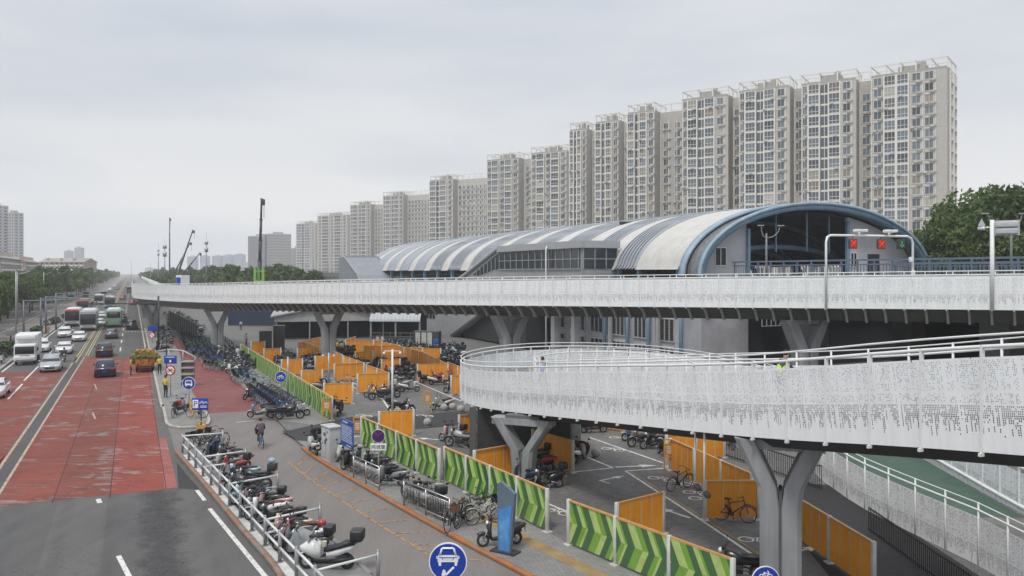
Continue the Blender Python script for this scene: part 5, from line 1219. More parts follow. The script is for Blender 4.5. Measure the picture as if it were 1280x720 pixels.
def bike_parts(basket=False,step=False):
    P={}; P['wheel']=[wheel_parts(.53,.33,.042,True),wheel_parts(-.53,.33,.042,True)]
    f=MB(); bb=(-.1,0,.3); st_=(-.22,0,.78); hd=(.36,0,.85); hb=(.40,0,.70)
    if step: f.tube([hb,(.1,0,.42),bb],.024,6); f.tube([hd,(.08,0,.5),(-.16,0,.52)],.02,6)
    else: f.tube([hb,bb],.022,6); f.tube([hd,(-.2,0,.70)],.02,6)
    f.tube([st_,bb],.02,6); f.tube([hd,hb],.024,6)
    for q in (-.06,.06): f.tube([bb,(-.53,q,.33)],.012,5); f.tube([(-.19,0,.68),(-.53,q,.33)],.012,5); f.tube([hb,(.44,q,.66),(.53,q,.33)],.013,5)
    for x,a0,a1 in ((-.53,-.2,2.2),(.53,.6,2.4)):
        f.tube([(x+math.cos(a)*.375,0,.33+math.sin(a)*.375) for a in [a0+(a1-a0)*i/6 for i in range(7)]],.022,4)
    P['frame']=f
    s=MB(); s.loft([[Vector((x,q*w,z)) for q,z in ((-1,z0),(1,z0),(.6,z1),(-.6,z1))] for x,w,z0,z1 in ((-.38,.09,.87,.92),(-.25,.07,.86,.91),(-.10,.025,.86,.9))],0,True); s.tube([(-.22,0,.76),(-.24,0,.87)],.014,5); P['saddle']=s
    h=MB(); h.tube([(.18,.29,.99),(.30,.25,1.0),(.34,0,.98),(.30,-.25,1.0),(.18,-.29,.99)],.014,6); h.tube([hd,(.34,0,.98)],.016,6); h.tube([(.14,.29,.99),(.22,.285,.99)],.019,6); h.tube([(.14,-.29,.99),(.22,-.285,.99)],.019,6); P['handlebar']=h
    c=MB(); c.disc((-.1,-.05,.3),(0,1,0),.09,.012,14); c.tube([(-.1,-.06,.3),(-.02,-.08,.15)],.012,4); c.tube([(-.1,.06,.3),(-.18,.08,.45)],.012,4); c.box((-.02,-.14,.15),(.09,.1,.02)); c.box((-.18,.14,.45),(.09,.1,.02)); c.box((-.32,-.055,.34),(.42,.008,.015)); c.tube([(-.2,.04,.27),(-.3,.16,.0)],.009,4); P['crank']=c
    if basket:
        k=MB(); B0=[(x,y) for x,y in ((.42,-.13),(.68,-.15),(.68,.15),(.42,.13))]
        k.add([(x,y,.66) for x,y in B0]+[(x*1.02,y*1.15,.92) for x,y in B0],[(0,1,2,3),(0,1,5,4),(1,2,6,5),(2,3,7,6),(3,0,4,7)]); P['basket']=k
    return P
APR=M('apron_cloth',(.08,.09,.12),.9,var=.4,scale=7)
APRS=[APR]+[M('apron_cloth_'+n,c,.9,var=.35,scale=8) for n,c in (('grey',(.2,.2,.21)),('rose',(.28,.13,.14)),('blue',(.06,.12,.26)),('brown',(.13,.09,.07)))]
SEATS=[SEATM,SEATM,M('seat_brown',(.10,.05,.03),.6),M('seat_grey',(.09,.09,.09),.6)]
MATOF={'underbody':BLACKP,'body':BODYM,'frame':GREYM,'seat':SEATM,'saddle':SEATM,'handlebar':BLACKP,'headlight':LAMPW,'mirror':BLACKP,'top_box':BLACKP,'basket':BLACKP,'tail_light':LAMPR,'engine':DKM,'crank':DKM,'number_plate':M('plate_white',(.5,.52,.5),.5),'apron':APR}
def build_full(name,P,bike=False):
    t=thing(name,'prototype','two-wheeler',(0,0,-50))
    for k,v in P.items():
        if k=='wheel':
            for ty,rm in v: o=obj('wheel',ty,TYRE,t); obj('rim',rm,SILV if bike else GREYM,o)
        elif isinstance(v,list):
            for e in v: obj(k,e,MATOF[k],t)
        else: obj(k,v,BODYM if (bike and k=='frame') else MATOF[k],t)
    return t
def build_lite(name,P,bike=False):
    mb=MB(); ms=[BODYM,TYRE,BLACKP,GREYM]
    for k,v in P.items():
        if k=='wheel':
            for ty,rm in v:
                mb.join(ty,None,{0:1}); mb.join(rm,None,{0:3})
        elif isinstance(v,list):
            for e in v: mb.join(e,None,{0:2})
        else: mb.join(v,None,{0:0 if k in('body',) or (bike and k in('frame',)) else (3 if k in ('frame','engine','headlight') else 2)})
    o=obj(name,mb,ms); o.location=(0,0,-50); return o
PR={}
for key,nm,P,bk in (('moped','electric_moped',moped_parts(False),0),('mopedbox','electric_moped',moped_parts(True),0),('mopedbasket','electric_moped',moped_parts(False,basket=True),0),('mopedapron','electric_moped',moped_parts(False,apron=True),0),('mopedboxapron','electric_moped',moped_parts(True,apron=True),0),('motor','motorcycle',motor_parts(True),0),('motornobox','motorcycle',motor_parts(False),0),('bike','bicycle',bike_parts(),1),('citybike','bicycle',bike_parts(True,True),1)):
    PR[key]=(build_full(nm,P,bk),build_lite(nm,P,bk),nm)
CAT={'electric_moped':'moped','motorcycle':'motorcycle','bicycle':'bicycle'}
rv=random.Random(17)
def park(key,loc,rz,colr,label,group=None,lite=False,scale=None,extra=None):
    sw={BODYM:PAL[colr],SEATM:rv.choice(SEATS),APR:rv.choice(APRS)}
    if not extra and rv.random()<.3: key={'moped':'mopedapron','mopedbox':'mopedboxapron'}.get(key,key)
    rz+=R(rv.uniform(-4,4))
    if extra: sw.update(extra)
    r=dup(PR[key][1 if lite else 0],loc,rz,label,group,scale,sw); r['category']=CAT[PR[key][2]]; r.rotation_euler.x=R(rv.choice((4,6,8,-5)))
    return r
def pk(key,u,v,deg,colr,label,z=PZ,**k): return park(key,G(u,v,z),R(deg),colr,label,**k)
g1='mopeds parked in the railed island bays'
IZ=.1
# railed bays on the island
for i,(u,v,dg,c) in enumerate(((246,562,170,'black'),(254,560,168,'black'),(262,557,172,'dark_grey'),(270,555,166,'black'))): pk('citybike',u,v,dg,c,'black bicycle in the tangle in the farthest railed bay of the island',IZ,group='black bicycles in the farthest railed bay')
pk('moped',284,580,165,'dark_grey','dark grey moped just past the first cross rail of the island bays',IZ); pk('mopedbasket',294,585,170,'grey','grey moped with a front basket in the second railed bay',IZ); pk('moped',275,576,160,'black','black moped close to the long rail in the second railed bay',IZ)
pk('moped',300,604,172,'pale_blue','pale blue moped in the third railed bay',IZ); pk('motor',314,613,178,'black','black motorcycle with a pale blue top box in the third railed bay',IZ,extra={BLACKP:PAL['black']})
pk('moped',310,632,170,'pale_blue','pale blue and black moped under the low cross rail in the fourth railed bay',IZ); pk('moped',324,640,168,'black','black moped in the middle of the fourth railed bay',IZ); pk('mopedbasket',337,644,172,'pink','pinkish moped with a basket in the fourth railed bay',IZ); pk('moped',330,651,176,'white','white moped nearest the cross rail in the fourth railed bay',IZ)
pk('mopedbasket',359,673,170,'cream','cream moped at the back of the fifth railed bay',IZ); pk('moped',372,686,172,'white','white moped with a red front in the fifth railed bay',IZ); pk('mopedbox',384,694,174,'dark_grey','moped under a grey rain cover with a black top box',IZ)
for k,u,v,d,c,l in (('moped',269,572,165,'dark_grey','dark moped jammed between the black bicycles and the second railed bay'),('mopedbox',290,591,168,'red','red moped with a box at the near side of the second railed bay'),('moped',279,588,162,'silver','silver moped next to the long rail in the second railed bay'),
 ('moped',291,603,166,'white','white moped hard against the long rail in the third railed bay'),('mopedbasket',305,609,174,'grey','grey moped between the pale blue moped and the black motorcycle'),('motornobox',301,617,170,'dark_grey','dark motorcycle close to the long rail in the third railed bay'),
 ('moped',317,638,166,'white','white moped with its nose under the long rail in the fourth railed bay'),('mopedbox',331,637,174,'dark_grey','dark grey moped with a box behind the pinkish one'),('moped',321,648,172,'grey','grey moped low by the long rail in the fourth railed bay'),('moped',343,655,174,'black','black moped just before the cross rail into the fifth railed bay'),
 ('mopedbox',352,666,170,'black','black moped with a box right after the cross rail in the fifth railed bay'),('moped',361,680,174,'silver','silver moped half hidden between the cream and white mopeds'),('motornobox',375,679,176,'black','black motorcycle behind the rain-covered moped'),('moped',366,689,172,'black','black moped close to the long rail beside the white one with a red front')):
    pk(k,u,v,d,c,l,IZ,scale=.9)
# grey rain cover
mb=MB(); rr_=random.Random(3); n=9; vs=[]; 
prof=[(-.55,.55,.30),(-.35,.82,.24),(-.05,.86,.26),(.2,.98,.34),(.38,1.06,.40),(.52,.8,.30),(.6,.42,.24)]
rings=[]
for x,zt,w in prof:
    rings.append([Vector((x+rr_.uniform(-.03,.03),w*math.cos(a)+rr_.uniform(-.02,.02),max(.22,zt*math.sin(a)**.6 if 0<a<math.pi else .25)+rr_.uniform(-.02,.02))) for a in [math.pi*i/10 for i in range(11)]])
mb.add([p for r in rings for p in r],[(i*11+j,i*11+j+1,(i+1)*11+j+1,(i+1)*11+j) for i in range(len(rings)-1) for j in range(10)],0,True)
tag(obj('rain_cover',mb,M('grey_rain_cover',(.22,.235,.24),.6,var=.25,scale=4,bump=.4),None,G(384,694,IZ),R(174)),'crumpled grey rain cover draped over the moped beside the white maxi scooter','cover')
# the big white maxi scooter
def maxi():
    t=thing('maxi_scooter','large white maxi scooter with black seat and top box, nearest in the railed bays','motorcycle',G(409,711,IZ),R(178))
    for x,r,w in ((.70,.27,.12),(-.66,.27,.14)):
        ty,rm=wheel_parts(x,r,w); o=obj('wheel',ty,TYRE,t); obj('rim',rm,GREYM,o)
    b=MB()
    b.loft([[Vector((x,s*w,z)) for s,z in ((-1,z0),(1,z0),(.75,z1),(-.75,z1))] for x,w,z0,z1 in ((-1.02,.06,.80,.88),(-.8,.16,.66,.84),(-.4,.2,.50,.74),(0,.17,.42,.6))],0,True)
    b.loft([[Vector((x,s*w,z)) for s,z in ((-.7,z0),(.7,z0),(1,(z0+z1)/2),(.55,z1),(-.55,z1),(-1,(z0+z1)/2))] for x,w,z0,z1 in ((.18,.24,.38,.86),(.4,.27,.42,1.0),(.62,.24,.52,.95),(.82,.14,.62,.82),(.92,.05,.66,.76))],0,True)
    b.loft([[Vector((.70+math.sin(a)*r*.30,s*.09,.27+math.cos(a)*r*.30)) for s,r in ((-1,1),(1,1),(1,1.1),(-1,1.1))] for a in (-.8,-.4,0,.5,1.1)],0,True); obj('body',b,PAL['white'],t)
    d=MB(); d.loft([[Vector((x,s*w,z)) for s,z in ((-1,z0),(1,z0),(1,z1),(-1,z1))] for x,w,z0,z1 in ((-.7,.14,.3,.52),(-.2,.19,.24,.45),(.3,.2,.24,.42),(.5,.14,.32,.5))],0,True); d.tube([(.70,.1,.27),(.5,.1,.75)],.035,6); d.tube([(.70,-.1,.27),(.5,-.1,.75)],.035,6); d.tube([(-.1,.2,.3),(-.85,.22,.42)],[.05,.07],8); obj('lower_fairing',d,BLACKP,t)
    s=MB(); s.loft([[Vector((x,q*w,z)) for q,z in ((-1,z0),(1,z0),(.75,z1),(-.75,z1))] for x,w,z0,z1 in ((-.95,.13,.84,.95),(-.6,.18,.78,.95),(-.42,.18,.72,.84),(-.05,.16,.62,.76),(.1,.09,.6,.68))],0,True); obj('seat',s,M('blue_black_seat',(.018,.02,.03),.5),t)
    w=MB(); w.add([(.62,-.2,.95),(.62,.2,.95),(.42,.17,1.38),(.42,-.17,1.38),(.58,-.21,.95),(.58,.21,.95),(.38,.18,1.38),(.38,-.18,1.38)],[(0,1,2,3),(4,5,6,7),(0,1,5,4),(2,3,7,6),(1,2,6,5),(0,3,7,4)]); obj('windscreen',w,M('smoky_screen',(.3,.32,.35),.12),t)
    x=MB(); x.rbox((-1.02,0,1.16),(.44,.5,.36),.07); obj('top_box',x,BLACKP,t); x=MB(); x.box((-.95,0,.95),(.4,.2,.05)); x.tube([(-.7,.14,.9),(-1.1,.14,.96)],.02,5); x.tube([(-.7,-.14,.9),(-1.1,-.14,.96)],.02,5); obj('rack',x,DKM,t)
    h=MB(); h.tube([(.22,.38,1.06),(.34,.2,1.05),(.36,0,1.0),(.34,-.2,1.05),(.22,-.38,1.06)],.018,6); obj('handlebar',h,BLACKP,t)
    for q in (-1,1):
        m=MB(); m.tube([(.4,q*.22,1.05),(.44,q*.36,1.2)],.009,5); m.rbox((.44,q*.42,1.22),(.04,.17,.1),.03); obj('mirror',m,BLACKP,t)
        l=MB(); l.sphere((.84,q*.08,.76),(.05,.05,.035),0,None,8,6); obj('headlight',l,LAMPW,t)
    c=MB(); c.disc((.1,0,.84),(0,0,1),.09,.16,12); obj('cup',c,PAL['cream'],t)
    return t
maxi()
# footway to the right of the bike lane
pk('moped',392,567,120,'white','white moped left of the grey power cabinet on the footway'); pk('moped',397,559,120,'black','black moped behind the white one at the driveway corner')
pk('moped',428,580,135,'white','white moped behind the posts of the blue notice board'); pk('mopedbasket',438,590,140,'black','black moped with a front basket in front of the blue notice board'); pk('moped',455,586,150,'dark_grey','dark grey moped behind the first steel barrier'); pk('moped',466,590,160,'black','black moped touching the pole of the no-parking sign')
pk('moped',487,607,165,'grey','grey moped standing clear of the others below the green fence'); pk('moped',474,600,160,'black','small black moped just right of the no-parking pole')
pk('motornobox',517,628,125,'dark_grey','dark motorcycle behind the left half of the second steel barrier'); pk('motor',536,638,120,'black','black motorcycle with a big black top box behind the second steel barrier'); pk('mopedbasket',526,634,122,'silver','silver moped squeezed behind the second steel barrier'); pk('motornobox',547,646,118,'black','black motorcycle at the right end of the second steel barrier')
pk('bike',566,661,-105,'black','black bicycle with its front wheel out on the orange kerb'); pk('citybike',580,656,-110,'dark_grey','dark city bicycle with a red basket beside the second steel barrier',extra={BLACKP:PAL['brown']}); pk('bike',574,653,-100,'black','black bicycle pressed behind the red-basket one'); pk('citybike',601,649,25,'cream','cream-framed bicycle leaning near the blue totem'); pk('bike',592,643,30,'black','black bicycle behind the cream one'); pk('bike',606,655,20,'silver','pale bicycle nearest the blue totem')
pk('moped',625,682,195,'black','black moped with a grey leg shield standing behind the blue totem board')
# plaza, mid ground
pl='loose mopeds on the plaza'
for a in (('motor',502,517,10,'black','black motorcycle with a big rear box alone on the plaza by the stone balls'),('motornobox',476,500,195,'dark_grey','dark motorcycle beside the white-headed moped near the orange corner'),('moped',468,497,180,'white','white moped in the front group left of the white pole'),('motornobox',486,497,170,'black','black motorcycle just left of the white pole'),
 ('moped',512,490,15,'white','white moped right of the white pole, standing apart'),('mopedbox',500,487,200,'silver','silver moped with a box right behind the white pole'),('moped',552,512,200,'cream','cream moped beside the orange frame sign'),('mopedbox',563,553,150,'pink','pinkish moped with a black and white top box near the dark abutment'),('motornobox',575,559,160,'silver','silver motorcycle against the narrow orange panel'),
 ('moped',548,481,10,'white','white and red scooter in front of the orange bay'),('mopedbox',536,479,15,'black','black moped with a top box left of the white and red scooter'),('moped',556,478,5,'red','red moped hidden behind the white and red scooter'),('moped',567,491,200,'black','black moped peeping out left of the ramp tip'),
 ('mopedbox',424,519,95,'black','black moped with a box right of the blue notice board'),('moped',413,518,100,'dark_grey','dark moped tucked at the end of the far green fence'),
 ('moped',418,493,40,'black','black moped at the foot of the grey camera pole'),('moped',402,489,60,'silver','silver moped in the orange bay left of the grey camera pole'),
 ('mopedbox',683,611,200,'black','black delivery moped with a box behind the green fence by the ramp pillar'),('moped',656,606,150,'navy','navy moped at the foot of the ramp pillar'),('moped',672,589,170,'red','reddish moped in the shade left of the brown hoarding'),('mopedbox',664,580,160,'dark_grey','dark moped deep in the shade under the turn of the ramp'),
 ('moped',724,577,60,'white','white moped with a white top case right of the brown hoarding'),('mopedbasket',742,541,10,'red','red scooter far under the ramp near the distant hoarding'),
 ('motor',803,558,200,'grey','grey covered motorcycle under the middle of the ramp'),('mopedbox',818,561,185,'black','black moped with a crate under the ramp'),('mopedbox',829,570,100,'black','black delivery moped next to the orange frame under the ramp'),('moped',794,551,190,'pale_blue','pale moped behind the grey covered one under the ramp'),
 ('motornobox',921,724,160,'black','black motorcycle at the bottom edge behind the nearest green fence'),('bike',849,612,35,'black','black mountain bike standing on the white bay line'),('bike',918,652,-15,'black','black bicycle leaning on the forward-facing orange hoarding'),
 ('bike',438,483,170,'silver','bicycle showing one spoked wheel in front of an orange hoarding')):
    pk(*a)
# left side of the lane: shared bicycles and mopeds between kerb and green fence
for (k,u,v,d,c,l) in (('moped',325,522,190,'cream','cream-covered moped standing in the cycle track at the end of the red surface'),('moped',350,522,30,'dark_grey','dark moped behind the cream one, nearest the driveway'),('motornobox',362,524,15,'black','black motorcycle in front of the round bicycle sign post'),('moped',341,517,45,'black','black moped between the blue bicycle row and the driveway'),('moped',372,520,10,'silver','silver moped at the near end of the far green fence footway'),
 ('moped',313,499,250,'black','black moped with white trim left of the blue bicycle row'),('mopedbasket',320,493,230,'cream','cream moped right behind the black one with white trim'),('moped',291,466,240,'white','white moped by the kerb left of the pale blue bicycles'),('moped',301,470,235,'navy','navy moped by the kerb beside the pale blue bicycles'),('moped',284,463,240,'grey','grey moped at the corner of the kerb by the green bicycle')):
    pk(k,u,v,d,c,l)
for i in range(13):
    p=GP(322,494).lerp(GP(352,517),i/12); park('citybike',p,R(205+random.uniform(-4,4)),'blue','bright blue shared bicycle in the tidy row below the round bicycle sign','tidy row of bright blue shared bicycles')
for i in range(9):
    p=GP(332,492).lerp(GP(364,512),i/8); park('citybike',p,R(200+random.uniform(-8,8)),'navy','dark blue shared bicycle in the second row behind the bright blue ones','second row of shared bicycles')
for i,(u,v,c) in enumerate(((300,477,'pale_blue'),(305,480,'pale_blue'),(310,478,'blue'),(318,481,'pale_blue'),(326,485,'pale_blue'),(298,473,'blue'),(308,473,'blue'))): park('citybike',GP(u,v),R(215+random.uniform(-10,10)),c,'pale or mid blue shared bicycle in the loose cluster beside the red cycle track','loose cluster of blue shared bicycles')
for i,(u,v) in enumerate(((263,461),(268,462),(273,462),(278,464))): park('citybike',GP(u,v),R(210+random.uniform(-12,12)),'green','green shared bicycle at the near end of the kerbside cluster','green bicycles at the kerb')
rb=random.Random(11)
def cluster(n,quad,keys,cols,label,group,rz,jit=14,z=PZ,lite=True):
    A,B,C_,D_=[G(*q,z) for q in quad]; pts=[]; tries=0
    while len(pts)<n and tries<4000:
        tries+=1; s,t_=rb.random(),rb.random(); p=A.lerp(B,s).lerp(D_.lerp(C_,s),t_)
        if all((p-q).length>.62 for q in pts): pts.append(p)
    for p in pts: 
        c=rb.choice(cols); k=rb.choice(keys); park(k,p,R(rz+rb.uniform(-jit,jit)),c,label,group,lite)
cluster(46,((228,424),(252,421),(262,440),(236,441)),('citybike',),('teal','teal','green','teal','navy'),'teal or dark shared bicycle packed in the big cluster left of the first pillar','big cluster of teal shared bicycles',205)
cluster(34,((236,442),(262,437),(297,452),(262,458)),('citybike',),('blue','navy','blue','navy'),'blue shared bicycle packed at the foot of the first pillar','cluster of blue shared bicycles at the first pillar',205)
cluster(24,((270,440),(292,440),(312,463),(290,462)),('moped','mopedbox','citybike'),('white','grey','dark_grey','navy'),'moped or bicycle packed between the first pillar and the green fence','two-wheelers between the pillar and the green fence',220)
cluster(46,((206,393),(222,391),(256,415),(232,424)),('citybike','moped','moped'),('black','dark_grey','grey','silver'),'dark bicycle or moped in the long row beyond the shared bicycles','long dark row beyond the shared bicycles',200)
cluster(22,((195,412),(208,412),(214,440),(200,440)),('citybike','moped'),('black','dark_grey','pale_blue','silver'),'bicycle or moped parked on the island beside the traffic mast','two-wheelers on the traffic island',190,z=.11)
pk('citybike',219,521,100,'black','black bicycle with a red bag on the near tip of the traffic island',.11); pk('citybike',246,522,170,'dark_grey','dark bicycle behind the yellow board on the near tip of the traffic island',.11); pk('moped',226,516,80,'grey','grey moped on the near tip of the traffic island',.11)
cluster(26,((378,452),(412,450),(418,463),(378,462)),('motornobox','moped'),('black','black','dark_grey'),'dark moped packed in the bay under the second pillar','dark mopeds under the second pillar',160)
cluster(12,((334,448),(362,446),(372,458),(345,462)),('moped','motornobox'),('black','dark_grey'),'dark moped in front of the grey shed left of the second pillar','dark mopeds in front of the grey shed',150)
cluster(12,((416,437),(434,436),(436,447),(420,448)),('moped','mopedbox'),('black','grey'),'dark moped just right of the second pillar in the back bays','dark mopeds right of the second pillar',150)
cluster(26,((467,458),(496,456),(516,474),(498,479)),('motornobox','mopedbox','moped'),('black','black','dark_grey','red'),'dark motorbike in the crowded bay behind the white pole','dark motorbikes behind the white pole',165)
cluster(40,((482,430),(528,430),(535,440),(486,438)),('moped','citybike'),('navy','dark_grey','pale_blue','black'),'bluish moped or bicycle in the back row before the curved shed','back row before the curved shed',170)
cluster(46,((526,440),(572,438),(580,462),(552,466)),('moped','motornobox','mopedbox'),('black','dark_grey','black','navy','white'),'moped in the dense dark crowd left of the ramp tip','dense dark crowd of mopeds left of the ramp tip',150)
cluster(16,((510,441),(530,440),(552,450),(530,453)),('moped','motornobox'),('black','dark_grey','silver'),'moped in the far bay beside the grey-clad worker','mopeds in the far bay by the worker',150)
cluster(7,((443,455),(452,454),(456,463),(446,464)),('moped',),('black','silver'),'moped in the narrow bay beside the low orange hoarding','mopeds in the narrow bay',140)
cluster(8,((690,528),(722,527),(730,536),(700,538)),('moped','motornobox'),('black','dark_grey'),'dark moped far back under the ramp left of the red scooter','dark mopeds far back under the ramp',170)
cluster(10,((840,556),(900,548),(925,560),(860,572)),('citybike',),('navy','black'),'dark bicycle behind the black picket fence under the ramp','dark bicycles behind the picket fence',100)
cluster(34,((0,446),(40,421),(52,424),(-5,460)),('citybike','moped'),('orange','dark_grey','black','blue','silver'),'bicycle or moped parked at the far left pavement under the trees','two-wheelers on the left pavement',-60,z=.12)
cluster(60,((52,408),(118,379),(124,380),(70,408)),('citybike','moped'),('dark_grey','black','silver','grey'),'dark bicycle or moped in the long row along the left verge','long row along the left verge',-50,z=.12)
# stone balls
STONE=M('granite',(.33,.32,.31),.8,var=.25,scale=8,bump=.2)
for i,(u,v) in enumerate(((497,519),(534.5,533),(555,514),(565.5,513),(576,516),(745,572))):
    lab=('stone ball right of the white pole','lone stone ball in the middle of the dark driveway','stone ball in front of the cream moped','second stone ball in front of the cream moped','stone ball nearest the ramp tip at the driveway edge','small stone ball beside the bay line under the ramp')[i]
    mb=MB(); mb.sphere((0,0,.27),.27,0,None,18,12); mb.disc((0,0,.02),(0,0,1),.2,.04,16); tag(obj('stone_ball',mb,STONE,None,GP(u,v)),lab,'bollard','stone balls at the driveway')
# ================================================================ motor vehicles
def car(label,loc,rz,colr,kind='sedan',cat='car',name='parked_car'):
    L,Wd={'sedan':(4.6,1.80),'suv':(4.65,1.88)}[kind]; t=thing('car',label,cat,loc,rz); hw=Wd/2
    body=M('car_paint_'+str(colr),colr,.28,.25,var=.03,coat=.6)
    def sec(x,w,z0,zm,z1,tw): return [Vector((x,s*a,z)) for s,a,z in ((-1,w*.86,z0),(1,w*.86,z0),(1,w,z0+.18),(1,w,zm),(1,w*tw,z1),(-1,w*tw,z1),(-1,w,zm),(-1,w,z0+.18))]
    b=MB(); H=.93 if kind=='sedan' else 1.02
    S_=[(L/2,hw*.72,.3,.55,.62,.9),(L/2-.12,hw*.9,.22,.6,.72,.92),(L/2-.5,hw*.98,.2,.66,.80,.93),(L/2-1.25,hw,.2,.76,H-.02,.93),(L/2-1.5,hw,.2,.8,H,.94),(-L/2+.9,hw,.2,.82,H+.02,.94),(-L/2+.35,hw*.98,.22,.8,H,.94),(-L/2+.1,hw*.92,.26,.7,H-.08,.93),(-L/2,hw*.8,.34,.6,H-.2,.93)]
    b.loft([sec(*q) for q in S_],0,True)
    zr=1.42 if kind=='sedan' else 1.62
    xs=(L/2-1.45,L/2-2.15,-L/2+1.35,-L/2+.75) if kind=='sedan' else (L/2-1.4,L/2-2.05,-L/2+.75,-L/2+.28)
    # roof and pillars in body colour, glass as parts
    r0=[(xs[0],hw*.90,H-.03),(xs[1],hw*.72,zr-.03),((xs[1]+xs[2])/2,hw*.73,zr),(xs[2],hw*.71,zr-.05),(xs[3],hw*.86,H)]
    b.loft([[Vector((x,s*w,z)) for s,w,z in ((-1,w,zb),(1,w,zb),(1,w,z),(-1,w,z))] for (x,w,z),zb in zip(r0,(H-.06,zr-.08,zr-.06,zr-.1,H-.04))],0,True)
    obj('body',b,body,t)
    g=MB(); k=.88
    ring=lambda x0,x1,z,w:[Vector((x0,-w,z)),Vector((x1,-w,z)),Vector((x1,w,z)),Vector((x0,w,z))]
    lo=ring(xs[0]+.02,xs[3]-.0,H-.02,hw*.905); hi=ring(xs[1]-.04,xs[2]+.04,zr-.075,hw*.735)
    names=('side_window','rear_window','side_window','windscreen')
    for i in range(4):
        a,b2,c,d=lo[i],lo[(i+1)%4],hi[(i+1)%4],hi[i]
        q=MB(); cc=(a+b2+c+d)/4; f=.93
        pts=[cc+(p-cc)*f for p in (a,b2,c,d)]; nrm=(b2-a).cross(d-a).normalized(); 
        if nrm.dot(cc-Vector((0,0,cc.z)))<0: nrm=-nrm
        q.add([p+nrm*.016 for p in pts]+[p-nrm*.03 for p in pts],[(0,1,2,3),(4,5,6,7),(0,1,5,4),(1,2,6,5),(2,3,7,6),(3,0,4,7)]); obj(names[i],q,GLASSD,t)
    q=MB(); q.box(((xs[1]+xs[2])/2,0,zr-.09),(xs[1]-xs[2]-.02,hw*1.42,.08)); 
    for x in (L/2-.85,-L/2+.85):
        for s in (-1,1):
            w=MB(); w.torus((x,s*(hw-.11),.33),(0,1,0),.24,.09,18,7); w.disc((x,s*(hw-.11),.33),(0,1,0),.24,.14,16); wo=obj('wheel',w,TYRE,t)
            rm=MB(); rm.disc((x,s*(hw-.03),.33),(0,1,0),.2,.04,14); obj('rim',rm,SILV,wo)
    for s in (-1,1):
        l=MB(); l.rbox((L/2-.13,s*hw*.66,.64),(.2,.42,.13),.04); obj('headlight',l,LAMPW,t)
        l=MB(); l.rbox((-L/2+.08,s*hw*.68,H-.22),(.14,.4,.15),.04); obj('tail_light',l,LAMPR,t)
        l=MB(); l.rbox((xs[0]-.35,s*(hw+.08),H+.04),(.14,.2,.13),.04); obj('wing_mirror',l,body,t)
    l=MB(); l.box((L/2-.04,0,.46),(.1,.9,.16)); obj('grille',l,BLACKP,t)
    l=MB(); l.box((-L/2-.005,0,.62),(.03,.44,.13)); obj('number_plate',l,BLUES,t); l=MB(); l.box((-L/2+.06,0,.33),(.1,1.3,.18)); obj('rear_bumper',l,BLACKP,t)
    return t
def onroad(u,v,L,away): 
    p=G(u,v,.005); d=DV if away else -DV
    return (p+DV*(L/2)), (A_AWAY if away else A_ONC)
def addcar(label,u,v,colr,kind,away): p,a=onroad(u,v,4.6,away); return car(label,p,a,colr,kind)
addcar('dark blue SUV driving away alone on the red road surface',131,472.5,(.012,.016,.035),'suv',True)
addcar('black SUV driving away just beyond the red road surface',130,447,(.02,.02,.021),'suv',True)
addcar('dark grey saloon driving away behind the green bus',139,424,(.07,.07,.075),'sedan',True)
addcar('black car in the right-hand lane just before the dashed stop line',165,412.5,(.018,.018,.02),'suv',True)
addcar('dark car hidden ahead of the green bus, nearest the kerb side',153,404,(.03,.03,.035),'sedan',True); addcar('pale car ahead of the green bus in the right lanes',151,394,(.5,.5,.5),'sedan',True)
addcar('silver SUV approaching in the near left lane beside the truck',62,466,(.36,.38,.41),'suv',False)
addcar('white car half hidden behind the white box truck',50,441,(.65,.65,.64),'suv',False)
addcar('white saloon approaching behind the motorbike rider',79,443.5,(.66,.66,.66),'sedan',False)
addcar('white car in the kerb lane in front of the red-fronted bus',80,422.5,(.62,.63,.63),'suv',False)
addcar('white saloon in front of the big silver coach',98,427.5,(.66,.66,.65),'sedan',False)
addcar('silver car between the coach and the yellow centre line',125,408,(.5,.5,.5),'sedan',False)
addcar('second silver car behind the one beside the yellow line',127,398,(.45,.45,.45),'sedan',False)
addcar('white car cut by the left edge of the photo on the red surface',-12,500,(.66,.66,.66),'sedan',False)
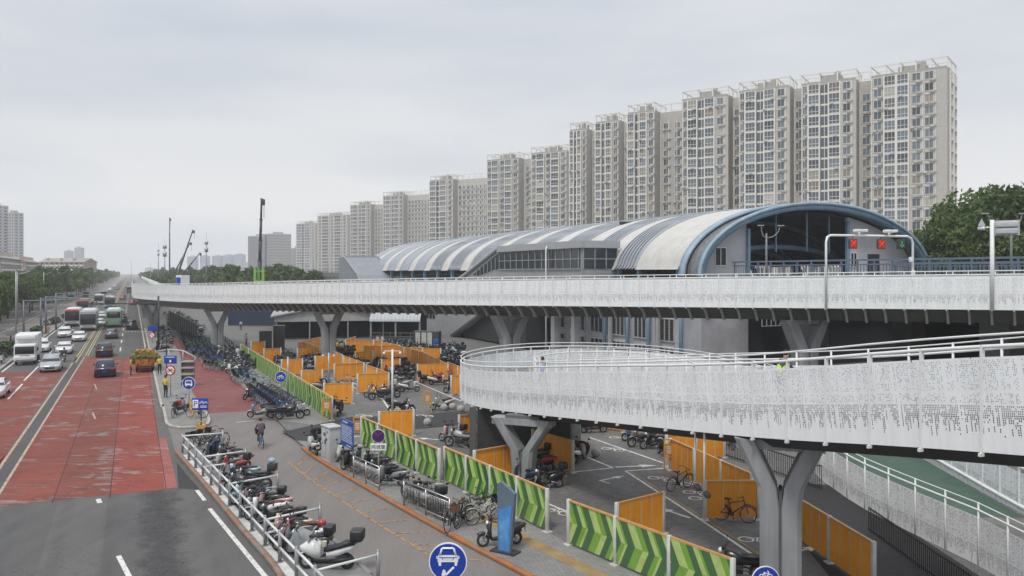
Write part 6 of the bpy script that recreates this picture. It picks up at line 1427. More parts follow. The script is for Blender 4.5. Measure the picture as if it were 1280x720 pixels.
def bus(label,p,a,base,front,L=11,Wd=2.55,H=3.1,away=False,stripe=None,disp=None):
    t=thing('bus',label,'bus',p,a); hw=Wd/2; bm_=M('bus_paint_'+str(base),base,.35,var=.05,coat=.3)
    b=MB(); b.rbox((0,0,H/2+.15),(L,Wd,H-.3),.16,0,None,3); obj('body',b,bm_,t)
    b=MB(); b.rbox((0,0,H+.05),(L*.75,Wd*.8,.25),.08); obj('roof_unit',b,M('bus_roof',(.55,.56,.56),.5),t)
    e=L/2
    g=MB(); g.rbox((e+.003,0,2.0),(.06,Wd*.9,1.75),.02); g.v=[Vector((x.x,x.y,x.z)) for x in g.v]; obj('windscreen',g,GLASSD,t)
    g=MB(); g.rbox((-e-.003,0,2.25),(.06,Wd*.84,1.0),.02); rw=obj('rear_window',g,GLASSD,t)
    for s in (-1,1):
        n=6
        for i in range(n):
            g=MB(); g.box((-L/2+.9+(L-1.6)*(i+.5)/n,s*(hw+.004),2.05),((L-1.6)/n-.1,.03,1.0)); obj('side_window',g,GLASSD,t)
        for x in (L/2-2.4,-L/2+2.6):
            w=MB(); w.torus((x,s*(hw-.13),.48),(0,1,0),.34,.14,18,7); w.disc((x,s*(hw-.13),.48),(0,1,0),.3,.2,14); obj('wheel',w,TYRE,t)
        l=MB(); l.rbox((e+.01,s*hw*.75,.75),(.08,.4,.2),.03); obj('headlight',l,LAMPW,t)
        l=MB(); l.rbox((-e-.01,s*hw*.82,.95),(.06,.2,.42),.02); obj('tail_light',l,LAMPR,t)
        l=MB(); l.rbox((e+.2,s*(hw+.12),2.3),(.2,.16,.4),.04); obj('wing_mirror',l,BLACKP,t)
    l=MB(); l.box((e+.012,0,.45),(.06,Wd*.8,.25)); l.box((-e-.012,0,.42),(.06,Wd*.8,.22)); obj('bumper',l,DKM,t)
    if front:
        l=MB(); l.rbox((e+.008,0,2.98),(.07,Wd*.86,.34),.03); obj('destination_display',l,M('bus_display_'+str(front),front,.4),t)
    if disp:
        l=MB(); l.box((-e-.02,0,2.55),(.05,1.3,.3)); obj('rear_display',l,M('amber_display',(.25,.12,.06),.5),rw)
    return t
p,a=onroad(142,409.5,11,True); bus('pale green city bus driving away ahead of the grey saloon',p,a,(.21,.38,.29),None,disp=True)
p,a=onroad(110,414,11,False); bus('big silver-grey coach approaching with a tall dark windscreen',p,a,(.34,.36,.38),None,H=3.4)
p,a=onroad(90,408.5,11,False); bus('grey city bus with a red destination strip left of the coach',p,a,(.38,.39,.40),(.5,.08,.05))
p,a=onroad(103,391.5,11,False); bus('red and white bus waiting behind the grey city bus',p,a,(.42,.06,.05),(.5,.06,.05))
p,a=onroad(123,381,9,False); bus('white minibus farther back in the middle left lane',p,a,(.55,.55,.56),None,L=8,H=2.9)
p,a=onroad(137,385.5,10,False); bus('dark-fronted coach next to the yellow line in the distance',p,a,(.2,.23,.28),None,L=10)
p,a=onroad(172,379,9,True); bus('small blue-grey bus in the far right lane by the deck end',p,a,(.22,.27,.33),None,L=8,H=2.9)
p,a=onroad(162,366.5,9,True); bus('tiny dark bus far off at the end of the cycleway',p,a,(.12,.1,.1),None,L=9)
rd_=random.Random(21)
for i in range(16):
    Y=rd_.uniform(240,620); x0=rd_.choice((-8.3,-11.6,-8.3,-3.4,.2)); col=rd_.choice(((.6,.6,.6),(.4,.4,.42),(.03,.03,.03),(.25,.03,.03)))
    car('small distant car in the haze far down the road',RD(x0,Y,.005),A_AWAY if x0>-6 else A_ONC,col,'sedan')['group']='distant cars far down the road'
# white box truck
p,a=onroad(30.5,457,6,False); t=thing('box_truck','white box truck approaching in the kerb lane on the left','truck',p,a)
TW=M('truck_white',(.66,.67,.67),.4,var=.04)
b=MB(); b.rbox((2.1,0,1.45),(1.7,2.0,1.6),.16,0,None,3); b.rbox((2.35,0,.75),(1.3,2.02,.55),.1); obj('cab',b,TW,t)
b=MB(); b.rbox((-1.0,0,2.05),(4.1,2.15,2.3),.04); b.rbox((1.15,0,2.95),(.9,1.9,.5),.15); obj('cargo_box',b,TW,t)
b=MB(); b.rbox((2.93,0,1.62),(.08,1.78,.82),.03); obj('windscreen',b,GLASSD,t)
b=MB(); b.box((-.6,0,.72),(5.0,.9,.2)); obj('chassis',b,DKM,t)
for s in (-1,1):
    for x in (2.0,-1.7):
        w=MB(); w.torus((x,s*.86,.4),(0,1,0),.28,.12,16,7); w.disc((x,s*.86,.4),(0,1,0),.26,.18,14); obj('wheel',w,TYRE,t)
    l=MB(); l.rbox((2.99,s*.75,.86),(.08,.36,.18),.03); obj('headlight',l,LAMPW,t)
    l=MB(); l.rbox((2.9,s*1.2,1.75),(.15,.18,.4),.04); obj('wing_mirror',l,BLACKP,t); l=MB(); l.box((2.25,s*1.005,1.65),(.8,.03,.6)); obj('side_window',l,GLASSD,t)
l=MB(); l.box((3.0,0,.55),(.06,1.6,.2)); l.box((2.965,0,1.05),(.03,.9,.1)); obj('bumper',l,M('truck_bumper',(.2,.2,.2)),t)
# orange works truck with a heap of yellow-green flowers
p=G(181.5,466,.005)+DV*2.3; t=thing('flatbed_truck','small orange works truck stopped at the kerb, loaded with plants','truck',p,A_AWAY)
OT=M('truck_orange',(.45,.15,.03),.5,var=.15)
b=MB(); b.box((-.4,0,.75),(3.6,1.75,.14)); 
for s in (-1,1): b.box((-.4,s*.86,1.05),(3.6,.06,.55))
b.box((-2.19,0,1.05),(.06,1.7,.55)); obj('bed',b,OT,t)
b=MB(); b.rbox((2.0,0,1.25),(1.3,1.7,1.4),.12); obj('cab',b,OT,t)
b=MB(); b.box((2.66,0,1.5),(.04,1.4,.6)); b.box((1.33,0,1.6),(.04,1.2,.4)); obj('window',b,GLASSD,t)
for s in (-1,1):
    for x in (1.8,-1.4):
        w=MB(); w.torus((x,s*.74,.36),(0,1,0),.25,.11,16,7); w.disc((x,s*.74,.36),(0,1,0),.24,.16,14); obj('wheel',w,TYRE,t)
    l=MB(); l.box((-2.24,s*.66,.86),(.05,.2,.14)); obj('tail_light',l,LAMPR,t)
b=MB(); b.box((-2.23,0,.6),(.06,1.5,.16)); obj('bumper',b,DKM,t)
YF=m_leaf('yellow_flower',(.42,.30,.05)); fl=MB(); q=random.Random(8)
for i in range(1700):
    c=Vector((q.uniform(-1.9,1.9),q.uniform(-1.2,1.2),0)); c.z=q.uniform(-.1,1.35)*(1-.35*abs(c.y))*(.8+.3*math.sin(c.x*3+c.y*2)); A=Vector((q.gauss(0,1),q.gauss(0,1),q.gauss(0,1))).normalized(); B=A.orthogonal().normalized(); E_=A.cross(B); s=q.uniform(.05,.13)
    fl.add([c-B*s,c-E_*s,c+B*s,c+E_*s],[(0,1,2,3)],0 if c.z>.5 and q.random()<.75 else q.choice((0,1,1,2)))
lo_=obj('plant_load',fl,[YF,LEAF[1],LEAF[0]],None,p+DV*-.4+Vector((0,0,.95)),A_AWAY); tag(lo_,'heap of yellow flowers and green plants on the orange works truck','plants')
# ================================================================ people
def limb_chain(): pass
def person(label,loc,rz,pose='stand',top=(.3,.3,.3),bottom=(.03,.03,.04),H=1.7,hair=True,long_=False,vest=None,helmet=None,seat=0.0):
    """skeleton as connected joints, skinned to one continuous body; x is forward"""
    k=H/1.7
    J={'pel':(0,0,.95),'sp':(.0,0,1.12),'ch':(.0,0,1.32),'nk':(.0,0,1.46),'hd0':(.02,0,1.55),'hd1':(.02,0,1.66)}
    lean={'stand':0,'walk':.03,'ride':.18,'bend':.25,'sit':.08,'cycle':.2}[pose]
    for n,f in (('sp',.25),('ch',.7),('nk',1),('hd0',1.1),('hd1',1.15)): x,y,z=J[n]; J[n]=(x+lean*f,y,z-lean*.12*f)
    for s,sd in ((1,'l'),(-1,'r')):
        J['sh'+sd]=(J['ch'][0],s*.17,1.40-lean*.12); 
        if pose in('stand','walk'):
            w=(.14*s if pose=='walk' else 0)
            J['el'+sd]=(J['ch'][0]-.03-w*.6,s*.23,1.13); J['wr'+sd]=(J['ch'][0]+.06-w,s*.22,.90); J['hn'+sd]=(J['ch'][0]+.09-w,s*.21,.80)
            J['hp'+sd]=(0,s*.09,.92); J['kn'+sd]=(.03+w*1.2,s*.10,.50); J['an'+sd]=(-.02+w*1.6,s*.10,.09); J['to'+sd]=(.15+w*1.6,s*.12,.04)
        elif pose=='bend':
            J['el'+sd]=(J['ch'][0]+.18,s*.22,1.16); J['wr'+sd]=(J['ch'][0]+.38,s*.16,1.10); J['hn'+sd]=(J['ch'][0]+.46,s*.13,1.10)
            J['hp'+sd]=(0,s*.09,.92); J['kn'+sd]=(.05,s*.10,.5); J['an'+sd]=(-.02,s*.10,.09); J['to'+sd]=(.15,s*.12,.04)
        else:   # on a two-wheeler
            J['el'+sd]=(J['ch'][0]+.16,s*.25,1.14); J['wr'+sd]=(J['ch'][0]+.36,s*.27,1.02); J['hn'+sd]=(J['ch'][0]+.44,s*.28,1.0)
            up=(s>0); J['hp'+sd]=(.02,s*.09,.92)
            if pose=='cycle': J['kn'+sd]=(.36,s*.11,.78 if up else .6); J['an'+sd]=(.22 if up else .16,s*.12,.42 if up else .18); J['to'+sd]=(.36 if up else .30,s*.13,.36 if up else .13)
            else: J['kn'+sd]=(.40,s*.15,.86); J['an'+sd]=(.36,s*.15,.45); J['to'+sd]=(.52,s*.15,.40)
    names=list(J); ix={n:i for i,n in enumerate(names)}
    Ed=[('pel','sp'),('sp','ch'),('ch','nk'),('nk','hd0'),('hd0','hd1')]
    for sd in 'lr': Ed+=[('ch','sh'+sd),('sh'+sd,'el'+sd),('el'+sd,'wr'+sd),('wr'+sd,'hn'+sd),('pel','hp'+sd),('hp'+sd,'kn'+sd),('kn'+sd,'an'+sd),('an'+sd,'to'+sd)]
    Rr={'pel':(.15,.12),'sp':(.14,.11),'ch':(.16,.12),'nk':(.06,.06),'hd0':(.085,.095),'hd1':(.085,.095)}
    for sd in 'lr': Rr.update({'sh'+sd:(.075,.075),'el'+sd:(.05,.05),'wr'+sd:(.034,.034),'hn'+sd:(.035,.022),'hp'+sd:(.10,.10),'kn'+sd:(.065,.065),'an'+sd:(.045,.045),'to'+sd:(.04,.035)})
    me=bpy.data.meshes.new('body_skeleton'); me.from_pydata([tuple(c*k for c in J[n]) for n in names],[(ix[a],ix[b]) for a,b in Ed],[])
    tmp=bpy.data.objects.new('body_skeleton',me); COL.objects.link(tmp); md=tmp.modifiers.new('skin','SKIN'); sub_=tmp.modifiers.new('sub','SUBSURF'); sub_.levels=1
    sv=me.skin_vertices[0].data
    for n in names: sv[ix[n]].radius=(Rr[n][0]*k,Rr[n][1]*k); sv[ix[n]].use_root=(n=='pel')
    dg=bpy.context.evaluated_depsgraph_get(); bme=bpy.data.meshes.new_from_object(tmp.evaluated_get(dg)); bme.name='body'
    bpy.data.objects.remove(tmp)
    T=M('cloth_'+str(top),top,.85,var=.12,scale=9); B_=M('cloth_'+str(bottom),bottom,.85,var=.12,scale=9); SH=M('shoe',(.03,.03,.03),.6)
    bme.materials.clear()
    for m in (SKIN,T,B_,SH): bme.materials.append(m)
    seg=[]
    for a_,b_ in Ed:
        x=b_[:2]; mi=1 if b_ in('sp','ch') or x in('sh','el','wr') else 2 if x in('hp','kn','an') else 3 if x=='to' else 0
        seg.append((Vector(J[a_])*k,Vector(J[b_])*k,mi))
    for pgn in bme.polygons:
        c=pgn.center; best=None
        for a_,b_,mi in seg:
            d=b_-a_; tt=max(0,min(1,(c-a_).dot(d)/d.length_squared)); q=(c-(a_+d*tt)).length
            if best is None or q<best[0]: best=(q,mi)
        pgn.material_index=best[1]; pgn.use_smooth=True
    o=thing('person',label,'person',loc,rz); ob=bpy.data.objects.new('body',bme); COL.objects.link(ob); ob.parent=o
    hx,hy,hzz=[c*k for c in J['hd1']]
    if hair:
        h=MB(); h.sphere((hx-.018,0,hzz+.012),(.108,.10,.105),0,None,14,10); h.v=[Vector((v.x-(.075 if v.x>hx+.03 and v.z<hzz+.05 else 0),v.y,max(v.z,hzz-(.16 if long_ else .06)))) for v in h.v]; obj('hair',h,HAIR,o)
    if helmet:
        h=MB(); h.sphere((hx-.005,0,hzz+.02),(.135,.125,.125),0,None,14,10); obj('helmet',h,M('helmet_'+str(helmet),helmet,.35),o)
    n=MB(); n.sphere((hx+.095,0,hzz-.03),(.02,.015,.025),0,None,6,5); obj('nose',n,SKIN,o)
    if vest:
        vm=M('vest_'+str(vest),vest,.6,var=.06); v=MB(); rings=[]
        for f in (0,.3,.6,.9):
            c=Vector(J['pel'])*k*(1-f)+Vector(J['nk'])*k*f; rx,ry=(.145,.20) if f<.2 else (.14,.19) if f<.5 else (.15,.215) if f<.8 else (.10,.17)
            rings.append([c+Vector((math.cos(a)*rx*k,math.sin(a)*ry*k,0)) for a in [2*math.pi*i/14 for i in range(14)]])
        v.loft(rings,0,True); obj('vest',v,vm,o)
        s=MB(); c=(Vector(J['pel'])*.6+Vector(J['nk'])*.4)*k; c.z-=.0
        s.loft([[c+Vector((math.cos(a)*.15*k,math.sin(a)*.21*k,z)) for a in [2*math.pi*i/14 for i in range(14)]] for z in (-.03,.03)],0,True,False); obj('reflective_band',s,WHS,o)
    return o
YEL=(.55,.42,.06)
person('person in a yellow jacket and dark trousers standing alone on the traffic island',G(207,497,.11),R(75),'stand',YEL,(.02,.02,.03),1.72)
person('person in a yellow jacket on the island right of the works truck',G(199.5,468,.11),R(110),'stand',YEL,(.02,.02,.03),1.75)
person('person in a yellow jacket standing on the road left of the orange works truck',G(163.5,469,.005),R(20),'stand',(.5,.36,.06),(.02,.02,.025),1.7)
person('person in a pale green vest on the island beyond the works truck',G(197,436,.11),R(80),'stand',(.2,.25,.2),(.03,.03,.05),1.7,vest=(.2,.5,.22))
c=G(325.5,559,.005); b_=park('citybike',c,R(118),'blue','blue shared bicycle ridden by the cyclist in a dark purple shirt',None); b_.rotation_euler.x=0
person('cyclist in a dark purple shirt riding away on the blue bicycle',c+Vector((math.cos(R(118))*-.22,math.sin(R(118))*-.22,-.04)),R(118),'cycle',(.10,.07,.10),(.12,.08,.06),1.68)
p=G(79.5,453,.005); m_=park('mopedbox',p+DV*.8,A_ONC,'dark_grey','dark motor scooter ridden towards the camera beside the white saloon',None); m_.rotation_euler.x=0
person('rider in dark clothes and helmet on the approaching motor scooter',p+DV*1.05+Vector((0,0,-.18)),A_ONC,'ride',(.05,.06,.08),(.03,.03,.04),1.72,helmet=(.05,.06,.09))
for (u,v,dg,pose,tp,bt,l) in ((290,447,60,'walk',(.02,.02,.02),(.02,.02,.02),'person in black walking beside the pillar near the green fence'),(280,450,200,'stand',(.12,.13,.13),(.05,.05,.06),'person in grey bending over the mopeds by the first pillar'),(297,452,70,'stand',(.5,.5,.52),(.02,.02,.03),'person in a white shirt at the left end of the green fence'),(308,433,240,'walk',(.55,.55,.56),(.02,.02,.03),'person in a white shirt with a dark bag walking left of the grey shed'),(301,413,90,'stand',(.4,.42,.45),(.03,.03,.05),'person in pale clothes in front of the navy sheeted wall'),
 (490,480,100,'sit',(.28,.34,.36),(.04,.06,.08),'seated rider in a grey-blue top among the dark motorbikes behind the white pole'),(525,449.5,260,'stand',(.30,.30,.27),(.06,.06,.06),'worker in grey standing behind the long slanting orange hoarding'),(568,450,150,'bend',(.38,.44,.62),(.05,.05,.07),'person in a pale blue shirt bending among the dark mopeds left of the ramp tip'),
 (421,443,80,'stand',(.5,.4,.12),(.03,.03,.04),'person in yellow right behind the second pillar'),(427,444,100,'stand',(.4,.42,.2),(.03,.03,.04),'person in a yellowish vest just right of the one in yellow'),
 (210,411,80,'walk',(.25,.24,.05),(.02,.02,.02),'person in a dull yellow top on the bike lane beside the far Y-shaped pillar'),(214,440,95,'stand',(.02,.02,.02),(.3,.3,.3),'person in black top and pale trousers at the far end of the red cycle surface'),(233,425,200,'stand',(.03,.03,.03),(.1,.1,.1),'dark-clad person at the far right corner of the red cycle surface'),
 (60,420,-60,'stand',(.38,.22,.12),(.3,.25,.18),'person in tan standing at the left kerb in front of the hedge'),(472,435,240,'stand',(.45,.4,.4),(.04,.04,.05),'person in pale pink before the curved shed'),(478,435,220,'stand',(.5,.48,.46),(.05,.04,.04),'person in off-white before the curved shed')):
    person(l,G(u,v,PZ if u>215 or u<100 else .06),R(dg),pose,tp,bt,1.68+random.uniform(-.05,.06),long_=random.random()<.4)
# on the ramps
def on_ramp(u,Y): 
    best=None
    for a,b in zip(bot,bin_):
        for f in (.2,.35,.5,.65,.8):
            p=a.lerp(b,f); e=abs(640+1000*p.x/p.y-u)+abs(p.y-Y)*8
            if best is None or e<best[0]: best=(e,p)
    return best[1]+up(.765)
person('walker in a pale blue shirt on the ramp, seen over the perforated parapet',on_ramp(677,40.5),R(150),'walk',(.36,.40,.58),(.03,.035,.06),1.78)
q=on_ramp(984,25); person('worker in a yellow-green reflective vest on the ramp behind the parapet',q,R(20),'bend',(.06,.06,.07),(.06,.08,.12),1.74,vest=(.42,.62,.12))
for (u,Y,l,tp) in ((193,150,'distant person on the far end of the cycleway deck',(.25,.15,.14)),(199,147,'second distant person in dark clothes on the far end of the cycleway deck',(.04,.04,.05))):
    i=min(range(len(PC)),key=lambda i:abs(640+1000*PC[i].x/PC[i].y-u)+abs(PC[i].y-Y)); person(l,PC[i]+up(.63),R(-60),'walk',tp,(.03,.03,.04),1.7)
# ================================================================ signs
FA=math.atan2(RV.y,RV.x)      # sign plates stand across the road
def facing(loc): return math.atan2(loc.x,-loc.y)*0 + FA*0.0
def sign(label,u,v,Y,dia,sym,m=BLUES,rz=0,zb=PZ,poleoff=(0,0),polem=GREYM,rim=WHS):
    c=PU(u,Y,EYE-(v-340)*Y/1000); t=thing('traffic_sign',label,'sign',(c.x,c.y,zb),rz); h=c.z-zb; r=dia/2
    mb=MB(); mb.tube([(0,.05,0),(0,.05,h+r*.7)],.038,8); mb.disc((0,.05,.03),(0,0,1),.12,.06,10); obj('pole',mb,polem,t)
    mb=MB(); mb.disc((0,0,h),(0,1,0),r,.03,32); pl=obj('plate',mb,rim,t)
    mb=MB(); mb.disc((0,-.018,h),(0,1,0),r*.94,.01,32); obj('face',mb,m,pl)
    if sym:
        s=sym(); T=Matrix.Translation((0,-.026,h))@Matrix.Scale(r,4); k=MB(); k.join(s[0],T); obj('symbol',k,s[1],pl)
    return t,pl,h,r
def flat(mb,pts,d=0): mb.prism(pts,-.006-d,.006,'y')
def s_car():
    m=MB(); w=.5
    for a,b in (((-.42,.34),(-.30,.72)),((-.30,.72),(.30,.72)),((.30,.72),(.42,.34))): m.tube([(a[0],0,a[1]),(b[0],0,b[1])],.055,4)
    flat(m,[(-.50,.36),(.50,.36),(.54,.25),(-.54,.25)]); flat(m,[(-.54,.23),(-.30,.18),(-.30,.10),(-.54,.12)]); flat(m,[(.54,.23),(.30,.18),(.30,.10),(.54,.12)]); flat(m,[(-.28,.19),(.28,.19),(.24,.12),(-.24,.12)]); flat(m,[(-.54,.10),(.54,.10),(.52,.0),(-.52,.0)]); flat(m,[(-.50,-.01),(-.34,-.01),(-.36,-.2),(-.47,-.2)]); flat(m,[(.50,-.01),(.34,-.01),(.36,-.2),(.47,-.2)])
    flat(m,[(-.60,.30),(-.52,.30),(-.52,.18),(-.60,.18)]); flat(m,[(.60,.30),(.52,.30),(.52,.18),(.60,.18)])
    flat(m,[(.27,-.22),(.35,-.30),(-.08,-.72),(-.16,-.64)],.002); flat(m,[(-.26,-.40),(-.14,-.42),(-.10,-.64),(-.18,-.74),(-.34,-.70)],.004); return m,WHS
def s_bike(y=0,s=1.0,x=0):
    m=MB(); T=lambda a,b:(x+a*s,0,y+b*s)
    for c in (-.36,.36): m.torus(T(c,-.12),(0,1,0),.22*s,.045*s,16,4,0,None,.3)
    for a,b in (((-.36,-.12),(-.14,.2)),((-.14,.2),(.26,.2)),((-.14,.2),(.0,-.12)),((.0,-.12),(.26,.2)),((.36,-.12),(.22,.36)),((.22,.36),(.1,.38)),((-.22,.26),(-.06,.26))): m.tube([T(*a),T(*b)],.035*s,4)
    return m,WHS
def s_bus():
    m=MB(); flat(m,[(-.5,.34),(.5,.34),(.56,.05),(.56,-.3),(-.56,-.3),(-.56,.05)]); flat(m,[(-.48,.48),(.48,.48),(.5,.38),(-.5,.38)]); flat(m,[(-.5,-.3),(-.3,-.3),(-.3,-.46),(-.5,-.46)]); flat(m,[(.5,-.3),(.3,-.3),(.3,-.46),(.5,-.46)]); return m,WHS
def s_motor():
    m,_=s_bike(0,1.1); flat(m,[(-.3,.05),(.25,.05),(.2,-.2),(-.2,-.2)]); return m,BLACKP
sign('big round blue sign with a white car and arrow at the bottom of the photo',560,702,16.7,.80,s_car,zb=.1)
sign('round blue sign at the bottom edge in front of the big pillar',957,725,20.5,.72,lambda:s_bike(.35,.8),zb=PZ)
t,pl,h,r=sign('round blue sign with a white bus front on the traffic island',236,479,57,.92,s_bus,zb=.11)
mb=MB(); 
for z in (.2,.02): flat(mb,[(-.4,z+.1),(.4,z+.1),(.42,z-.05),(-.42,z-.05)])
k=MB(); k.join(mb,Matrix.Translation((0,-.036,h))@Matrix.Scale(r,4)); obj('window_strip',k,BLUES,pl)
sign('round blue bicycle sign in front of the far green fence',351,471,62,.86,s_bike)
t,pl,h,r=sign('round red-ringed white sign banning motor vehicles, under a small blue plate',213,463,63.7,.8,s_motor,WHS,rim=REDS,zb=.11)
mb=MB(); mb.torus((0,-.024,h),(0,1,0),.345,.035,28,4,0,None,.2); mb.tube([(-.26,-.04,h+.26),(.26,-.04,h-.26)],.03,4); obj('red_ring',mb,REDS,pl)
mb=MB(); mb.rbox((0,0,h+.86),(1.0,.04,.64),.01); up_=obj('blue_plate',mb,BLUES,t); mb=MB(); flat(mb,[(-.08,h+.66),(.08,h+.66),(.05,h+.84),(-.05,h+.84)]); mb.box((0,-.03,h+1.06),(.7,.012,.05)); k=MB(); k.join(mb,Matrix.Translation((0,-.022,0))); obj('symbol',k,WHS,up_)
t,pl,h,r=sign('far round red-ringed sign under a blue plate, beyond the works truck',190,419,112,.85,None,WHS,rim=REDS,zb=.11)
mb=MB(); mb.torus((0,-.024,h),(0,1,0),.36,.05,24,4,0,None,.2); mb.tube([(-.26,-.03,h+.26),(.26,-.03,h-.26)],.04,4); obj('red_ring',mb,REDS,pl); mb=MB(); mb.rbox((.1,0,h+.95),(1.4,.04,.72),.01); obj('blue_plate',mb,BLUES,t)
def text(s,size,m,parent,loc,name='lettering',ext=.004):
    cu=bpy.data.curves.new(name,'FONT'); cu.body=s; cu.size=size; cu.align_x='CENTER'; cu.align_y='CENTER'; cu.extrude=ext
    o=bpy.data.objects.new(name,cu); COL.objects.link(o); dg=bpy.context.evaluated_depsgraph_get(); me=bpy.data.meshes.new_from_object(o.evaluated_get(dg)); bpy.data.objects.remove(o)
    me.materials.clear(); me.materials.append(m); o=bpy.data.objects.new(name,me); COL.objects.link(o); o.parent=parent; o.location=loc; o.rotation_euler=(R(90),0,0); return o
t,pl,h,r=sign('round purple no-parking sign with a white plate of three characters',473,545,36.8,.62,None,M('sign_purple',(.045,.015,.16),.4))
mb=MB()
for s in (-1,1): mb.tube([(-.19,-.024,h-.19*s),(.19,-.024,h+.19*s)],.022,4)
mb.torus((0,-.02,h),(0,1,0),.275,.02,28,4,0,None,.3); obj('faded_cross',mb,M('faded_sign_red',(.16,.02,.06),.5),pl)
mb=MB(); mb.rbox((0,0,h-.51),(.72,.03,.32),.01); p2=obj('text_plate',mb,WHS,t); text('网城管',.22,M('sign_text_blue',(.02,.03,.10),.5),p2,(0,-.02,h-.51))
# parking direction sign
c=PU(250,48.5,0); t=thing('parking_sign','rectangular blue sign with a white P and bicycle symbols on a black post','sign',(c.x,c.y,.1)); h=1.9
mb=MB(); mb.tube([(.05,.06,0),(.05,.06,h+.2)],.04,8); obj('pole',mb,DKM,t)
mb=MB(); mb.rbox((0,0,h),(1.0,.04,.72),.015); pl=obj('plate',mb,BLUES,t)
mb=MB(); mb.rbox((-.27,-.022,h),(.34,.012,.5),.005); pb=obj('parking_box',mb,WHS,pl); text('P',.5,BLUES,pb,(-.27,-.032,h))
k=MB(); m_,_=s_bike(); k.join(m_,Matrix.Translation((.1,-.026,h+.1))@Matrix.Scale(.24,4)); m2,_=s_bike(); k.join(m2,Matrix.Translation((.34,-.026,h+.1))@Matrix.Scale(.2,4)); k.box((.22,-.024,h-.12),(.4,.01,.035)); k.box((.22,-.024,h-.2),(.4,.01,.03)); obj('symbol',k,WHS,pl)
# notice board
a=G(427,581,PZ); t=thing('notice_board','tall blue notice board with rows of white text on two grey posts','notice board',(a.x,a.y,PZ),R(-58))
mb=MB(); mb.tube([(.12,.05,0),(.12,.05,2.3)],.045,8); mb.tube([(1.5,.05,0),(1.5,.05,2.3)],.045,8); obj('post',mb,GREYM,t)
mb=MB(); mb.rbox((.8,0,1.75),(1.75,.05,1.35),.015); pl=obj('panel',mb,M('notice_blue',(.03,.10,.33),.45),t)
mb=MB(); mb.box((.8,-.03,1.16),(1.7,.012,.2)); mb.box((.8,-.03,2.3),(1.7,.012,.18)); obj('title_band',mb,M('notice_deep_blue',(.012,.05,.25),.45),pl)
mb=MB(); q=random.Random(4)
for i in range(10):
    x=.08; z=2.1-i*.085
    while x<1.45: w=q.uniform(.05,.22); mb.box((x+w/2,-.028,z),(w,.012,.035)); x+=w+.035
mb.box((.6,-.038,2.3),(.7,.01,.07)); mb.box((1.1,-.038,1.16),(.6,.01,.05)); obj('text_lines',mb,M('notice_text',(.5,.55,.6),.5),pl)
# totem
a=G(632,691,PZ); t=thing('totem_board','leaning blue and grey totem board on a dark foot plate at the footway edge','totem',(a.x-.25,a.y+.1,PZ),R(-32))
mb=MB(); mb.box((.22,.1,.03),(1.0,.5,.06)); obj('foot_plate',mb,DKM,t)
mb=MB(); mb.prism([(0,.06),(.52,.06),(.70,2.15),(.12,2.5),(-.02,2.42)],-.05,.1,'y'); fr=obj('frame',mb,M('totem_grey',(.11,.15,.2),.4,var=.1),t)
mb=MB(); mb.prism([(.05,.1),(.48,.1),(.58,1.75),(.02,1.5)],-.064,-.051,'y'); obj('blue_panel',mb,M('totem_blue',(.06,.22,.52),.4,var=.3,scale=2.2),fr)
mb=MB(); mb.prism([(.09,.5),(.42,.5),(.50,1.35),(.06,1.2)],-.07,-.0645,'y'); obj('poster',mb,M('totem_poster',(.10,.28,.58),.5,var=.25,scale=6),fr)
# power cabinet
c=G(416,577,PZ); t=thing('power_cabinet','grey street power cabinet with small dark stickers beside the notice board','cabinet',(c.x-.15,c.y+.3,PZ),R(-52))
mb=MB(); mb.rbox((0,0,.95),(1.0,.62,1.65),.02); mb.rbox((0,0,1.8),(1.1,.72,.1),.02); obj('body',mb,M('cabinet_grey',(.42,.43,.43),.5,var=.12,scale=1.5),t)
mb=MB(); mb.box((0,0,.06),(1.06,.66,.12)); obj('plinth',mb,CONC,t)
for s in (-.26,.26):
    mb=MB(); mb.rbox((s,-.32,.95),(.46,.02,1.5),.006); d=obj('door',mb,M('cabinet_door',(.44,.45,.45),.5,var=.1),t); mb=MB(); mb.box((s*.2,-.34,1.0),(.03,.03,.2)); obj('handle',mb,DKM,d)
mb=MB(); mb.box((-.1,-.335,1.4),(.22,.01,.16)); mb.box((.22,-.335,1.55),(.12,.01,.1)); mb.box((.12,-.335,1.15),(.2,.01,.14)); mb.box((-.34,-.335,.9),(.06,.01,.12)); obj('sticker',mb,M('sticker_dark',(.06,.065,.07)),t)
# steel barriers
def barrier(label,a,b,h=1.05,fine=False):
    a=G(*a,PZ);b=G(*b,PZ); d=b-a; L=d.length; t=thing('steel_barrier',label,'barrier',a,math.atan2(d.y,d.x),'stainless steel barriers on the footway')
    mb=MB()
    for z in (h,h-.16,.2): mb.tube([(0,0,z),(L,0,z)],.03 if z==h else .022,8)
    obj('rail',mb,STEEL,t)
    for x in (0,L/2,L): mb=MB(); mb.tube([(x,0,0),(x,0,h)],.038,8); obj('post',mb,STEEL,t)
    n=int(L/.115)
    for i in range(1,n):
        mb=MB(); mb.tube([(i*L/n,0,.2),(i*L/n,0,h-.16)],.012,5); obj('bar',mb,STEEL,t)
    return t
barrier('short stainless steel barrier in front of the no-parking sign',(442,597),(474,613)); barrier('longer stainless steel barrier with mopeds crowded behind it',(505,632),(562,657))
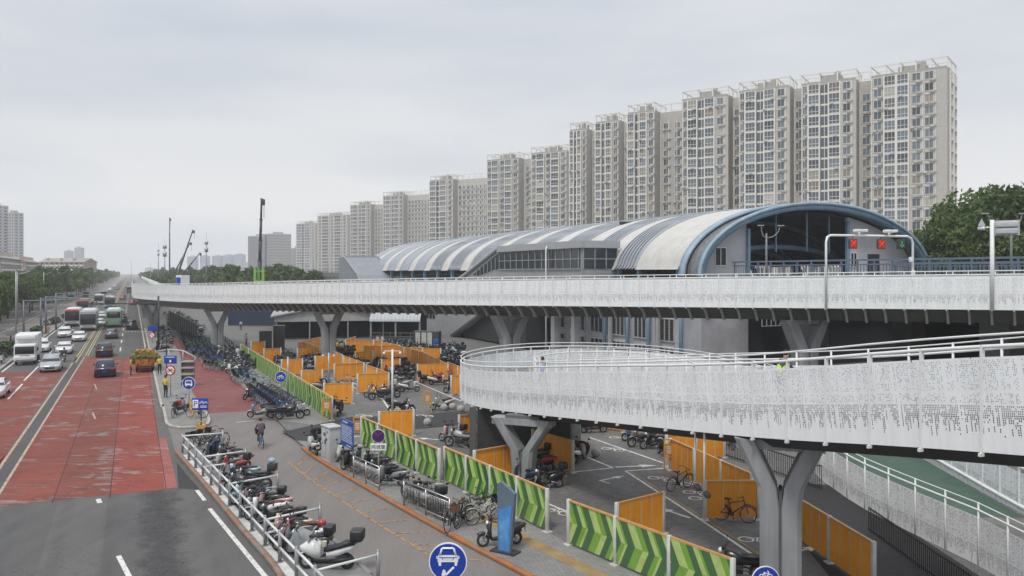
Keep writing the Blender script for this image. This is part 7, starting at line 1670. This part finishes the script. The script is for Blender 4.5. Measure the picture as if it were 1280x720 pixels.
# island railing
t=thing('parking_railing','grey and white tubular railing dividing the mopeds into bays on the island','railing')
A=Vector((-18.0,43.7,.1)); B=Vector((-5.9,24.0,.1)); d=B-A; PW=M('railing_white',(.62,.63,.62),.4,var=.1); PG=M('railing_grey',(.26,.27,.28),.4,.4)
posts=[A+d*(i/12) for i in range(13)]
for p in posts: mb=MB(); mb.tube([p,p+up(1.06)],.06,10); mb.disc(p+up(.02),(0,0,1),.12,.04,10); mb.sphere(tuple(p+up(1.06)),.06,0,None,10,6); obj('post',mb,PG,t)
for i in range(12):
    for z in (.98,.5): mb=MB(); mb.tube([posts[i]+up(z),posts[i+1]+up(z)],.042,8); obj('rail',mb,PW,t)
B2=posts[12]+d.normalized()*7
for z in (.98,.5): mb=MB(); mb.tube([posts[12]+up(z),B2+up(z)],.042,8); obj('rail',mb,PW,t)
for i,(u,v) in ((0,(278.6,540)),(3,(307,562.6)),(6,(347,592.6)),(9,(400,633)),(12,(472.6,691))):
    e=G(u,v,1.1); e.z=.1; p=posts[i]
    mb=MB(); mb.tube([e,e+up(1.06)],.06,10); mb.sphere(tuple(e+up(1.06)),.06,0,None,10,6); obj('post',mb,PG,t)
    for z in ((.94,) if i in (0,12) else (.94,.45)): mb=MB(); mb.tube([p+up(z),e+up(z)],.042,8); obj('cross_rail',mb,PW,t)
# orange frame signs and fence-end boards
def frame_sign(label,u,v,h,w,rz=0):
    t=thing('frame_sign',label,'sign',GP(u,v),rz,'orange frame signs'); OP=M('frame_orange',(.55,.25,.05),.5,var=.1)
    mb=MB()
    for x in (-w/2,w/2): mb.box((x,0,h/2),(.06,.06,h))
    mb.box((0,0,h-.03),(w,.058,.06)); mb.box((0,0,h*.45),(w,.058,.05)); obj('frame',mb,OP,t)
    mb=MB(); mb.box((0,-.02,h*.68),(w*.82,.03,h*.36)); p=obj('panel',mb,M('frame_sign_orange',(.5,.23,.06),.5,var=.25,scale=5),t)
    mb=MB()
    for z in (.76,.70,.63,.57): mb.box((0,-.04,h*z),(w*.5,.01,.05))
    obj('text_lines',mb,CREAM,p); return t
frame_sign('orange frame sign standing alone on the plaza among mopeds',534.5,516,1.55,.55); frame_sign('orange frame sign at the near end of the far green fence',408.5,527,1.6,.6,R(-10)); frame_sign('thin orange frame sign behind the notice board at the fence start',447,556,1.6,.45); frame_sign('orange frame sign at the end of the long hoarding under the ramp',836,589,1.6,.45)
c=G(241,524,.11); t=thing('info_board','yellow-orange board on legs among bicycles at the tip of the traffic island','board',c)
mb=MB(); mb.rbox((0,0,.95),(.45,.05,.9),.01); p=obj('board',mb,M('board_amber',(.5,.27,.05),.5,var=.2,scale=4),t); mb=MB(); mb.box((-.15,.04,.5),(.05,.05,1.0)); mb.box((.15,.04,.5),(.05,.05,1.0)); obj('leg',mb,M('frame_orange',(.55,.25,.05)),t); mb=MB(); mb.torus((0,-.03,1.05),(0,1,0),.1,.03,14,4); mb.box((0,-.03,.72),(.25,.012,.08)); obj('symbol',mb,CREAM,p)
c=G(253,546,.1); t=thing('frame_sign','small yellow frame at the foot of the parking sign post','sign',c+Vector((-.15,.2,0)))
mb=MB()
for x in (-.25,.25): mb.box((x,0,.45),(.06,.05,.9))
mb.box((0,0,.88),(.55,.045,.06)); mb.box((0,0,.5),(.55,.045,.3)); obj('frame',mb,M('board_amber',(.5,.27,.05)),t)
# red bag, helmets
mb=MB(); mb.rbox((0,0,.0),(.34,.3,.42),.08); tag(obj('bag',mb,M('bag_red',(.45,.03,.02),.6,var=.2,scale=6),None,G(223,517,.11)+up(.75)),'red bag hung on the bicycle at the tip of the traffic island','bag')
mb=MB(); mb.sphere((0,0,0),(.17,.14,.13),0,None,14,10); tag(obj('helmet',mb,M('helmet_blue',(.25,.36,.44),.3),None,G(314,613,IZ)+Vector((.93,.0,1.36))),'pale blue helmet on the black motorcycle top box in the third railed bay','helmet')
mb=MB(); mb.sphere((0,0,0),(.17,.14,.13),0,None,14,10); tag(obj('helmet',mb,PAL['red'],None,G(372,686,IZ)+Vector((.85,.05,.92))),'red and black helmet behind the grey rain cover','helmet')
# white slat barricade and rail on the island
c=G(232,482,.11); t=thing('barricade','stack of white slats on a dark frame on the traffic island behind the ban sign','barricade',c+Vector((0,.5,0)),R(10))
mb=MB()
for z in (.35,.95,1.5,2.05): mb.rbox((0,-.1,z),(1.1,.5,.12),.02)
obj('slat',mb,M('barricade_white',(.34,.34,.32),.6,var=.15,scale=3),t); mb=MB()
for x in (-.5,.5): mb.box((x,0,1.1),(.07,.4,2.2))
for z in (.65,1.25,1.8): mb.box((0,.05,z),(1.05,.05,.35))
obj('frame',mb,M('barricade_dark',(.14,.15,.13),.6),t)
a=G(194,449,.11);b=G(244,452,.11); t=thing('low_rail','thin white guard rail across the traffic island behind the works crew','railing')
mb=MB(); P=[a+up(.9),a.lerp(b,.35)+up(1.2),a.lerp(b,.7)+up(1.15),b+up(.5)]; mb.tube(P,.05,6); 
for p in P: mb.tube([p,Vector((p.x,p.y,.11))],.045,6)
obj('rail',mb,PW,t)
# stub railing at the pillar (dark comb) on the plaza
a=GP(272,424);b=GP(286,436); t=thing('comb_rack','row of dark short bicycle rack hoops right of the first pillar','bicycle rack'); mb=MB()
for i in range(7):
    p=a.lerp(b,i/6); mb.tube([p,p+up(.9),p+up(.9)+Vector((.5,.3,-.1)),p+Vector((.5,.3,0))],.05,5)
obj('hoop',mb,DKM,t)
# cabinet block in front of the shed
t=thing('control_cabinet','two dark cabinets standing in front of the grey shed above the far orange hoardings','cabinet',GP(332,438),R(15)); 
mb=MB(); mb.rbox((0,0,1.2),(1.5,1.0,2.4),.03); mb.rbox((1.6,.9,1.5),(1.4,1.0,3.0),.03); obj('body',mb,M('cabinet_dark',(.035,.04,.038),.6),t); mb=MB(); mb.box((0,0,2.44),(1.6,1.1,.08)); mb.box((1.6,.9,3.04),(1.5,1.1,.08)); obj('lid',mb,M('cabinet_lid',(.1,.1,.1)),t)
# low hedges on the left verge
def hedge(label,x0,Y,L,h):
    mb=MB(); q=random.Random(int(Y))
    for i in range(1500):
        c=Vector((q.uniform(0,L),q.uniform(-.6,.6),q.uniform(.05,1)*h)); A_=Vector((q.gauss(0,1),q.gauss(0,1),q.gauss(0,1))).normalized(); B_=A_.orthogonal(); E_=A_.cross(B_); s=q.uniform(.06,.14); mb.add([c-B_*s,c-E_*s,c+B_*s,c+E_*s],[(0,1,2,3)],q.choice((0,0,1)))
    tag(obj('hedge',mb,[LEAF[0],LEAF[1]],None,RD(x0,Y,.12),A_AWAY),label,'hedge','clipped hedges on the left verge')
for x0,Y,L,h,l in ((-15.2,92,6,1.5,'dark hedge beside the white box truck on the left verge'),(-15.2,124,7,1.1,'low hedge at the feet of the traffic masts'),(-15.2,150,12,.9,'low hedge farther along the left verge')): hedge(l,x0,Y,L,h)
c=RD(-15.6,103,.12); t=thing('junction_cabinet','grey box on a post left of the white truck on the verge','cabinet',c,rr); mb=MB(); mb.box((0,0,.9),(.14,.14,1.8)); obj('post',mb,DKM,t); mb=MB(); mb.rbox((0,0,2.1),(1.1,.6,.8),.04); obj('box',mb,M('junction_grey',(.2,.22,.23)),t)
# ================================================================ tidy up
for a_,b_,_ in PR.values():
    for o in (a_,b_):
        st=[o]; 
        while st:
            x=st.pop(); st+=list(x.children); bpy.data.objects.remove(x)
for o in S.objects:
    if 'label' in o and not 4<=len(o['label'].split())<=16: print('LABEL',len(o['label'].split()),o['label'])
print('OBJECTS',len(S.objects))
